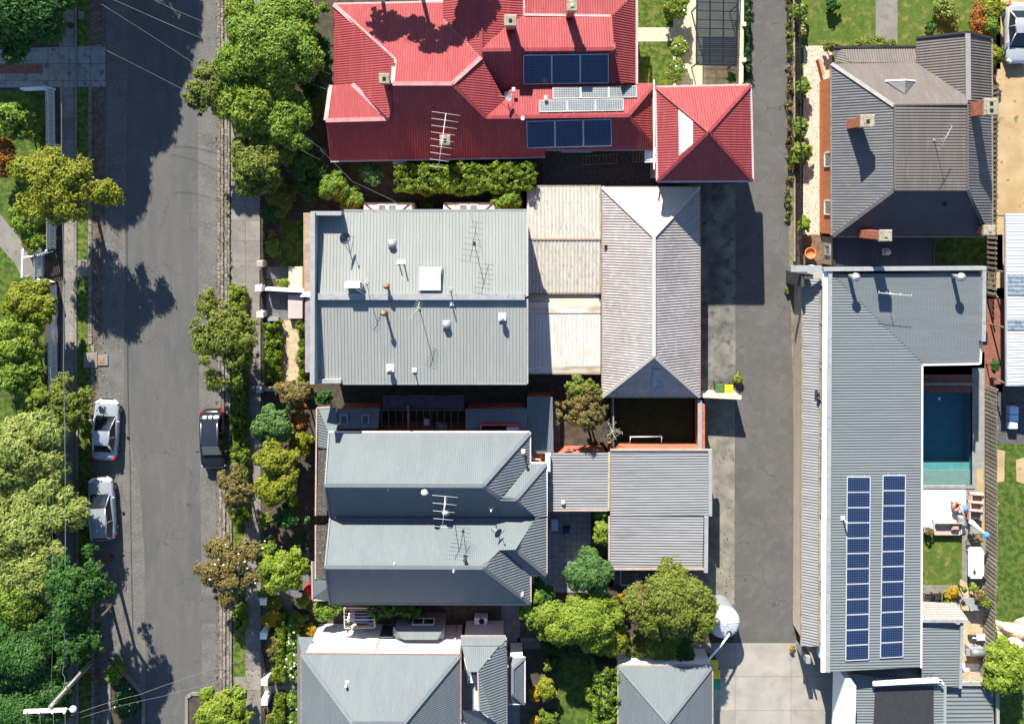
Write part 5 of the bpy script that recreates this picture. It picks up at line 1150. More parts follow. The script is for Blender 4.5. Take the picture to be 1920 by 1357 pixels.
t = thing('barbecue', 'grey barbecue with a hooded lid standing beside the fence', 'barbecue', W(1820, 1212))
c = W(1821, 1212, 0)
MB().rbox((c.x, c.y, .45), (1.0, .55, .8), .03).build('cabinet', m_greyw, t)
MB().tube([(c.x - .5, c.y, .9), (c.x + .5, c.y, .9)], .28, 16).build('hood', mat('grey_hood', (.2, .21, .225), (.25, .26, .27), 3, .35, metal=.3), t)
MB().rbox((c.x - .62, c.y - .02, .82), (.3, .5, .05), .015).build('side_shelf', m_steel, t); MB().tube([(c.x - .35, c.y - .32, .95), (c.x + .35, c.y - .32, .95)], .02, 6).build('handle', m_steel, t)
t = thing('scooter', 'white and dark toy scooter parked behind the barbecue', 'scooter', W(1832, 1190))
c = W(1830, 1190, 0)
MB().rbox((c.x, c.y, .35), (.9, .3, .12), .04).build('deck', m_dark, t); MB().tube([(c.x - .4, c.y, .3), (c.x - .5, c.y + .2, .95)], .04, 6).tube([(c.x - .75, c.y + .2, .95), (c.x - .25, c.y + .22, .95)], .03, 6).build('handlebar', m_whitem, t)
MB().rbox((c.x + .1, c.y + .05, .55), (.55, .4, .3), .1).build('seat', m_white, t)
for x in (-.5, .45): MB().tube([(c.x + x, c.y - .06, .18), (c.x + x, c.y + .06, .18)], .18, 14).build('wheel', m_black, t)
tag(MB().lathe(W(1834, 1231, 0), [(.14, 0), (.2, .3), (.22, .32), (.16, .32), (.15, .26), (0, .26)], 14).build('terracotta_pot', mat('terracotta', (.5, .14, .05), (.58, .2, .08), 4, .8)), 'small orange terracotta pot beside the lower right fence', 'pot')
tag(MB().lathe(W(1515, 474, 0), [(.24, 0), (.38, .55), (.43, .57), (.43, .66), (.37, .66), (.34, .5), (0, .48)], 22).build('terracotta_pot', MATS['terracotta']), 'large round terracotta pot on the brown mulch by the brick house', 'pot')

# ================================================================== water tank, bins, courtyard pieces
t = thing('water_tank', 'large white rainwater tank with a pipe from the pale garage roof', 'water tank', W(1352, 1150))
c = W(1357, 1165, 2.0); c0 = (c.x, c.y, 0); rr = 1.12
mb = MB(); prof = [(rr, 0)]
for k in range(10): prof += [(rr + (.02 if k % 2 else 0), .2 * k + .1)]
mb.lathe(c0, prof + [(rr, 2.0)], 36).build('tank_wall', mat('pale_grey_tank', (.2, .215, .24), (.23, .245, .27), 2, .45), t)
mb = MB(); mb.lathe((c.x, c.y, 2.0), [(rr + .03, 0), (rr + .03, .05), (.85 * rr, .13), (.45 * rr, .24), (.12, .29), (0, .3)], 36)
for k in range(10): a = 2 * math.pi * k / 10; mb.bar((c.x + .15 * math.cos(a), c.y + .15 * math.sin(a), 2.3), (c.x + rr * .95 * math.cos(a), c.y + rr * .95 * math.sin(a), 2.1), .05, .05)
mb.build('tank_lid', mat('white_tank', (.42, .44, .47), (.46, .48, .51), 2, .4), t)
MB().lathe((c.x + .35, c.y - .75, 2.12), [(.2, 0), (.2, .1), (.14, .1), (.12, .02), (0, .02)], 18).build('inlet_strainer', m_dark, t)
MB().tube([(c.x + .33, c.y - .72, 2.35), W(1350, 1212, 2.55), W(1332, 1232, 2.6), W(1324, 1243, 2.6)], .07, 10).build('inlet_pipe', m_whitem, t)
def bin_(px, py, m_lid, label, rz=0.0, grp='wheelie bins'):
    t = thing('wheelie_bin', label, 'wheelie bin', W(px, py), grp, rz); o = world_loc(t); mb = MB()
    P = [(-.24, -.26, .08), (.24, -.26, .08), (.24, .24, .08), (-.24, .24, .08), (-.29, -.33, .95), (.29, -.33, .95), (.29, .3, .95), (-.29, .3, .95)]
    mb.add([(o.x + p[0], o.y + p[1], p[2]) for p in P], [[3, 2, 1, 0], [4, 5, 6, 7], [0, 1, 5, 4], [1, 2, 6, 5], [2, 3, 7, 6], [3, 0, 4, 7]]).build('body', MATS.get('dark_green_plastic') or mat('dark_green_plastic', (.02, .06, .035), (.03, .075, .045), 4, .5), t)
    l = MB(); l.rbox((o.x, o.y + .0, 1.0), (.62, .7, .09), .04); l.rbox((o.x, o.y, 1.055), (.44, .5, .03), .015); lid = l.build('lid', m_lid, t)
    MB().tube([(o.x - .25, o.y + .38, .98), (o.x + .25, o.y + .38, .98)], .025, 6).build('handle', m_black, lid)
    for s_ in (-1, 1): MB().tube([(o.x + s_ * .2, o.y + .3, .1), (o.x + s_ * .27, o.y + .3, .1)], .1, 12).build('wheel', m_black, t)
    return t
m_yel = mat('yellow_lid', (.62, .48, .02), (.68, .54, .03), 4, .45); m_grn = mat('green_lid', (.05, .11, .035), (.06, .13, .04), 4, .5); m_grn2 = mat('bright_green_lid', (.02, .28, .13), (.03, .32, .15), 4, .5)
bin_(1344, 723, m_grn, 'dark green lidded wheelie bin by the cream wall on the lane'); bin_(1361, 725, m_yel, 'yellow lidded wheelie bin by the cream wall on the lane')
bin_(1333, 1233, m_yel, 'yellow lidded wheelie bin just below the water tank pipe'); bin_(1337, 1251, m_yel, 'yellow lidded wheelie bin at the corner of the pale garage'); bin_(1338, 1270, m_grn2, 'bright green lidded wheelie bin beside the pale garage')
t = thing('glass_table', 'pale blue table on the shaded courtyard tiles', 'table', W(1040, 985))
MB().rbox(W(1040, 984, .74), (.5, .85, .04), .01).build('table_top', MATS['pale_blue_box'], t)
for sx, sy in ((-1, 1), (1, 1), (-1, -1), (1, -1)): p = W(1040 + sx * 5, 984 + sy * 9, .7); MB().box((p.x, p.y, .36), (.04, .04, .72)).build('leg', m_steel, t)
t = thing('garden_chair', 'navy garden chair on the shaded courtyard tiles', 'chair', W(1061, 990)); c = W(1061, 989, 0)
MB().rbox((c.x, c.y, .44), (.5, .5, .05), .02).build('seat', m_cl['navy'], t); MB().bar((c.x - .25, c.y + .27, .7), (c.x + .25, c.y + .27, .7), .05, .5).build('backrest', m_cl['navy'], t)
MB().tube([(c.x - .28, c.y - .2, .62), (c.x - .2, c.y - .45, .6), (c.x + .2, c.y - .45, .6), (c.x + .28, c.y - .2, .62)], .02, 6).build('armrest', m_iron, t)
for sx, sy in ((-1, 1), (1, 1), (-1, -1), (1, -1)): MB().box((c.x + sx * .22, c.y + sy * .22, .21), (.03, .03, .42)).build('leg', m_iron, t)
t = thing('stone_ornament', 'white stone garden ornament at the edge of the courtyard tiles', 'garden ornament', W(1089, 1058))
MB().lathe(W(1089, 1058, 0), [(.25, 0), (.22, .15), (.12, .3), (.2, .5), (.28, .62), (.2, .66), (.1, .6), (0, .58)], 16).build('urn', m_white, t); MB().box(W(1091, 1050, .3), (.5, .12, .6)).build('plinth', m_white, t)
t = thing('metal_pergola', 'square metal frame pergola standing behind the south garage', 'pergola', W(1194, 1080))
mb = MB(); z = 2.1; c4 = [W(1164, 1067, z), W(1224, 1067, z), W(1223, 1096, z), W(1164, 1096, z)]
for a, b in zip(c4, c4[1:] + c4[:1]): mb.bar(a, b, .06, .06)
for p in c4: mb.bar(p, Vector((p.x, p.y, 0)), .06, .06)
mb.build('frame', m_steel, t)
mb = MB()
for k in range(8): mb.bar(W(1165, 1070 + k * 3.3, z), W(1223, 1070 + k * 3.3, z), .03, .03)
mb.build('slat_row', m_dtimber, t)
tag(MB().rbox(W(1191, 1079, .4), (.4, .8, .8), .05).build('cupboard', m_greyw), 'grey narrow cupboard under the metal frame pergola', 'cupboard')
# smoked carport roof over the red house drive
t = thing('carport', 'carport with a smoked clear ribbed roof and dark frame beside the lane', 'carport', W(1345, 40))
z = 2.5; P = [W(1307, -40, z), W(1386, -40, z), W(1381, 124, z), (W(1306, 121, z))]
MB().corr(P, corr_prof(.02), .15, dirn=(1, 0, 0)).build('clear_roof', m_poly, t)
mb = MB()
for a, b in zip(P, P[1:] + P[:1]): mb.bar(a, b, .1, .12, drop=1)
for x in (1332, 1357): mb.bar(W(x, -40, z - .03), W(x - 1, 122, z - .03), .08, .1, drop=1)
for y in (-28, -12, 4, 20, 37, 53, 70, 87, 94, 104): mb.bar(W(1307, y, z - .03), W(1384, y + 2, z - .03), .05, .08, drop=1)
mb.build('roof_frame', m_iron, t)
for x, y in ((1309, 118), (1379, 120), (1309, 10), (1383, 10)): p = W(x, y, z); MB().box((p.x, p.y, z / 2), (.09, .09, z - .1)).build('post', m_iron, t)
t = thing('boundary_wall', 'cream rendered wall with square piers between the drive and the lane', 'wall', W(1385, 60))
MB().bar(W(1388, -60, .9), W(1386, 158, .9), .16, 1.8).build('render', m_cream, t); MB().bar(W(1391, -60, 1.83), W(1388, 160, 1.83), .24, .06).build('coping', m_pave, t)
for y in (50, 116): MB().box(W(1389, y, .98), (.3, .3, 1.96)).build('pier', m_cream, t)
t = thing('ladder', 'timber ladder lying in the dark yard behind the red house', 'ladder', W(1123, 296))
mb = MB(); mb.bar(W(1090, 293, .25), W(1158, 289, .25), .06, .09).bar(W(1090, 310, .25), W(1158, 306, .25), .06, .09).build('stile_pair', m_timber, t)
mb = MB()
for k in range(11): mb.bar(W(1093 + k * 6.3, 293 - k * .4, .25), W(1093 + k * 6.3, 309 - k * .4, .25), .05, .05)
mb.build('rung_row', m_timber, t)
t = thing('timber_rack', 'short timber rack beside the ladder in the dark yard', 'rack', W(1195, 297))
mb = MB()
for k in range(4): mb.bar(W(1187 + k * 6, 287, .4), W(1187 + k * 6, 305, .4), .06, .1)
mb.bar(W(1186, 288, .45), W(1206, 287, .45), .06, .06).bar(W(1186, 304, .45), W(1206, 303, .45), .06, .06).build('slat_row', m_timber, t)

# ================================================================== street: cars, pole, wires, fences
m_tyre = mat('tyre_rubber', (.02, .02, .021), (.028, .028, .03), 5, .85); m_rim = mat('alloy_rim', (.3, .31, .32), None, rough=.3, metal=.7)
m_cgl = mat('car_glass', (.012, .018, .022), None, rough=.04, spec=.8); m_lamp = mat('headlight', (.7, .72, .75), None, rough=.1, spec=.8); m_tail = mat('tail_light', (.5, .02, .015), None, rough=.2)
def paint(n, c, r=.28): return mat(n, c, tuple(x * 1.06 for x in c), 2, r, metal=.35 if max(c) > .1 else .1, spec=.6)
def car(label, px, py, ang, L_, Wd, Ht, pm, roofm, kind):
    """body runs along +y (nose); kind: 'sedan', 'wagon', 'suv'"""
    t = thing('parked_car', label, 'car', W(px, py), 'parked cars', ang)
    l, w_ = L_ / 2, Wd / 2; cs, sn = math.cos(ang), math.sin(ang); o = world_loc(t)
    def bl(mb, name, mats, parent=t):                  # local coordinates straight into the mesh
        ob = mb.build(name, mats, None, origin=(0, 0, 0)); ob.parent = parent; ob.location = (0, 0, 0); return ob
    belt = {'sedan': .86, 'wagon': .9, 'suv': .98}[kind]; hood = belt - .1
    st = []
    for k in range(25):
        y = -l + L_ * k / 24; e_ = min(1, (l - abs(y)) / (.85 if y > 0 else .6)); wf = w_ * (.6 + .4 * math.sqrt(max(0, 1 - (1 - e_) ** 2)) ** .8) * (1 - .04 * (y / l) ** 2)
        tp = (hood - .12 * max(0, (y - l + 1.2) / 1.2) ** 1.5) if y > l - 1.35 else (belt if y > -l + .9 else belt + (.02 if kind != 'sedan' else -.02))
        if e_ < .25: tp -= .18 * (1 - e_ / .25)
        bt = .24 + (.12 * (1 - e_ / .3) if e_ < .3 else 0)
        st.append((y, wf, bt, tp))
    mb = MB(); P = []
    for y, wf, bt, tp in st:
        md = bt + (tp - bt) * .5
        P += [(-wf * .9, y, bt), (-wf * .99, y, bt + .12), (-wf, y, md), (-wf * .96, y, tp - .07), (-wf * .86, y, tp - .005), (-wf * .4, y, tp + .025), (0, y, tp + .03), (wf * .4, y, tp + .025), (wf * .86, y, tp - .005), (wf * .96, y, tp - .07), (wf, y, md), (wf * .99, y, bt + .12), (wf * .9, y, bt)]
    n = 13; F_ = [[i * n + k, i * n + (k + 1) % n, (i + 1) * n + (k + 1) % n, (i + 1) * n + k] for i in range(24) for k in range(n)]
    mb.add(P, [f[::-1] for f in F_] + [list(range(n)), [24 * n + k for k in range(n)][::-1]], 0, True)
    body = bl(mb, 'body', pm)
    yw0 = l - {'sedan': 1.3, 'wagon': 1.2, 'suv': 1.15}[kind]; yw1 = yw0 - {'sedan': .85, 'wagon': .85, 'suv': .75}[kind]
    yr1 = -l + {'sedan': 1.25, 'wagon': .42, 'suv': .75}[kind]; yr0 = -l + {'sedan': .62, 'wagon': .12, 'suv': .22}[kind]
    bw, rw = w_ * .88, w_ * {'sedan': .64, 'wagon': .66, 'suv': .68}[kind]
    B4 = [(-bw * .9, yw0, belt - .02), (bw * .9, yw0, belt - .02), (bw * .86, yr0, belt), (-bw * .86, yr0, belt)]
    bm = [(-bw, (yw0 * .7 + yr0 * .3), belt), (bw, (yw0 * .7 + yr0 * .3), belt)]
    RT = [(-rw * .92, yw1, Ht - .04), (rw * .92, yw1, Ht - .04), (rw * .92, yr1, Ht - .05), (-rw * .92, yr1, Ht - .05)]
    V = Vector
    # pillars and roof
    mb = MB(); nr = 8; P = []
    for i in range(nr + 1):
        v = i / nr; y = yw1 + (yr1 - yw1) * v; z = Ht - .045 + .05 * math.sin(math.pi * v); ww = rw * (.92 + .08 * math.sin(math.pi * v))
        for q in range(7): u = q / 3 - 1; P.append((ww * u, y, z + .03 * (1 - u * u)))
    mb.add(P, [[i * 7 + q, (i + 1) * 7 + q, (i + 1) * 7 + q + 1, i * 7 + q + 1] for i in range(nr) for q in range(6)], 0, True)
    for s_ in (-1, 1):
        mb.tube([V((s_ * bw * .9, yw0, belt)), V((s_ * rw * .93, yw1, Ht - .05))], .04, 6).tube([V((s_ * bw * .86, yr0, belt)), V((s_ * rw * .93, yr1, Ht - .06))], .06 if kind == 'sedan' else .05, 6)
        ym = (yw1 + yr1) / 2; mb.tube([V((s_ * bw, ym, belt)), V((s_ * rw, ym, Ht - .02))], .03, 5)
        mb.tube([V((s_ * rw * .92, yw1, Ht - .04)), V((s_ * rw, ym, Ht - .0)), V((s_ * rw * .92, yr1, Ht - .05))], .035, 6)
    roof_o = bl(mb, 'roof', roofm)
    def gl(pts, name): return bl(MB().face(pts), name, m_cgl)
    gl([B4[0], B4[1], RT[1], RT[0]], 'windscreen'); gl([B4[2], B4[3], RT[3], RT[2]], 'rear_window')
    for s_, i0, i3, q in ((-1, 0, 3, 0), (1, 1, 2, 1)):
        ym = (yw1 + yr1) / 2
        gl([B4[i0], (s_ * bw, ym, belt), (s_ * rw, ym, Ht - .03), RT[i0]], 'side_window'); gl([(s_ * bw, ym, belt), B4[i3], RT[i3], (s_ * rw, ym, Ht - .03)], 'side_window')
        MB_ = MB(); MB_.rbox((s_ * (w_ + .08), yw0 - .25, belt + .06), (.2, .1, .13), .03); bl(MB_, 'mirror', pm)
        bl(MB().rbox((s_ * w_ * .72, l - .26, .66), (w_ * .36, .2, .14), .04, -s_ * .6), 'headlight', m_lamp)
        bl(MB().rbox((s_ * w_ * .78, -l + .18, .76), (w_ * .3, .18, .2), .04, s_ * .5), 'tail_light', m_tail)
        for yy in (l - .85, -l + .82):
            wh = bl(MB().tube([(s_ * (w_ - .2), yy, .31), (s_ * (w_ - .1), yy, .31), (s_ * (w_ + .005), yy, .31)], [.31, .32, .3], 22), 'wheel', m_tyre)
            bl(MB().tube([(s_ * (w_ - .02), yy, .31), (s_ * (w_ + .015), yy, .31)], [.2, .17], 14), 'rim', m_rim, wh)
    bl(MB().box((0, l - .02, .5), (w_ * .9, .06, .14)), 'grille', m_black)
    for yy in (l - 1.25, ): bl(MB().box((0, yy, hood + .03), (w_ * 1.5, .1, .03)), 'wiper_cowl', m_black)
    if kind != 'sedan':
        for s_ in (-1, 1): bl(MB().tube([(s_ * rw * .9, yw1 - .15, Ht + .03), (s_ * rw * .9, yr1 + .1, Ht + .02)], .018, 5), 'roof_rail', m_alu if kind == 'suv' else pm)
    return t
m_psil = paint('silver_white_paint', (.38, .4, .42)); m_pblu = paint('pale_blue_silver_paint', (.34, .37, .4)); m_pblk = paint('black_paint', (.012, .013, .017), .2); m_pwh = paint('bright_silver_paint', (.46, .48, .51))
car('silver sedan parked nose up on the left of the street, upper of the pair', 205, 801, R(-3), 4.45, 1.86, 1.42, m_psil, m_pblu, 'sedan')
car('blue-grey silver wagon parked on the left of the street, lower of the pair', 198, 948, R(3.5), 4.6, 1.88, 1.46, m_pblu, m_pblu, 'wagon')
c3 = car('black hatchback parked nose down on the right of the street beside the hedge', 405, 819, R(181), 4.4, 1.9, 1.55, m_pblk, mat('dark_blue_black_roof', (.02, .024, .036), None, rough=.3, spec=.5), 'suv')
for k, (x, wd) in enumerate(((-.42, .36), (0, .26), (.4, .3))):
    a = MB().face([(x - wd / 2, -1.83, 1.155), (x + wd / 2, -1.83, 1.155), (x + wd / 2 - .03, -1.66, 1.335), (x - wd / 2 + .03, -1.66, 1.335)]).build('window_sticker', m_whitem, None, origin=(0, 0, 0)); a.parent = c3
car('bright silver car at the top right corner on the dirt drive', 1900, 66, R(180), 4.5, 1.8, 1.45, m_pwh, m_pwh, 'sedan')
# utility pole
t = thing('utility_pole', 'leaning-looking timber utility pole with a white crossarm at the bottom left', 'utility pole', W(179, 1232))
b = W(179, 1232, 0); hp = 6.75; m_pole = mat('grey_pole_timber', (.2, .19, .17), (.28, .265, .24), 3, .9, fine=.2)
MB().tube([b, b + Vector((0, 0, hp + .15))], [.17, .12], 12).build('shaft', m_pole, t)
arm = MB().bar(W(45, 1333, hp), W(125, 1330, hp), .2, .2).build('crossarm', mat('bleached_crossarm', (.6, .53, .5), (.68, .6, .57), 3, .7), t)
for x in (50, 75, 100, 122): MB().lathe(W(x, 1334, hp + .1), [(.05, 0), (.08, .06), (.05, .12), (.07, .16), (0, .2)], 10).build('insulator', m_whitem, arm)
o = MB().tube([W(125, 1329, hp), W(133, 1328, hp + .02)], .03, 6).build('lamp_arm', m_steel, t)
MB().lathe(W(138, 1328, hp - .05), [(.05, .22), (.16, .2), (.24, .05), (.2, -.02), (0, -.04)], 16).build('street_lamp_head', m_whitem, o)
MB().tube([b + Vector((.14, .12, .2)), b + Vector((.12, .1, hp - .3))], .03, 6).build('cable_riser', m_black, t)
MB().box(b + Vector((.0, .16, 2.4)), (.12, .1, .3)).box(b + Vector((.0, .15, 4.6)), (.1, .1, .2)).build('cable_box', m_alu, t)
def wire(path, r, label, m=None, sag=.25, name='overhead_wire', grp='overhead wires'):
    P = []
    for a, b_ in zip(path, path[1:]):
        A_, B_ = W(*a), W(*b_)
        for k in range(8): u = k / 8; P.append(A_.lerp(B_, u) - Vector((0, 0, sag * 4 * u * (1 - u))))
    P.append(W(*path[-1]))
    return tag(MB().tube(P, r * .6, 5).build(name, m or m_wire), label, 'overhead wire', grp)
m_wire = mat('pale_cable', (.14, .16, .17), None, rough=.4)
wire([(99, -140, 6.2), (110, 60, 5.9), (114, 340, 5.7), (119, 680, 5.7), (120, 1240, 6.2)], .045, 'thick pale cable running above the west footpath down to the pole', m_wire)
wire([(120, 1240, 6.2), (117, 1262, 6.2), (122, 1270, 6.2), (119, 1290, 6.4), (90, 1324, 6.6)], .035, 'slack cable end curling from the footpath line to the pole top', m_wire, 0)
wire([(94, 690, 6.0), (98, 1000, 6.1), (94, 1325, 6.6)], .016, 'thin wire beside the thick cable over the lower west footpath', m_wire)
for k, x in enumerate((50, 75, 100, 122)): wire([(x, 1334, hp + .25), (x - 8, 1700, 6.4)], .02, 'short wire running off the bottom edge from the crossarm, %s from the left' % ('first', 'second', 'third', 'fourth')[k])
wire([(130, 1342, 6.5), (260, 1302, 5.6), (480, 1230, 4.6)], .018, 'upper service wire crossing the street from the pole'); wire([(152, 1345, 6.5), (300, 1306, 5.4), (490, 1262, 4.6)], .014, 'lower service wire crossing the street from the pole')
wire([(195, -8, 6.2), (340, 56, 5.6), (500, 125, 5.0), (612, 168, 4.6)], .022, 'service wire over the street, lower of the pair that enters at the top edge', m_wire); wire([(262, -12, 6.2), (335, 22, 5.8), (620, 140, 4.6)], .018, 'service wire over the street, upper of the pair that enters at the top edge', m_wire)
wire([(190, 8, 6.2), (345, 107, 5.4), (612, 285, 4.4)], .018, 'middle service wire crossing the shaded street toward the red roof', m_wire); wire([(200, 95, 6.0), (345, 169, 5.2), (600, 300, 4.2)], .018, 'lowest service wire crossing the shaded street beside the old driveway', m_wire)
wire([(48, -2, 6.0), (28, 30, 6.0), (-60, 160, 6.0)], .03, 'pale cable crossing the dark tree in the top left corner', m_wire); wire([(600, 280, 4.2), (660, 340, 4.2), (745, 380, 4.6)], .014, 'thin wire over the leafy hedge behind the grey terrace', m_wire)
wire([(880, 395, 6.4), (905, 470, 8.0)], .01, 'fine stay wire of the long-boom antenna on the terrace', m_iron, 0)

def picket_fence(pts, label, hgt=1.5, gap=.145, closed=True):
    t = thing('picket_fence', label, 'fence', W(*pts[0]), 'white picket fences'); mb = MB(); rl = [MB(), MB()]
    for a, b_ in zip(pts, pts[1:]):
        A_, B_ = W(*a), W(*b_); d = (B_ - A_); L_ = d.length; d /= L_; n = int(L_ / gap); x = Vector((-d.y, d.x, 0))
        for k in range(n):
            p = A_ + d * (k + .5) * L_ / n; e_ = .045
            P = [p - d * e_ - x * .012, p + d * e_ - x * .012, p + d * e_ + x * .012, p - d * e_ + x * .012]
            mb.add([q + Vector((0, 0, .08)) for q in P] + [q + Vector((0, 0, hgt - .06)) for q in P] + [p - x * .012 + Vector((0, 0, hgt)), p + x * .012 + Vector((0, 0, hgt))],
                   [[0, 1, 5, 4], [1, 2, 6, 5], [2, 3, 7, 6], [3, 0, 4, 7], [4, 5, 8], [6, 7, 9], [5, 6, 9, 8], [7, 4, 8, 9]])
        for q_, z in zip(rl, (.35, hgt - .3)): q_.bar(A_ + x * .05 + Vector((0, 0, z)), B_ + x * .05 + Vector((0, 0, z)), .05, .08)
    mb.build('picket_row', m_picket, t)
    for q_ in rl: q_.build('rail', m_picket, t)
    pb = []
    for p in (pts[0], pts[-1]): q = W(*p); MB().rbox((q.x, q.y, hgt / 2 + .06), (.14, .14, hgt + .12), .04).build('post', m_picket, t)
    return t
picket_fence([(103, 168), (105, 300), (106, 468)], 'white picket fence above the curved entry path'); picket_fence([(107, 530), (108, 640), (109, 742)], 'white picket fence below the curved entry path')
picket_fence([(81, 478), (82, 520)], 'short white picket gate across the curved entry path', 1.4)
picket_fence([(106, 468), (81, 478)], 'short angled white pickets at the upper side of the entry', 1.4); picket_fence([(82, 520), (107, 530)], 'short angled white pickets at the lower side of the entry', 1.4)
t = thing('entry_arch', 'white timber entry bar and post beside the curved path', 'arch', W(47, 500))
MB().bar(W(43, 468, 1.0), W(41, 520, 1.0), .12, .1).build('top_bar', m_whitem, t)
for p in ((43, 468), (41, 520)): q = W(*p, 1.0); MB().box((q.x, q.y, .5), (.12, .12, 1.0)).build('post', m_whitem, t)
MB().bar(W(44, 482, 1.05), W(82, 478, 1.05), .1, .08).build('side_rail', m_whitem, t)
tag(MB().lathe(W(75, 470, 0), [(.2, 0), (.3, .3), (.3, .5), (.1, .6), (0, .62)], 12).build('garden_urn', m_whitem), 'white urn at the upper corner of the picket entry', 'urn')
slat_fence([(100, 815), (96, 1000), (97, 1360)], 'dark shaded paling fence along the lower west footpath', 1.6, gap=.16, slat=.14)
t = thing('low_wall', 'white capped low wall at the lower side of the old driveway', 'wall', W(64, 167))
MB().bar(W(44, 168, .5), W(84, 166, .5), .16, 1.0).build('render', m_white, t); MB().bar(W(44, 168, 1.02), W(84, 166, 1.02), .22, .05).build('coping', m_whitem, t)
# east front fences, piers and gates
def pier(px, py, m, label, hgt=1.1, wd=.48, grp='front gate piers'):
    t = thing('gate_pier', label, 'gate pier', W(px, py), grp); c = W(px, py, hgt)
    MB().box((c.x, c.y, hgt / 2), (wd * .9, wd * .9, hgt)).build('shaft', m, t)
    MB().rbox((c.x, c.y, hgt + .06), (wd, wd, .14), .06).build('pier_cap', m_concl if m is m_cream else m, t)
    return t
pier(488, 495, m_cream, 'cream gate pier, uppermost on the east footpath'); pier(485, 541, m_white, 'white gate pier beside the white party wall of the terraces'); pier(488, 590, m_white, 'white gate pier below the grey tiled yard'); pier(487, 730, m_greyw, 'grey gate pier at the lower end of the terrace yard')
pier(494, 1127, m_white, 'white gate pier shaded by the street tree'); pier(494, 1191, m_white, 'white gate pier beside the yellow shrub'); pier(496, 1278, m_white, 'white gate pier above the lower path'); pier(496, 1315, m_white, 'white gate pier, lowest on the east footpath')
def iron_fence(pts, label, hgt=1.1, gap=.14):
    t = thing('iron_fence', label, 'fence', W(*pts[0]), 'black iron fences'); mb = MB(); rl = [MB(), MB()]
    for a, b_ in zip(pts, pts[1:]):
        A_, B_ = W(*a), W(*b_); n = int((B_ - A_).length / gap)
        for k in range(n + 1): p = A_.lerp(B_, k / n); mb.bar(p + Vector((0, 0, .05)), p + Vector((0, 0, hgt)), .03, .03, up=(1, 0, 0))
        for q_, z in zip(rl, (.15, hgt - .12)): q_.bar(A_ + Vector((0, 0, z)), B_ + Vector((0, 0, z)), .05, .05)
    mb.build('bar_row', m_iron, t)
    for q_ in rl: q_.build('rail', m_iron, t)
    return t
iron_fence([(495, 360), (495, 486)], 'black iron fence in front of the shaded terrace garden'); iron_fence([(494, 504), (494, 533)], 'short black iron gate between the cream and white piers'); iron_fence([(494, 550), (494, 582)], 'short black iron gate in front of the grey tiled yard'); iron_fence([(496, 600), (496, 720)], 'black iron fence in front of the clipped hedges')
iron_fence([(498, 1204), (498, 1268)], 'black iron fence between the lower white piers'); iron_fence([(498, 1326), (498, 1400)], 'black iron fence at the bottom of the east footpath')
iron_fence([(1487, -60), (1491, 200), (1491, 440), (1492, 496)], 'long black iron fence between the lane and the brick house garden', 1.5, .2)
for pts, lb, m in (([(500, 541), (570, 545)], 'white rendered party wall between the two terrace front yards', m_white), ([(495, 728), (582, 731)], 'pale wall at the lower side of the terrace front yard', m_concl), ([(492, 360), (600, 358)], 'low pale stone wall at the upper side of the terrace garden', m_concl), ([(505, 598), (522, 598)], 'short grey wall enclosing the clipped hedge', m_greyw)):
    t = thing('garden_wall', lb, 'wall', W(*pts[0])); MB().bar(W(*pts[0], .45), W(*pts[1], .45), .2, .9).build('render', m, t); MB().bar(W(*pts[0], .93), W(*pts[1], .93), .28, .06).build('coping', m, t)
t = thing('porch_slab', 'cream tiled porch slab in front of the upper terrace', 'porch', W(554, 522)); MB().prism([tuple(W(x, y, .5)[:2]) for x, y in ((541, 500), (567, 500), (567, 544), (541, 544))], 0, .5).build('tiled_step', m_ctile, t)
t = thing('porch_slab', 'pinkish smooth porch slab in front of the lower terrace', 'porch', W(554, 576)); MB().prism([tuple(W(x, y, .55)[:2]) for x, y in ((540, 553), (567, 553), (567, 597), (540, 597))], 0, .55).build('step', mat('pink_slab', (.4, .34, .33), (.44, .38, .37), 2, .8), t)
t = tag(MB().lathe(W(582, 1104, 0), [(.3, 0), (.42, .3), (.38, .8), (.1, .9), (0, .92)], 14, sy=1.4).build('red_barrel', mat('bright_red', (.5, .02, .03), None, rough=.4)), 'bright red barrel against the veranda of the south semi', 'barrel')
t = thing('brick_wall_base', 'low brown retaining wall along the lane side of the gravel path', 'wall', W(1500, 280)); MB().bar(W(1488, -60, .12), W(1489, 490, .12), .12, .24).build('render', m_timber, t)
MB().bar(W(1534, 112, .3), W(1542, 142, .3), .2, .6).build('brick_step', m_brick, t)
# ------------------------------------------------------------------ plants
def leafmat(n, c1, c2, c3=None): return mat(n, c1, c2, island=True, rough=.55, spec=.25, trans=.3, c3=c3, scale3=1.3, lo3=.5, hi3=.75)
L_mid = leafmat('mid_green_leaves', (.085, .175, .018), (.215, .3, .035)); L_lime = leafmat('lime_leaves', (.13, .22, .02), (.26, .31, .035))
L_dark = leafmat('dark_green_leaves', (.02, .075, .016), (.06, .15, .022)); L_oliv = leafmat('olive_leaves', (.1, .14, .018), (.2, .23, .035))
L_yel = leafmat('yellow_green_leaves', (.14, .18, .012), (.27, .28, .025)); L_brn = leafmat('bronze_leaves', (.14, .105, .03), (.22, .17, .055), (.1, .12, .03))
L_blu = leafmat('blue_green_leaves', (.05, .135, .035), (.12, .21, .05)); L_gold = leafmat('golden_leaves', (.3, .2, .01), (.42, .28, .02))
L_feath = leafmat('feathery_leaves', (.14, .2, .03), (.3, .34, .09)); L_org = leafmat('orange_leaves', (.26, .1, .02), (.36, .16, .03))
L_hedge = leafmat('hedge_leaves', (.09, .16, .012), (.18, .25, .022)); L_tip = leafmat('bright_tip_leaves', (.13, .21, .03), (.24, .28, .06))
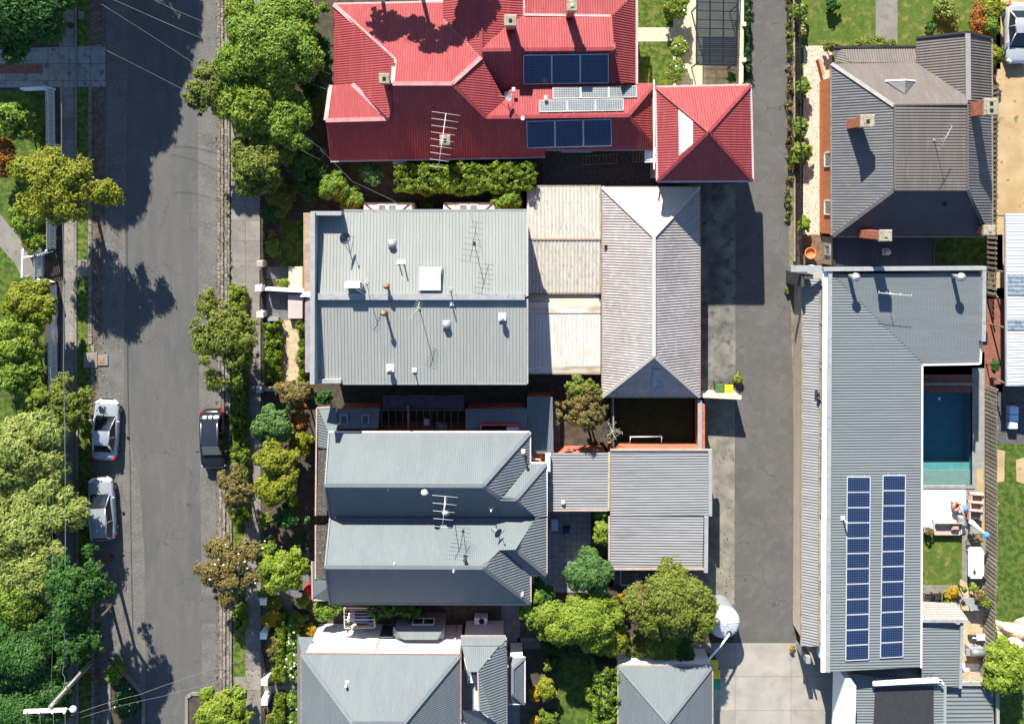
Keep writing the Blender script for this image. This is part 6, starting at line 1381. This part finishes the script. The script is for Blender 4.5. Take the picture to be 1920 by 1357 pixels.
m_bark = mat('bark', (.045, .036, .027), (.085, .068, .052), 4, .9, fine=.3, bump=.5, stretch=(1, 1, .3)); m_barkp = mat('pale_bark', (.28, .24, .19), (.36, .32, .26), 3, .9, fine=.2)
m_petal = mat('white_petals', (.7, .69, .64), (.78, .76, .72), 4, .7); m_petalp = mat('pink_petals', (.6, .25, .3), (.7, .4, .42), 4, .7)
def leaf_mesh(name, pts, nrm, size, rng, m, parent, elong=2.2):
    n = len(pts); o = np.array(world_loc(parent) if parent else (0, 0, 0))
    nrm = nrm / np.linalg.norm(nrm, axis=1, keepdims=True)
    a = rng.normal(size=(n, 3)); a -= nrm * (a * nrm).sum(1, keepdims=True); a /= np.linalg.norm(a, axis=1, keepdims=True); b = np.cross(nrm, a)
    s_ = (size * .8 * rng.uniform(.6, 1.35, n))[:, None]
    V = np.stack([pts + a * s_ * .5 * elong, pts + b * s_ * .5 + nrm * s_ * .12, pts - a * s_ * .5 * elong, pts - b * s_ * .5 + nrm * s_ * .12], 1).reshape(-1, 3) - o
    me = bpy.data.meshes.new(name); me.vertices.add(4 * n); me.vertices.foreach_set('co', V.astype(np.float32).ravel())
    me.loops.add(4 * n); me.loops.foreach_set('vertex_index', np.arange(4 * n, dtype=np.int32)); me.polygons.add(n)
    me.polygons.foreach_set('loop_start', np.arange(0, 4 * n, 4, dtype=np.int32)); me.update(calc_edges=True); me.materials.append(m)
    ob = bpy.data.objects.new(name, me); COL.objects.link(ob)
    if parent: ob.parent = parent
    return ob
def blob_points(blobs, dens, rng, low=-.55):
    """points and outward normals on the lumpy skin of a set of (x, y, z, rx, rz) clumps"""
    B_ = np.array(blobs); area = B_[:, 3] * (B_[:, 3] + B_[:, 4]) / 2 * 6; cnt = np.maximum(12, (area * dens * 1.9)).astype(int)
    idx = np.repeat(np.arange(len(B_)), cnt); n = len(idx)
    d = rng.normal(size=(n, 3)); d /= np.linalg.norm(d, axis=1, keepdims=True); d[:, 2] = np.where(d[:, 2] < low, -d[:, 2], d[:, 2])
    # leaves gather in small tufts sitting on the clumps' skin, with gaps between the tufts
    m = max(5, n // 34); ti = rng.integers(0, n, m); w_ = np.full(n, 0)
    tc = B_[idx[ti]]; td = d[ti]; tr = (.5 + .62 * rng.random(m) ** .6)[:, None] * np.stack([tc[:, 3], tc[:, 3], tc[:, 4]], 1)
    T_ = tc[:, :3] + td * tr; sp = np.clip(tc[:, 3] * .3, .08, .26)
    k = rng.integers(0, m, n); g = rng.normal(size=(n, 3)) * np.array([1, 1, .55])
    P = T_[k] + g * sp[k][:, None] * .62
    N_ = td[k] * .5 + g * .35 + np.array([0, 0, .6]) + rng.normal(size=(n, 3)) * .4
    return P, N_
SEED = [100]
def crown_blobs(c, rx, ry, rz, k, rng, fr=(.3, .48)):
    out = []; p1, p2, p3 = rng.uniform(0, 6.28, 3); k = int(k * 1.25)
    for i in range(k):
        a = 2 * math.pi * (i * .618 + rng.uniform(0, .15)); q = math.sqrt((i + .5) / k); f = rng.uniform(*fr) * (1.12 - .35 * q); lob = 1 + .17 * math.sin(2 * a + p1) * q + .15 * math.sin(3 * a + p2) * q + .12 * math.sin(5 * a + p3) * q
        if q > .35 and rng.random() < .14: continue
        x, y = q * lob * math.cos(a) * (1.04 - f * .75), q * lob * math.sin(a) * (1.04 - f * .75)
        z = (1 - q * q) ** .5 * .75 * rng.uniform(.7, 1.1) - .25 + rng.uniform(-.12, .12)
        r = f * (rx + ry) / 2; out.append((c[0] + x * rx, c[1] + y * ry, c[2] + z * rz, r, r * .85))
    return out
def tree(px, py, rpx, ztop, lm, label, name='garden_tree', cat='tree', k=20, dens=420, leaf=.13, rypx=None, thick=1.0, trunk=True, group=None, blossom=None, nb=0, fr=(.2, .4), bark=None, limbs=5, elong=2.2):
    """crown whose middle shows at pixel (px, py) with radius rpx photo pixels; top at ztop metres"""
    SEED[0] += 1; rng = np.random.default_rng(SEED[0]); rypx = rypx or rpx
    km = (CAM_H - ztop * .75) / FOC; rx, ry = rpx * km, rypx * km; rz = min((rx + ry) / 2 * .75 * thick, ztop * .5); zc = ztop - rz * .85
    c = W(px, py, zc + rz * .3); c.z = zc
    t = thing(name, label, cat, (c.x, c.y, 0), group)
    bl = crown_blobs(c, rx, ry, rz, k, rng, fr)
    P, N_ = blob_points(bl, dens, rng); P[:, 2] = np.maximum(P[:, 2], .08)
    leaf_mesh('crown', P, N_, leaf, rng, lm, t, 3.4 if lm is L_feath else elong)
    if blossom is not None and nb:
        P, N_ = blob_points(bl, 400, rng, .2); P = P[rng.choice(len(P), nb)] + np.array([0, 0, .06]); mb = MB()
        for p in P: r = rng.uniform(.05, .095); mb.lathe(p, [(0.0, -r * .5), (r, 0), (r * .6, r * .6), (0, r * .7)], 6)
        mb.build('blossom', blossom, t)
    if trunk:
        mb = MB(); r0 = max(.045, min(.2, ztop * .019)); f = Vector((c.x + rng.uniform(-.15, .15), c.y + rng.uniform(-.15, .15), max(.3, zc - rz * .55)))
        mb.tube([Vector((c.x, c.y, -.05)), Vector((c.x, c.y, .25)).lerp(f, .1), f], [r0 * 1.35, r0, r0 * .75], 9)
        for q in range(limbs):
            b = bl[(q * 3 + 1) % len(bl)]; e_ = Vector(b[:3]); mb.tube([f, f.lerp(e_, .5) + Vector((0, 0, .12)), e_], [r0 * .62, r0 * .4, r0 * .12], 6)
        mb.build('trunk', bark or m_bark, t)
    return t
def shrub(px, py, rpx, h, lm, label, cat='shrub', name='shrub', **k):
    k.setdefault('k', 9); k.setdefault('dens', 480); k.setdefault('leaf', .1); k.setdefault('limbs', 3); k.setdefault('fr', (.36, .55))
    return tree(px, py, rpx, h, lm, label, name, cat, **k)
def hedge(pts, wpx, h, lm, label, name='hedge', dens=760, leaf=.085, lump=.1, blossom=None, nb=0):
    """clipped or loose hedge along a pixel path"""
    SEED[0] += 1; rng = np.random.default_rng(SEED[0]); PP = []; NN = []
    hw = wpx * (CAM_H - h) / FOC / 2
    t = thing(name, label, 'hedge', W(*pts[0])); st = MB()
    for a, b in zip(pts, pts[1:]):
        A_, B_ = np.array(W(*a, h)), np.array(W(*b, h)); A_[2] = B_[2] = 0; d = B_ - A_; L_ = np.linalg.norm(d); d /= L_; x = np.array([-d[1], d[0], 0])
        n = int(dens * L_ * (2 * hw + 1.4 * h)); u = rng.random(n) * L_; w_ = rng.random(n) * (2 * hw + 1.4 * h)
        off = np.where(w_ < .7 * h, -hw, np.where(w_ > 2 * hw + .7 * h, hw, w_ - .7 * h - hw)); z = np.where(w_ < .7 * h, h - .7 * h + w_, np.where(w_ > 2 * hw + .7 * h, h - (w_ - 2 * hw - .7 * h), h))
        ph = rng.random() * 9; bump_ = lump * (np.sin(u * 2.3 + ph) + np.sin(u * 5.1 + off * 4) * .7 + np.sin(off * 7 + u * 3.3) * .6) + rng.normal(size=n) * .03
        side = np.sign(off) * (np.abs(off) >= hw * .999)
        PP.append(A_ + d * u[:, None] + x * (off + side * bump_)[:, None] + np.stack([np.zeros(n), np.zeros(n), z + bump_ * (side == 0)], 1))
        NN.append(x * side[:, None] * .9 + np.array([0, 0, .6]) + rng.normal(size=(n, 3)) * .45)
        st.box(((A_[0] + B_[0]) / 2, (A_[1] + B_[1]) / 2, h * .42), (L_, 2 * hw * .8, h * .8), math.atan2(d[1], d[0]))
    P = np.concatenate(PP); NN = np.concatenate(NN)       # leaves bunch into tufts
    n = len(P); m_ = max(8, n // 22); ti = rng.integers(0, n, m_); kk = rng.integers(0, m_, n); g = rng.normal(size=(n, 3)); grow = rng.random(m_) ** 2 * min(.22, lump * 1.6)
    P = P[ti][kk] + g * np.array([.075, .075, .05]) + np.array([0, 0, 1.0]) * grow[kk][:, None]; NN = NN[ti][kk] + g * .3; P[:, 2] = np.maximum(P[:, 2], .04)
    leaf_mesh('foliage', P, NN, leaf, rng, lm, t)
    st.build('twig_core', m_twig, t)
    if blossom is not None and nb:
        mb = MB()
        for p in P[rng.choice(len(P), nb)]: r = rng.uniform(.06, .11); mb.lathe(p + np.array([0, 0, .05]), [(0, -r * .5), (r, 0), (r * .6, r * .6), (0, r * .7)], 6)
        mb.build('blossom', blossom, t)
    return t
m_twig = mat('dark_twigs', (.02, .022, .012), (.03, .03, .018), 5, .95)

# west side of the street, from the top down
tree(35, 10, 82, 8.6, L_dark, 'dark shaded green tree filling the top left corner', k=30, dens=380, leaf=.15)
tree(20, 225, 48, 3.6, L_mid, 'grey-green tree at the left edge above the picket fence', k=14, rypx=42)
tree(105, 352, 88, 6.6, L_yel, 'yellow-green tree hanging over the west footpath and picket fence', 'street_tree', k=26, dens=120, leaf=.12, fr=(.2, .34), rypx=80)
shrub(5, 300, 24, 2.2, L_org, 'orange-leaved shrub at the left edge below the grey-green tree', rypx=34)
shrub(48, 410, 30, 1.6, L_mid, 'flowering shrub in the lawn inside the white picket fence', rypx=34, blossom=m_petalp, nb=14)
shrub(62, 452, 20, 1.3, L_lime, 'small bright shrub at the upper side of the picket entry')
tree(52, 566, 50, 4.2, L_yel, 'rounded yellow-green tree just below the picket entry', k=18, rypx=44, fr=(.24, .38))
tree(20, 640, 62, 4.4, L_lime, 'broad bright green tree at the left edge inside the lower picket fence', k=22, rypx=56)
tree(30, 705, 48, 4.0, L_mid, 'mid green tree at the left edge above the tea tree', k=16, rypx=40)
tree(112, 764, 58, 3.6, L_oliv, 'olive-green street tree reaching over the silver sedan', 'street_tree', k=22, dens=170, leaf=.12, fr=(.22, .36), rypx=52)
tree(70, 745, 28, 3.6, L_lime, 'small bright green crown at the foot of the picket fence', k=9)
tree(45, 850, 78, 4.8, L_feath, 'pale feathery tea tree, upper of two large ones at the left edge', k=34, dens=360, leaf=.13, fr=(.2, .34), rypx=92, bark=m_barkp)
tree(35, 1000, 88, 5.4, L_feath, 'pale feathery tea tree, lower of two large ones at the left edge', k=36, dens=360, leaf=.13, fr=(.2, .34), rypx=90, bark=m_barkp)
tree(146, 1200, 50, 6.2, L_dark, 'smaller dark street tree just above the utility pole', 'street_tree', k=18, dens=140, leaf=.13, fr=(.22, .36), rypx=50)
tree(72, 915, 62, 4.4, L_feath, 'pale feathery crown between the two large tea trees', k=24, dens=360, leaf=.13, rypx=60, bark=m_barkp)
tree(62, 1075, 60, 5.4, L_feath, 'pale feathery crown at the foot of the tea trees', k=22, dens=360, leaf=.13, rypx=54, bark=m_barkp)
tree(85, 1190, 46, 4.6, L_dark, 'deep green crown over the lower paling fence', k=16, rypx=70)
tree(88, 1290, 46, 4.6, L_dark, 'deep green crown beside the utility pole', k=16, rypx=60)
tree(45, 1130, 66, 5.0, L_mid, 'mid green tree below the pale tea trees at the left edge', k=20, rypx=60)
tree(138, 1108, 64, 7.4, L_dark, 'dark green street tree over the west verge near the bottom', 'street_tree', k=26, dens=140, thick=1.3, leaf=.12, fr=(.22, .36), rypx=66)
tree(35, 1235, 76, 5.2, L_dark, 'dark green tree at the lower left edge', k=24, rypx=64)
tree(50, 1330, 86, 4.6, L_dark, 'dark green tree in the bottom left corner under the crossarm', k=24, rypx=60)
tree(10, 1160, 44, 4.0, L_dark, 'deep green shrubby tree at the left edge between two darker crowns', k=12)
shrub(215, 1262, 18, .9, L_mid, 'green shrub at the tip of the bottom left planting bed', rypx=22)
shrub(238, 1318, 26, 1.0, L_dark, 'dark flowering shrub in the bottom left planting bed', blossom=m_petal, nb=16, rypx=30)
for i, (x, y) in enumerate(((165, 1230), (176, 1275))): shrub(x, y, 8, .5, L_lime, 'small grass tuft on the west verge, %s the pole base' % ('beside' if i == 0 else 'below'), 'grass tuft', 'grass_tuft', trunk=False, k=4)
# tall trees beyond the top edge that shade the street and the red roof
for i, (x, y, r, h) in enumerate(((75, -240, 105, 10), (200, -245, 112, 10), (205, -95, 88, 9.0), (45, -90, 95, 9), (122, -80, 66, 8.5), (-70, -110, 90, 9))):
    k = CAM_H / (CAM_H - h)                            # given by the foot of the trunk
    tree(NX + (x - NX) * k, NY + (y - NY) * k, r, h, L_dark, 'tall tree beyond the top edge shading the street, %s' % ('second from the kerb', 'nearest the kerb', 'lowest one', 'farthest from the kerb', 'small one beside the footpath', 'one beyond the top left corner')[i], 'tall_tree', k=18, dens=200, leaf=.22, group='trees beyond the top edge')
for i, (x, y, r, h) in enumerate(((780, -62, 60, 9.5), (705, -98, 48, 9.2), (860, -72, 48, 9.0))):
    k = CAM_H / (CAM_H - h); tree(NX + (x - NX) * k, NY + (y - NY) * k, r, h, L_mid, 'tall tree behind the red house beyond the top edge, %s' % ('middle one', 'left one', 'right one')[i], 'tall_tree', k=14, dens=200, leaf=.2, group='trees behind the red house')
# the big garden trees in front of the red house
tree(500, 95, 100, 6.6, L_mid, 'large bright green tree beside the footpath, biggest of the red house garden', k=40, dens=430, leaf=.13, fr=(.2, .32), rypx=92)
tree(470, 190, 68, 5.6, L_lime, 'fresh green tree overhanging the kerb below the biggest garden tree', k=24, fr=(.22, .36), rypx=66)
tree(388, 170, 48, 5.2, L_oliv, 'loose olive tree reaching over the street beside the bluestone kerb', 'street_tree', k=20, dens=150, leaf=.12, fr=(.2, .34), rypx=58)
tree(530, 225, 66, 5.2, L_mid, 'green tree close to the red gable end', k=24, fr=(.24, .38), rypx=56)
tree(480, 305, 64, 4.8, L_oliv, 'dull green tree at the lower end of the red house garden', k=24, dens=400, fr=(.22, .36), rypx=54)
tree(560, 20, 46, 5.0, L_mid, 'green tree at the top edge beside the red hip', k=14)
shrub(585, 120, 28, 3.0, L_dark, 'dark shrub against the red west slope', rypx=70)
shrub(596, 192, 22, 2.6, L_oliv, 'yellowish shrub against the red gable end', rypx=36)
tree(560, 300, 48, 3.4, L_dark, 'dark tree at the corner of the red house garden', k=12)
shrub(440, 20, 18, 1.0, L_lime, 'small shrub on the strip at the top of the street', rypx=26)
shrub(528, 372, 30, 2.2, L_oliv, 'star-shaped tree fern at the corner of the shaded terrace garden', 'tree fern', 'tree_fern', k=8)
shrub(625, 352, 34, 3.0, L_mid, 'green shrub at the left end of the long hedge', rypx=24); shrub(662, 372, 26, 2.6, L_mid, 'rounded shrub between hedge and terrace roof', rypx=22); shrub(585, 352, 24, 2.4, L_dark, 'dark shrub at the top of the terrace garden'); shrub(695, 326, 30, 2.8, L_blu, 'pale flowering shrub by the south wall of the red house', rypx=20, blossom=m_petal, nb=10)
hedge([(742, 334), (870, 336), (1004, 331)], 46, 3.3, L_hedge, 'long bright leafy hedge between the red house and the grey terrace', lump=.1, dens=620, leaf=.1)
shrub(950, 378, 34, 3.4, L_mid, 'dark green bushy shrub at the right end of the long hedge', rypx=26); shrub(800, 386, 15, 1.6, L_dark, 'spiky dark shrub between the two bay windows', rypx=10)
# terrace front gardens
shrub(510, 465, 14, 1.1, L_lime, 'round green shrub beside the cream gate pier', rypx=18); shrub(507, 440, 10, .9, L_org, 'reddish shrub above the round green one'); shrub(530, 532, 16, .7, L_lime, 'low bright plants below the upper path', rypx=8, trunk=False); shrub(505, 400, 18, 1.4, L_dark, 'dark shaded shrub behind the iron fence')
hedge([(504, 604), (504, 716)], 13, .8, L_mid, 'clipped hedge beside the iron fence of the lower terrace'); hedge([(519, 600), (519, 718)], 9, .7, L_hedge, 'narrow clipped hedge beside the tan tiled path'); hedge([(564, 602), (564, 716)], 7, .7, L_hedge, 'thin hedge along the lower terrace veranda')
# nature strip
hedge([(427, 345), (428, 525)], 6, .12, L_oliv, 'straggling weeds along the bluestone gutter beside the terrace footpath', 'weed_strip', dens=140, lump=.05)
hedge([(445, 538), (446, 640)], 28, .6, L_lime, 'bright green clipped hedge on the nature strip, upper length', lump=.07)
hedge([(447, 650), (449, 760), (450, 880), (449, 980)], 24, .55, L_hedge, 'long low hedge on the nature strip beside the black hatchback', lump=.12)
hedge([(450, 1130), (450, 1180)], 20, .35, L_lime, 'short low hedge on the lower nature strip', lump=.08)
tree(418, 640, 78, 5.0, L_oliv, 'olive-green street tree above the black hatchback', 'street_tree', k=36, dens=120, leaf=.12, fr=(.17, .3), rypx=70)
tree(438, 916, 44, 4.0, L_brn, 'small bronze-leaved street tree below the black hatchback', 'street_tree', k=18, dens=170, leaf=.11, fr=(.2, .34), rypx=48)
tree(428, 1072, 52, 4.6, L_brn, 'bronze street tree with pale blossom on the lower nature strip', 'street_tree', k=26, dens=180, leaf=.12, fr=(.2, .34), rypx=72, blossom=m_petal, nb=40)
tree(415, 1335, 52, 2.6, L_lime, 'green shrub in the rectangular planting bed at the bottom', 'shrub', 'shrub', k=16, rypx=44)
shrub(608, 744, 20, 1.6, L_dark, 'dark shrub in the gap between the terraces and the north semi', rypx=12)
# gardens of the semi-detached pair
tree(552, 735, 38, 3.6, L_brn, 'bronze-green tree at the lower corner of the terrace yard', k=14, rypx=28); tree(515, 795, 42, 4.0, L_blu, 'blue-green rounded tree in the north semi front garden', k=16, rypx=40)
tree(520, 856, 48, 4.2, L_yel, 'golden green tree, upper of two in the north semi front garden', k=16, rypx=38); tree(518, 912, 46, 4.2, L_yel, 'golden green tree, lower of two in the north semi front garden', k=16, rypx=36)
shrub(565, 790, 18, 2.4, L_org, 'reddish shrub against the veranda of the north semi', rypx=26); shrub(562, 832, 22, 2.4, L_yel, 'yellow shrub between the golden trees and the veranda', rypx=30)
tree(535, 965, 40, 3.0, L_dark, 'dark shaded tree below the golden trees', k=12, rypx=26); shrub(497, 975, 14, 1.0, L_lime, 'small flowering shrub beside the footpath', blossom=m_petal, nb=5)
tree(527, 1072, 46, 3.8, L_lime, 'bright feathery tree in the south semi front garden', k=18, rypx=44, fr=(.24, .4)); shrub(502, 1024, 18, 1.4, L_mid, 'rose bush with white flowers beside the footpath', blossom=m_petal, nb=9, rypx=16); shrub(560, 1022, 22, 1.2, L_dark, 'dark bush with white flowers near the veranda', blossom=m_petal, nb=8)
shrub(492, 1112, 12, .9, L_lime, 'little lime bush above the shaded white pier'); shrub(512, 1130, 20, 1.0, L_oliv, 'dull olive groundcover bush behind the white pier', rypx=14)
# bottom house garden
shrub(508, 1158, 16, 1.3, L_gold, 'golden yellow shrub beside the white gate pier', rypx=20)
hedge([(524, 1150), (524, 1276)], 13, .9, L_hedge, 'bright clipped hedge in front of the white house, upper length', lump=.03); hedge([(508, 1270), (524, 1270)], 12, .9, L_hedge, 'short return of the clipped hedge above the lower path', lump=.03); hedge([(524, 1304), (524, 1420)], 13, .9, L_hedge, 'bright clipped hedge in front of the white house, lower length', lump=.03)
hedge([(551, 1168), (551, 1276)], 20, .8, L_mid, 'white hydrangea hedge along the white house veranda, upper length', 'flower_hedge', blossom=m_petal, nb=55); hedge([(551, 1300), (551, 1420)], 14, .8, L_mid, 'white hydrangea hedge along the white house veranda, lower length', 'flower_hedge', blossom=m_petal, nb=22)
hedge([(545, 1163), (575, 1160)], 10, .9, L_mid, 'short leafy hedge at the head of the hydrangeas'); shrub(612, 1142, 28, 2.4, L_mid, 'leafy lemon-green shrub at the corner of the south semi', rypx=22); shrub(568, 1128, 14, 1.2, L_lime, 'lime bush with two white blooms on the dark path', blossom=m_petal, nb=4, rypx=9); shrub(584, 1180, 14, 1.0, L_gold, 'yellow flowering bush beside the white wall', rypx=12); shrub(512, 1210, 9, .8, L_brn, 'brown leafy bush inside the white piers', rypx=30); shrub(512, 1345, 11, .8, L_oliv, 'dull green bush inside the lowest white pier', rypx=24)
hedge([(690, 1142), (790, 1146)], 18, 1.9, L_dark, 'shaded climbing shrub along the fence north of the white house', lump=.15)
# centre bottom trees
tree(1108, 1078, 42, 4.6, L_blu, 'dense blue-green conical tree at the end of the courtyard', k=22, rypx=46, fr=(.26, .42), dens=520, leaf=.1)
tree(1085, 1168, 98, 4.9, L_lime, 'wide bright green tree at the centre of the lower gardens', k=44, dens=520, leaf=.105, fr=(.2, .3), rypx=42)
tree(1005, 1150, 34, 4.0, L_mid, 'green tree beside the south-east corner of the south semi', k=12, rypx=32); tree(1012, 1112, 34, 3.4, L_dark, 'dark green shrub tree at the foot of the courtyard tiles', k=12, rypx=22)
tree(1146, 1200, 33, 3.2, L_yel, 'round clipped yellow-green bush below the wide bright tree', 'topiary', k=20, dens=560, leaf=.1, fr=(.35, .45))
tree(1265, 1140, 76, 5.6, L_oliv, 'broad olive-green tree beside the water tank', k=34, dens=430, leaf=.12, fr=(.2, .34), rypx=70); tree(1205, 1132, 40, 4.6, L_brn, 'tawny crown between the wide bright tree and the olive tree', k=14, rypx=34)
shrub(1240, 1205, 46, 2.2, L_mid, 'mid green shrubs at the foot of the olive tree', rypx=26); shrub(1285, 1222, 26, 2.0, L_dark, 'dark green shrub at the wall of the pale garage', rypx=18); shrub(1200, 1212, 26, 1.8, L_oliv, 'olive shrub left of the dark green shrub', rypx=20)
hedge([(1138, 1250), (1136, 1420)], 46, 2.6, L_mid, 'tall broad hedge between the small lawn and the pale garage', lump=.2, dens=420)
hedge([(1016, 1215), (1118, 1212)], 24, 1.2, L_dark, 'dark hedge above the small lawn', lump=.12); hedge([(1035, 1232), (1036, 1262)], 18, 1.0, L_dark, 'dark short hedge at the corner of the small lawn')
shrub(1028, 1292, 18, 1.6, L_yel, 'yellow-green conical shrub left of the small lawn', rypx=22); shrub(1003, 1302, 9, .9, L_gold, 'small golden bush left of the conical shrub', rypx=13); shrub(1026, 1250, 7, 1.5, L_lime, 'thin lime shrub above the conical shrub', rypx=12); shrub(1004, 1350, 9, .8, L_gold, 'golden bush at the bottom edge'); hedge([(1014, 1350), (1044, 1350)], 22, .7, L_hedge, 'low hedge at the bottom edge beside the golden bush')
shrub(1130, 1000, 19, 2.9, L_lime, 'narrow leafy tree between courtyard and south garage', k=10, rypx=26); shrub(1130, 962, 15, 2.6, L_mid, 'small leafy crown at the corner of the roof link', rypx=12)
shrub(1165, 1118, 6, 1.8, L_gold, 'tiny yellow shrub behind the metal frame', rypx=9)
tree(1094, 768, 52, 4.6, L_brn, 'bronze-olive tree in the dark courtyard of the north semi', k=24, dens=150, leaf=.115, fr=(.2, .32), rypx=46, bark=m_barkp); tree(1092, 728, 44, 4.2, L_oliv, 'olive crown below the beige lean-to roofs', k=12, dens=300, rypx=18)
t = thing('bare_tree', 'bare pale twiggy tree beside the bronze-olive tree', 'tree', W(1140, 800)); rng = np.random.default_rng(7); mb = MB(); b = W(1140, 792, 0)
mb.tube([b, b + Vector((0, 0, 1.6)), b + Vector((.05, .05, 3.0))], [.07, .055, .04], 7)
for k in range(22):
    a = rng.uniform(0, 6.28); s_ = b + Vector((0, 0, rng.uniform(1.4, 3.0))); e_ = s_ + Vector((math.cos(a) * rng.uniform(.5, 1.0), math.sin(a) * rng.uniform(.4, .9), rng.uniform(.2, .7))); m_ = s_.lerp(e_, .5) + Vector((0, 0, .12)); mb.tube([s_, m_, e_], [.03, .022, .008], 5)
    for q in range(3): f = m_.lerp(e_, rng.uniform(.1, .9)); mb.tube([f, f + Vector((rng.uniform(-.3, .3), rng.uniform(-.3, .3), rng.uniform(.05, .3)))], [.014, .005], 4)
mb.build('branches', m_barkp, t)
# lane and north-east
hedge([(1396, -30), (1397, 158)], 12, 1.1, L_dark, 'dark strip hedge between the cream wall and the lane', lump=.12)
shrub(1268, 10, 24, 2.0, L_lime, 'bush with white flowers, uppermost of three on the red house drive', rypx=36, blossom=m_petal, nb=8); shrub(1271, 88, 19, 1.9, L_lime, 'bush with many white flowers, middle of three on the red house drive', rypx=20, blossom=m_petal, nb=20); shrub(1271, 132, 20, 1.9, L_tip, 'pale green bush, lowest of three on the red house drive', rypx=26, blossom=m_petal, nb=6)
shrub(1384, 708, 8, .5, L_lime, 'small weed clump at the edge of the lane by the bins', 'weed', 'weed', trunk=False, k=5, rypx=14); shrub(1372, 143, 6, 1.0, L_dark, 'dark small bush at the end of the cream wall', rypx=12)
for i, (x, y, r, ry, m) in enumerate(((1502, 20, 14, 20, L_mid), (1504, 60, 9, 12, L_tip), (1504, 160, 10, 26, L_mid), (1503, 240, 9, 22, L_mid), (1505, 285, 17, 26, L_lime), (1508, 420, 10, 16, L_lime))):
    shrub(x, y, r, 1.2, m, 'garden bush beside the black iron fence, %s from the top' % ('first', 'second', 'third', 'fourth', 'fifth', 'sixth')[i], rypx=ry, group='bushes along the iron fence', blossom=m_petalp if i < 2 else None, nb=6)
for i, (x, y0, y1, w_, m) in enumerate(((1480, -40, 110, 9, L_oliv), (1481, 125, 340, 8, L_brn), (1478, 355, 416, 8, L_oliv))):
    hedge([(x, y0), (x + 1, y1)], w_, .25, m, 'low weedy strip along the lane, %s' % ('top length', 'middle length beside the iron fence', 'short lowest length')[i], 'weed_strip', dens=260, lump=.1)
shrub(1477, 545, 7, .3, L_oliv, 'tiny weed at the lane edge near the dark boundary wall', 'weed', 'weed', trunk=False, k=4); shrub(1487, 1216, 6, .4, L_gold, 'yellowish weed clump at the end of the batten screen', 'weed', 'weed', trunk=False, k=4)
for i, (x, y, r, ry, m) in enumerate(((1858, 18, 26, 24, L_yel), (1852, 52, 24, 22, L_mid), (1868, 103, 14, 18, L_yel), (1836, 35, 6, 40, L_org))):
    shrub(x, y, r, 1.9, m, ('yellow-green shrub at the top beside the bright silver car', 'mid green shrub by the north-east gable', 'small shrub at the nose of the bright silver car', 'thin orange-red plant strip at the lawn edge')[i], rypx=ry)
shrub(1556, 88, 18, .9, L_oliv, 'grey-green low shrub at the porch corner', rypx=8); shrub(1640, 84, 46, .6, L_oliv, 'row of low grey plants along the porch', rypx=6, trunk=False)
shrub(1775, 20, 26, .8, L_tip, 'low sparse yellow plant on the lawn near the path', trunk=False, dens=110, rypx=30)
for i, (x, y) in enumerate(((1560, 10), (1745, 55))): shrub(x, y, 13, .8, L_dark, 'low dark shrub on the lawn, %s the path' % ('left of', 'right of')[i], rypx=16, trunk=False)
tree(1893, 1258, 46, 4.0, L_lime, 'leafy yellow-green tree at the lower right edge', k=22, rypx=54, dens=440, leaf=.13); shrub(1865, 688, 8, 1.4, L_dark, 'dark small plant at the head of the pool', rypx=12)
for i, (x, y, r, m, h) in enumerate(((1784, 1112, 17, L_gold, .8), (1777, 1130, 13, L_lime, .7), (1806, 1103, 8, L_mid, .9), (1825, 1100, 9, L_lime, 1.0), (1838, 1118, 14, L_brn, 1.3), (1848, 1130, 12, L_lime, 1.4))):
    shrub(x, y, r, h, m, ('ornamental golden grass beside the black chairs', 'lime leafy plant over the tiled slope', 'small green pot plant at the table corner', 'bright green pot plant behind the paddle board', 'bronze spiky plant on the outdoor table', 'lime plant at the fence end of the table')[i], 'plant', 'garden_plant', k=6, dens=380)
shrub(1836, 1012, 6, .5, L_gold, 'small yellow plant among the bicycle parts', 'plant', 'garden_plant', k=4, trunk=False)
o = world_loc(POT1); rng = np.random.default_rng(3); P, N_ = blob_points([(o.x, o.y, .62, .25, .22)], 500, rng); leaf_mesh('foliage', P, N_, .07, rng, L_brn, POT1)
# fallen leaves along the gutters and verges
rng = np.random.default_rng(11); pp = []
for x0, y0, x1, y1, n in ((405, 0, 424, 1290, 900), (168, 170, 200, 1340, 1100), (462, 560, 488, 1350, 500), (1486, 0, 1500, 1200, 500), (1340, 745, 1378, 1130, 70), (494, 360, 500, 1350, 300), (112, 170, 142, 1340, 350)):
    a, b = W(x0, y1, 0), W(x1, y0, 0); u = rng.random((n, 2)); u[:, 0] = np.where(rng.random(n) < .5, u[:, 0] ** 2.2, u[:, 0]); pp.append(np.stack([a.x + (b.x - a.x) * u[:, 0], a.y + (b.y - a.y) * u[:, 1], np.full(n, .1)], 1))
pp = np.concatenate(pp); nn = rng.normal(size=pp.shape) * .3 + np.array([0, 0, 1])
tag(leaf_mesh('leaf_litter', pp, nn, .075, rng, leafmat('fallen_leaves', (.1, .06, .025), (.26, .19, .09)), None), 'small brown fallen leaves scattered along gutters and verges', 'leaf litter', kind='stuff')
print('objects', len(bpy.data.objects))
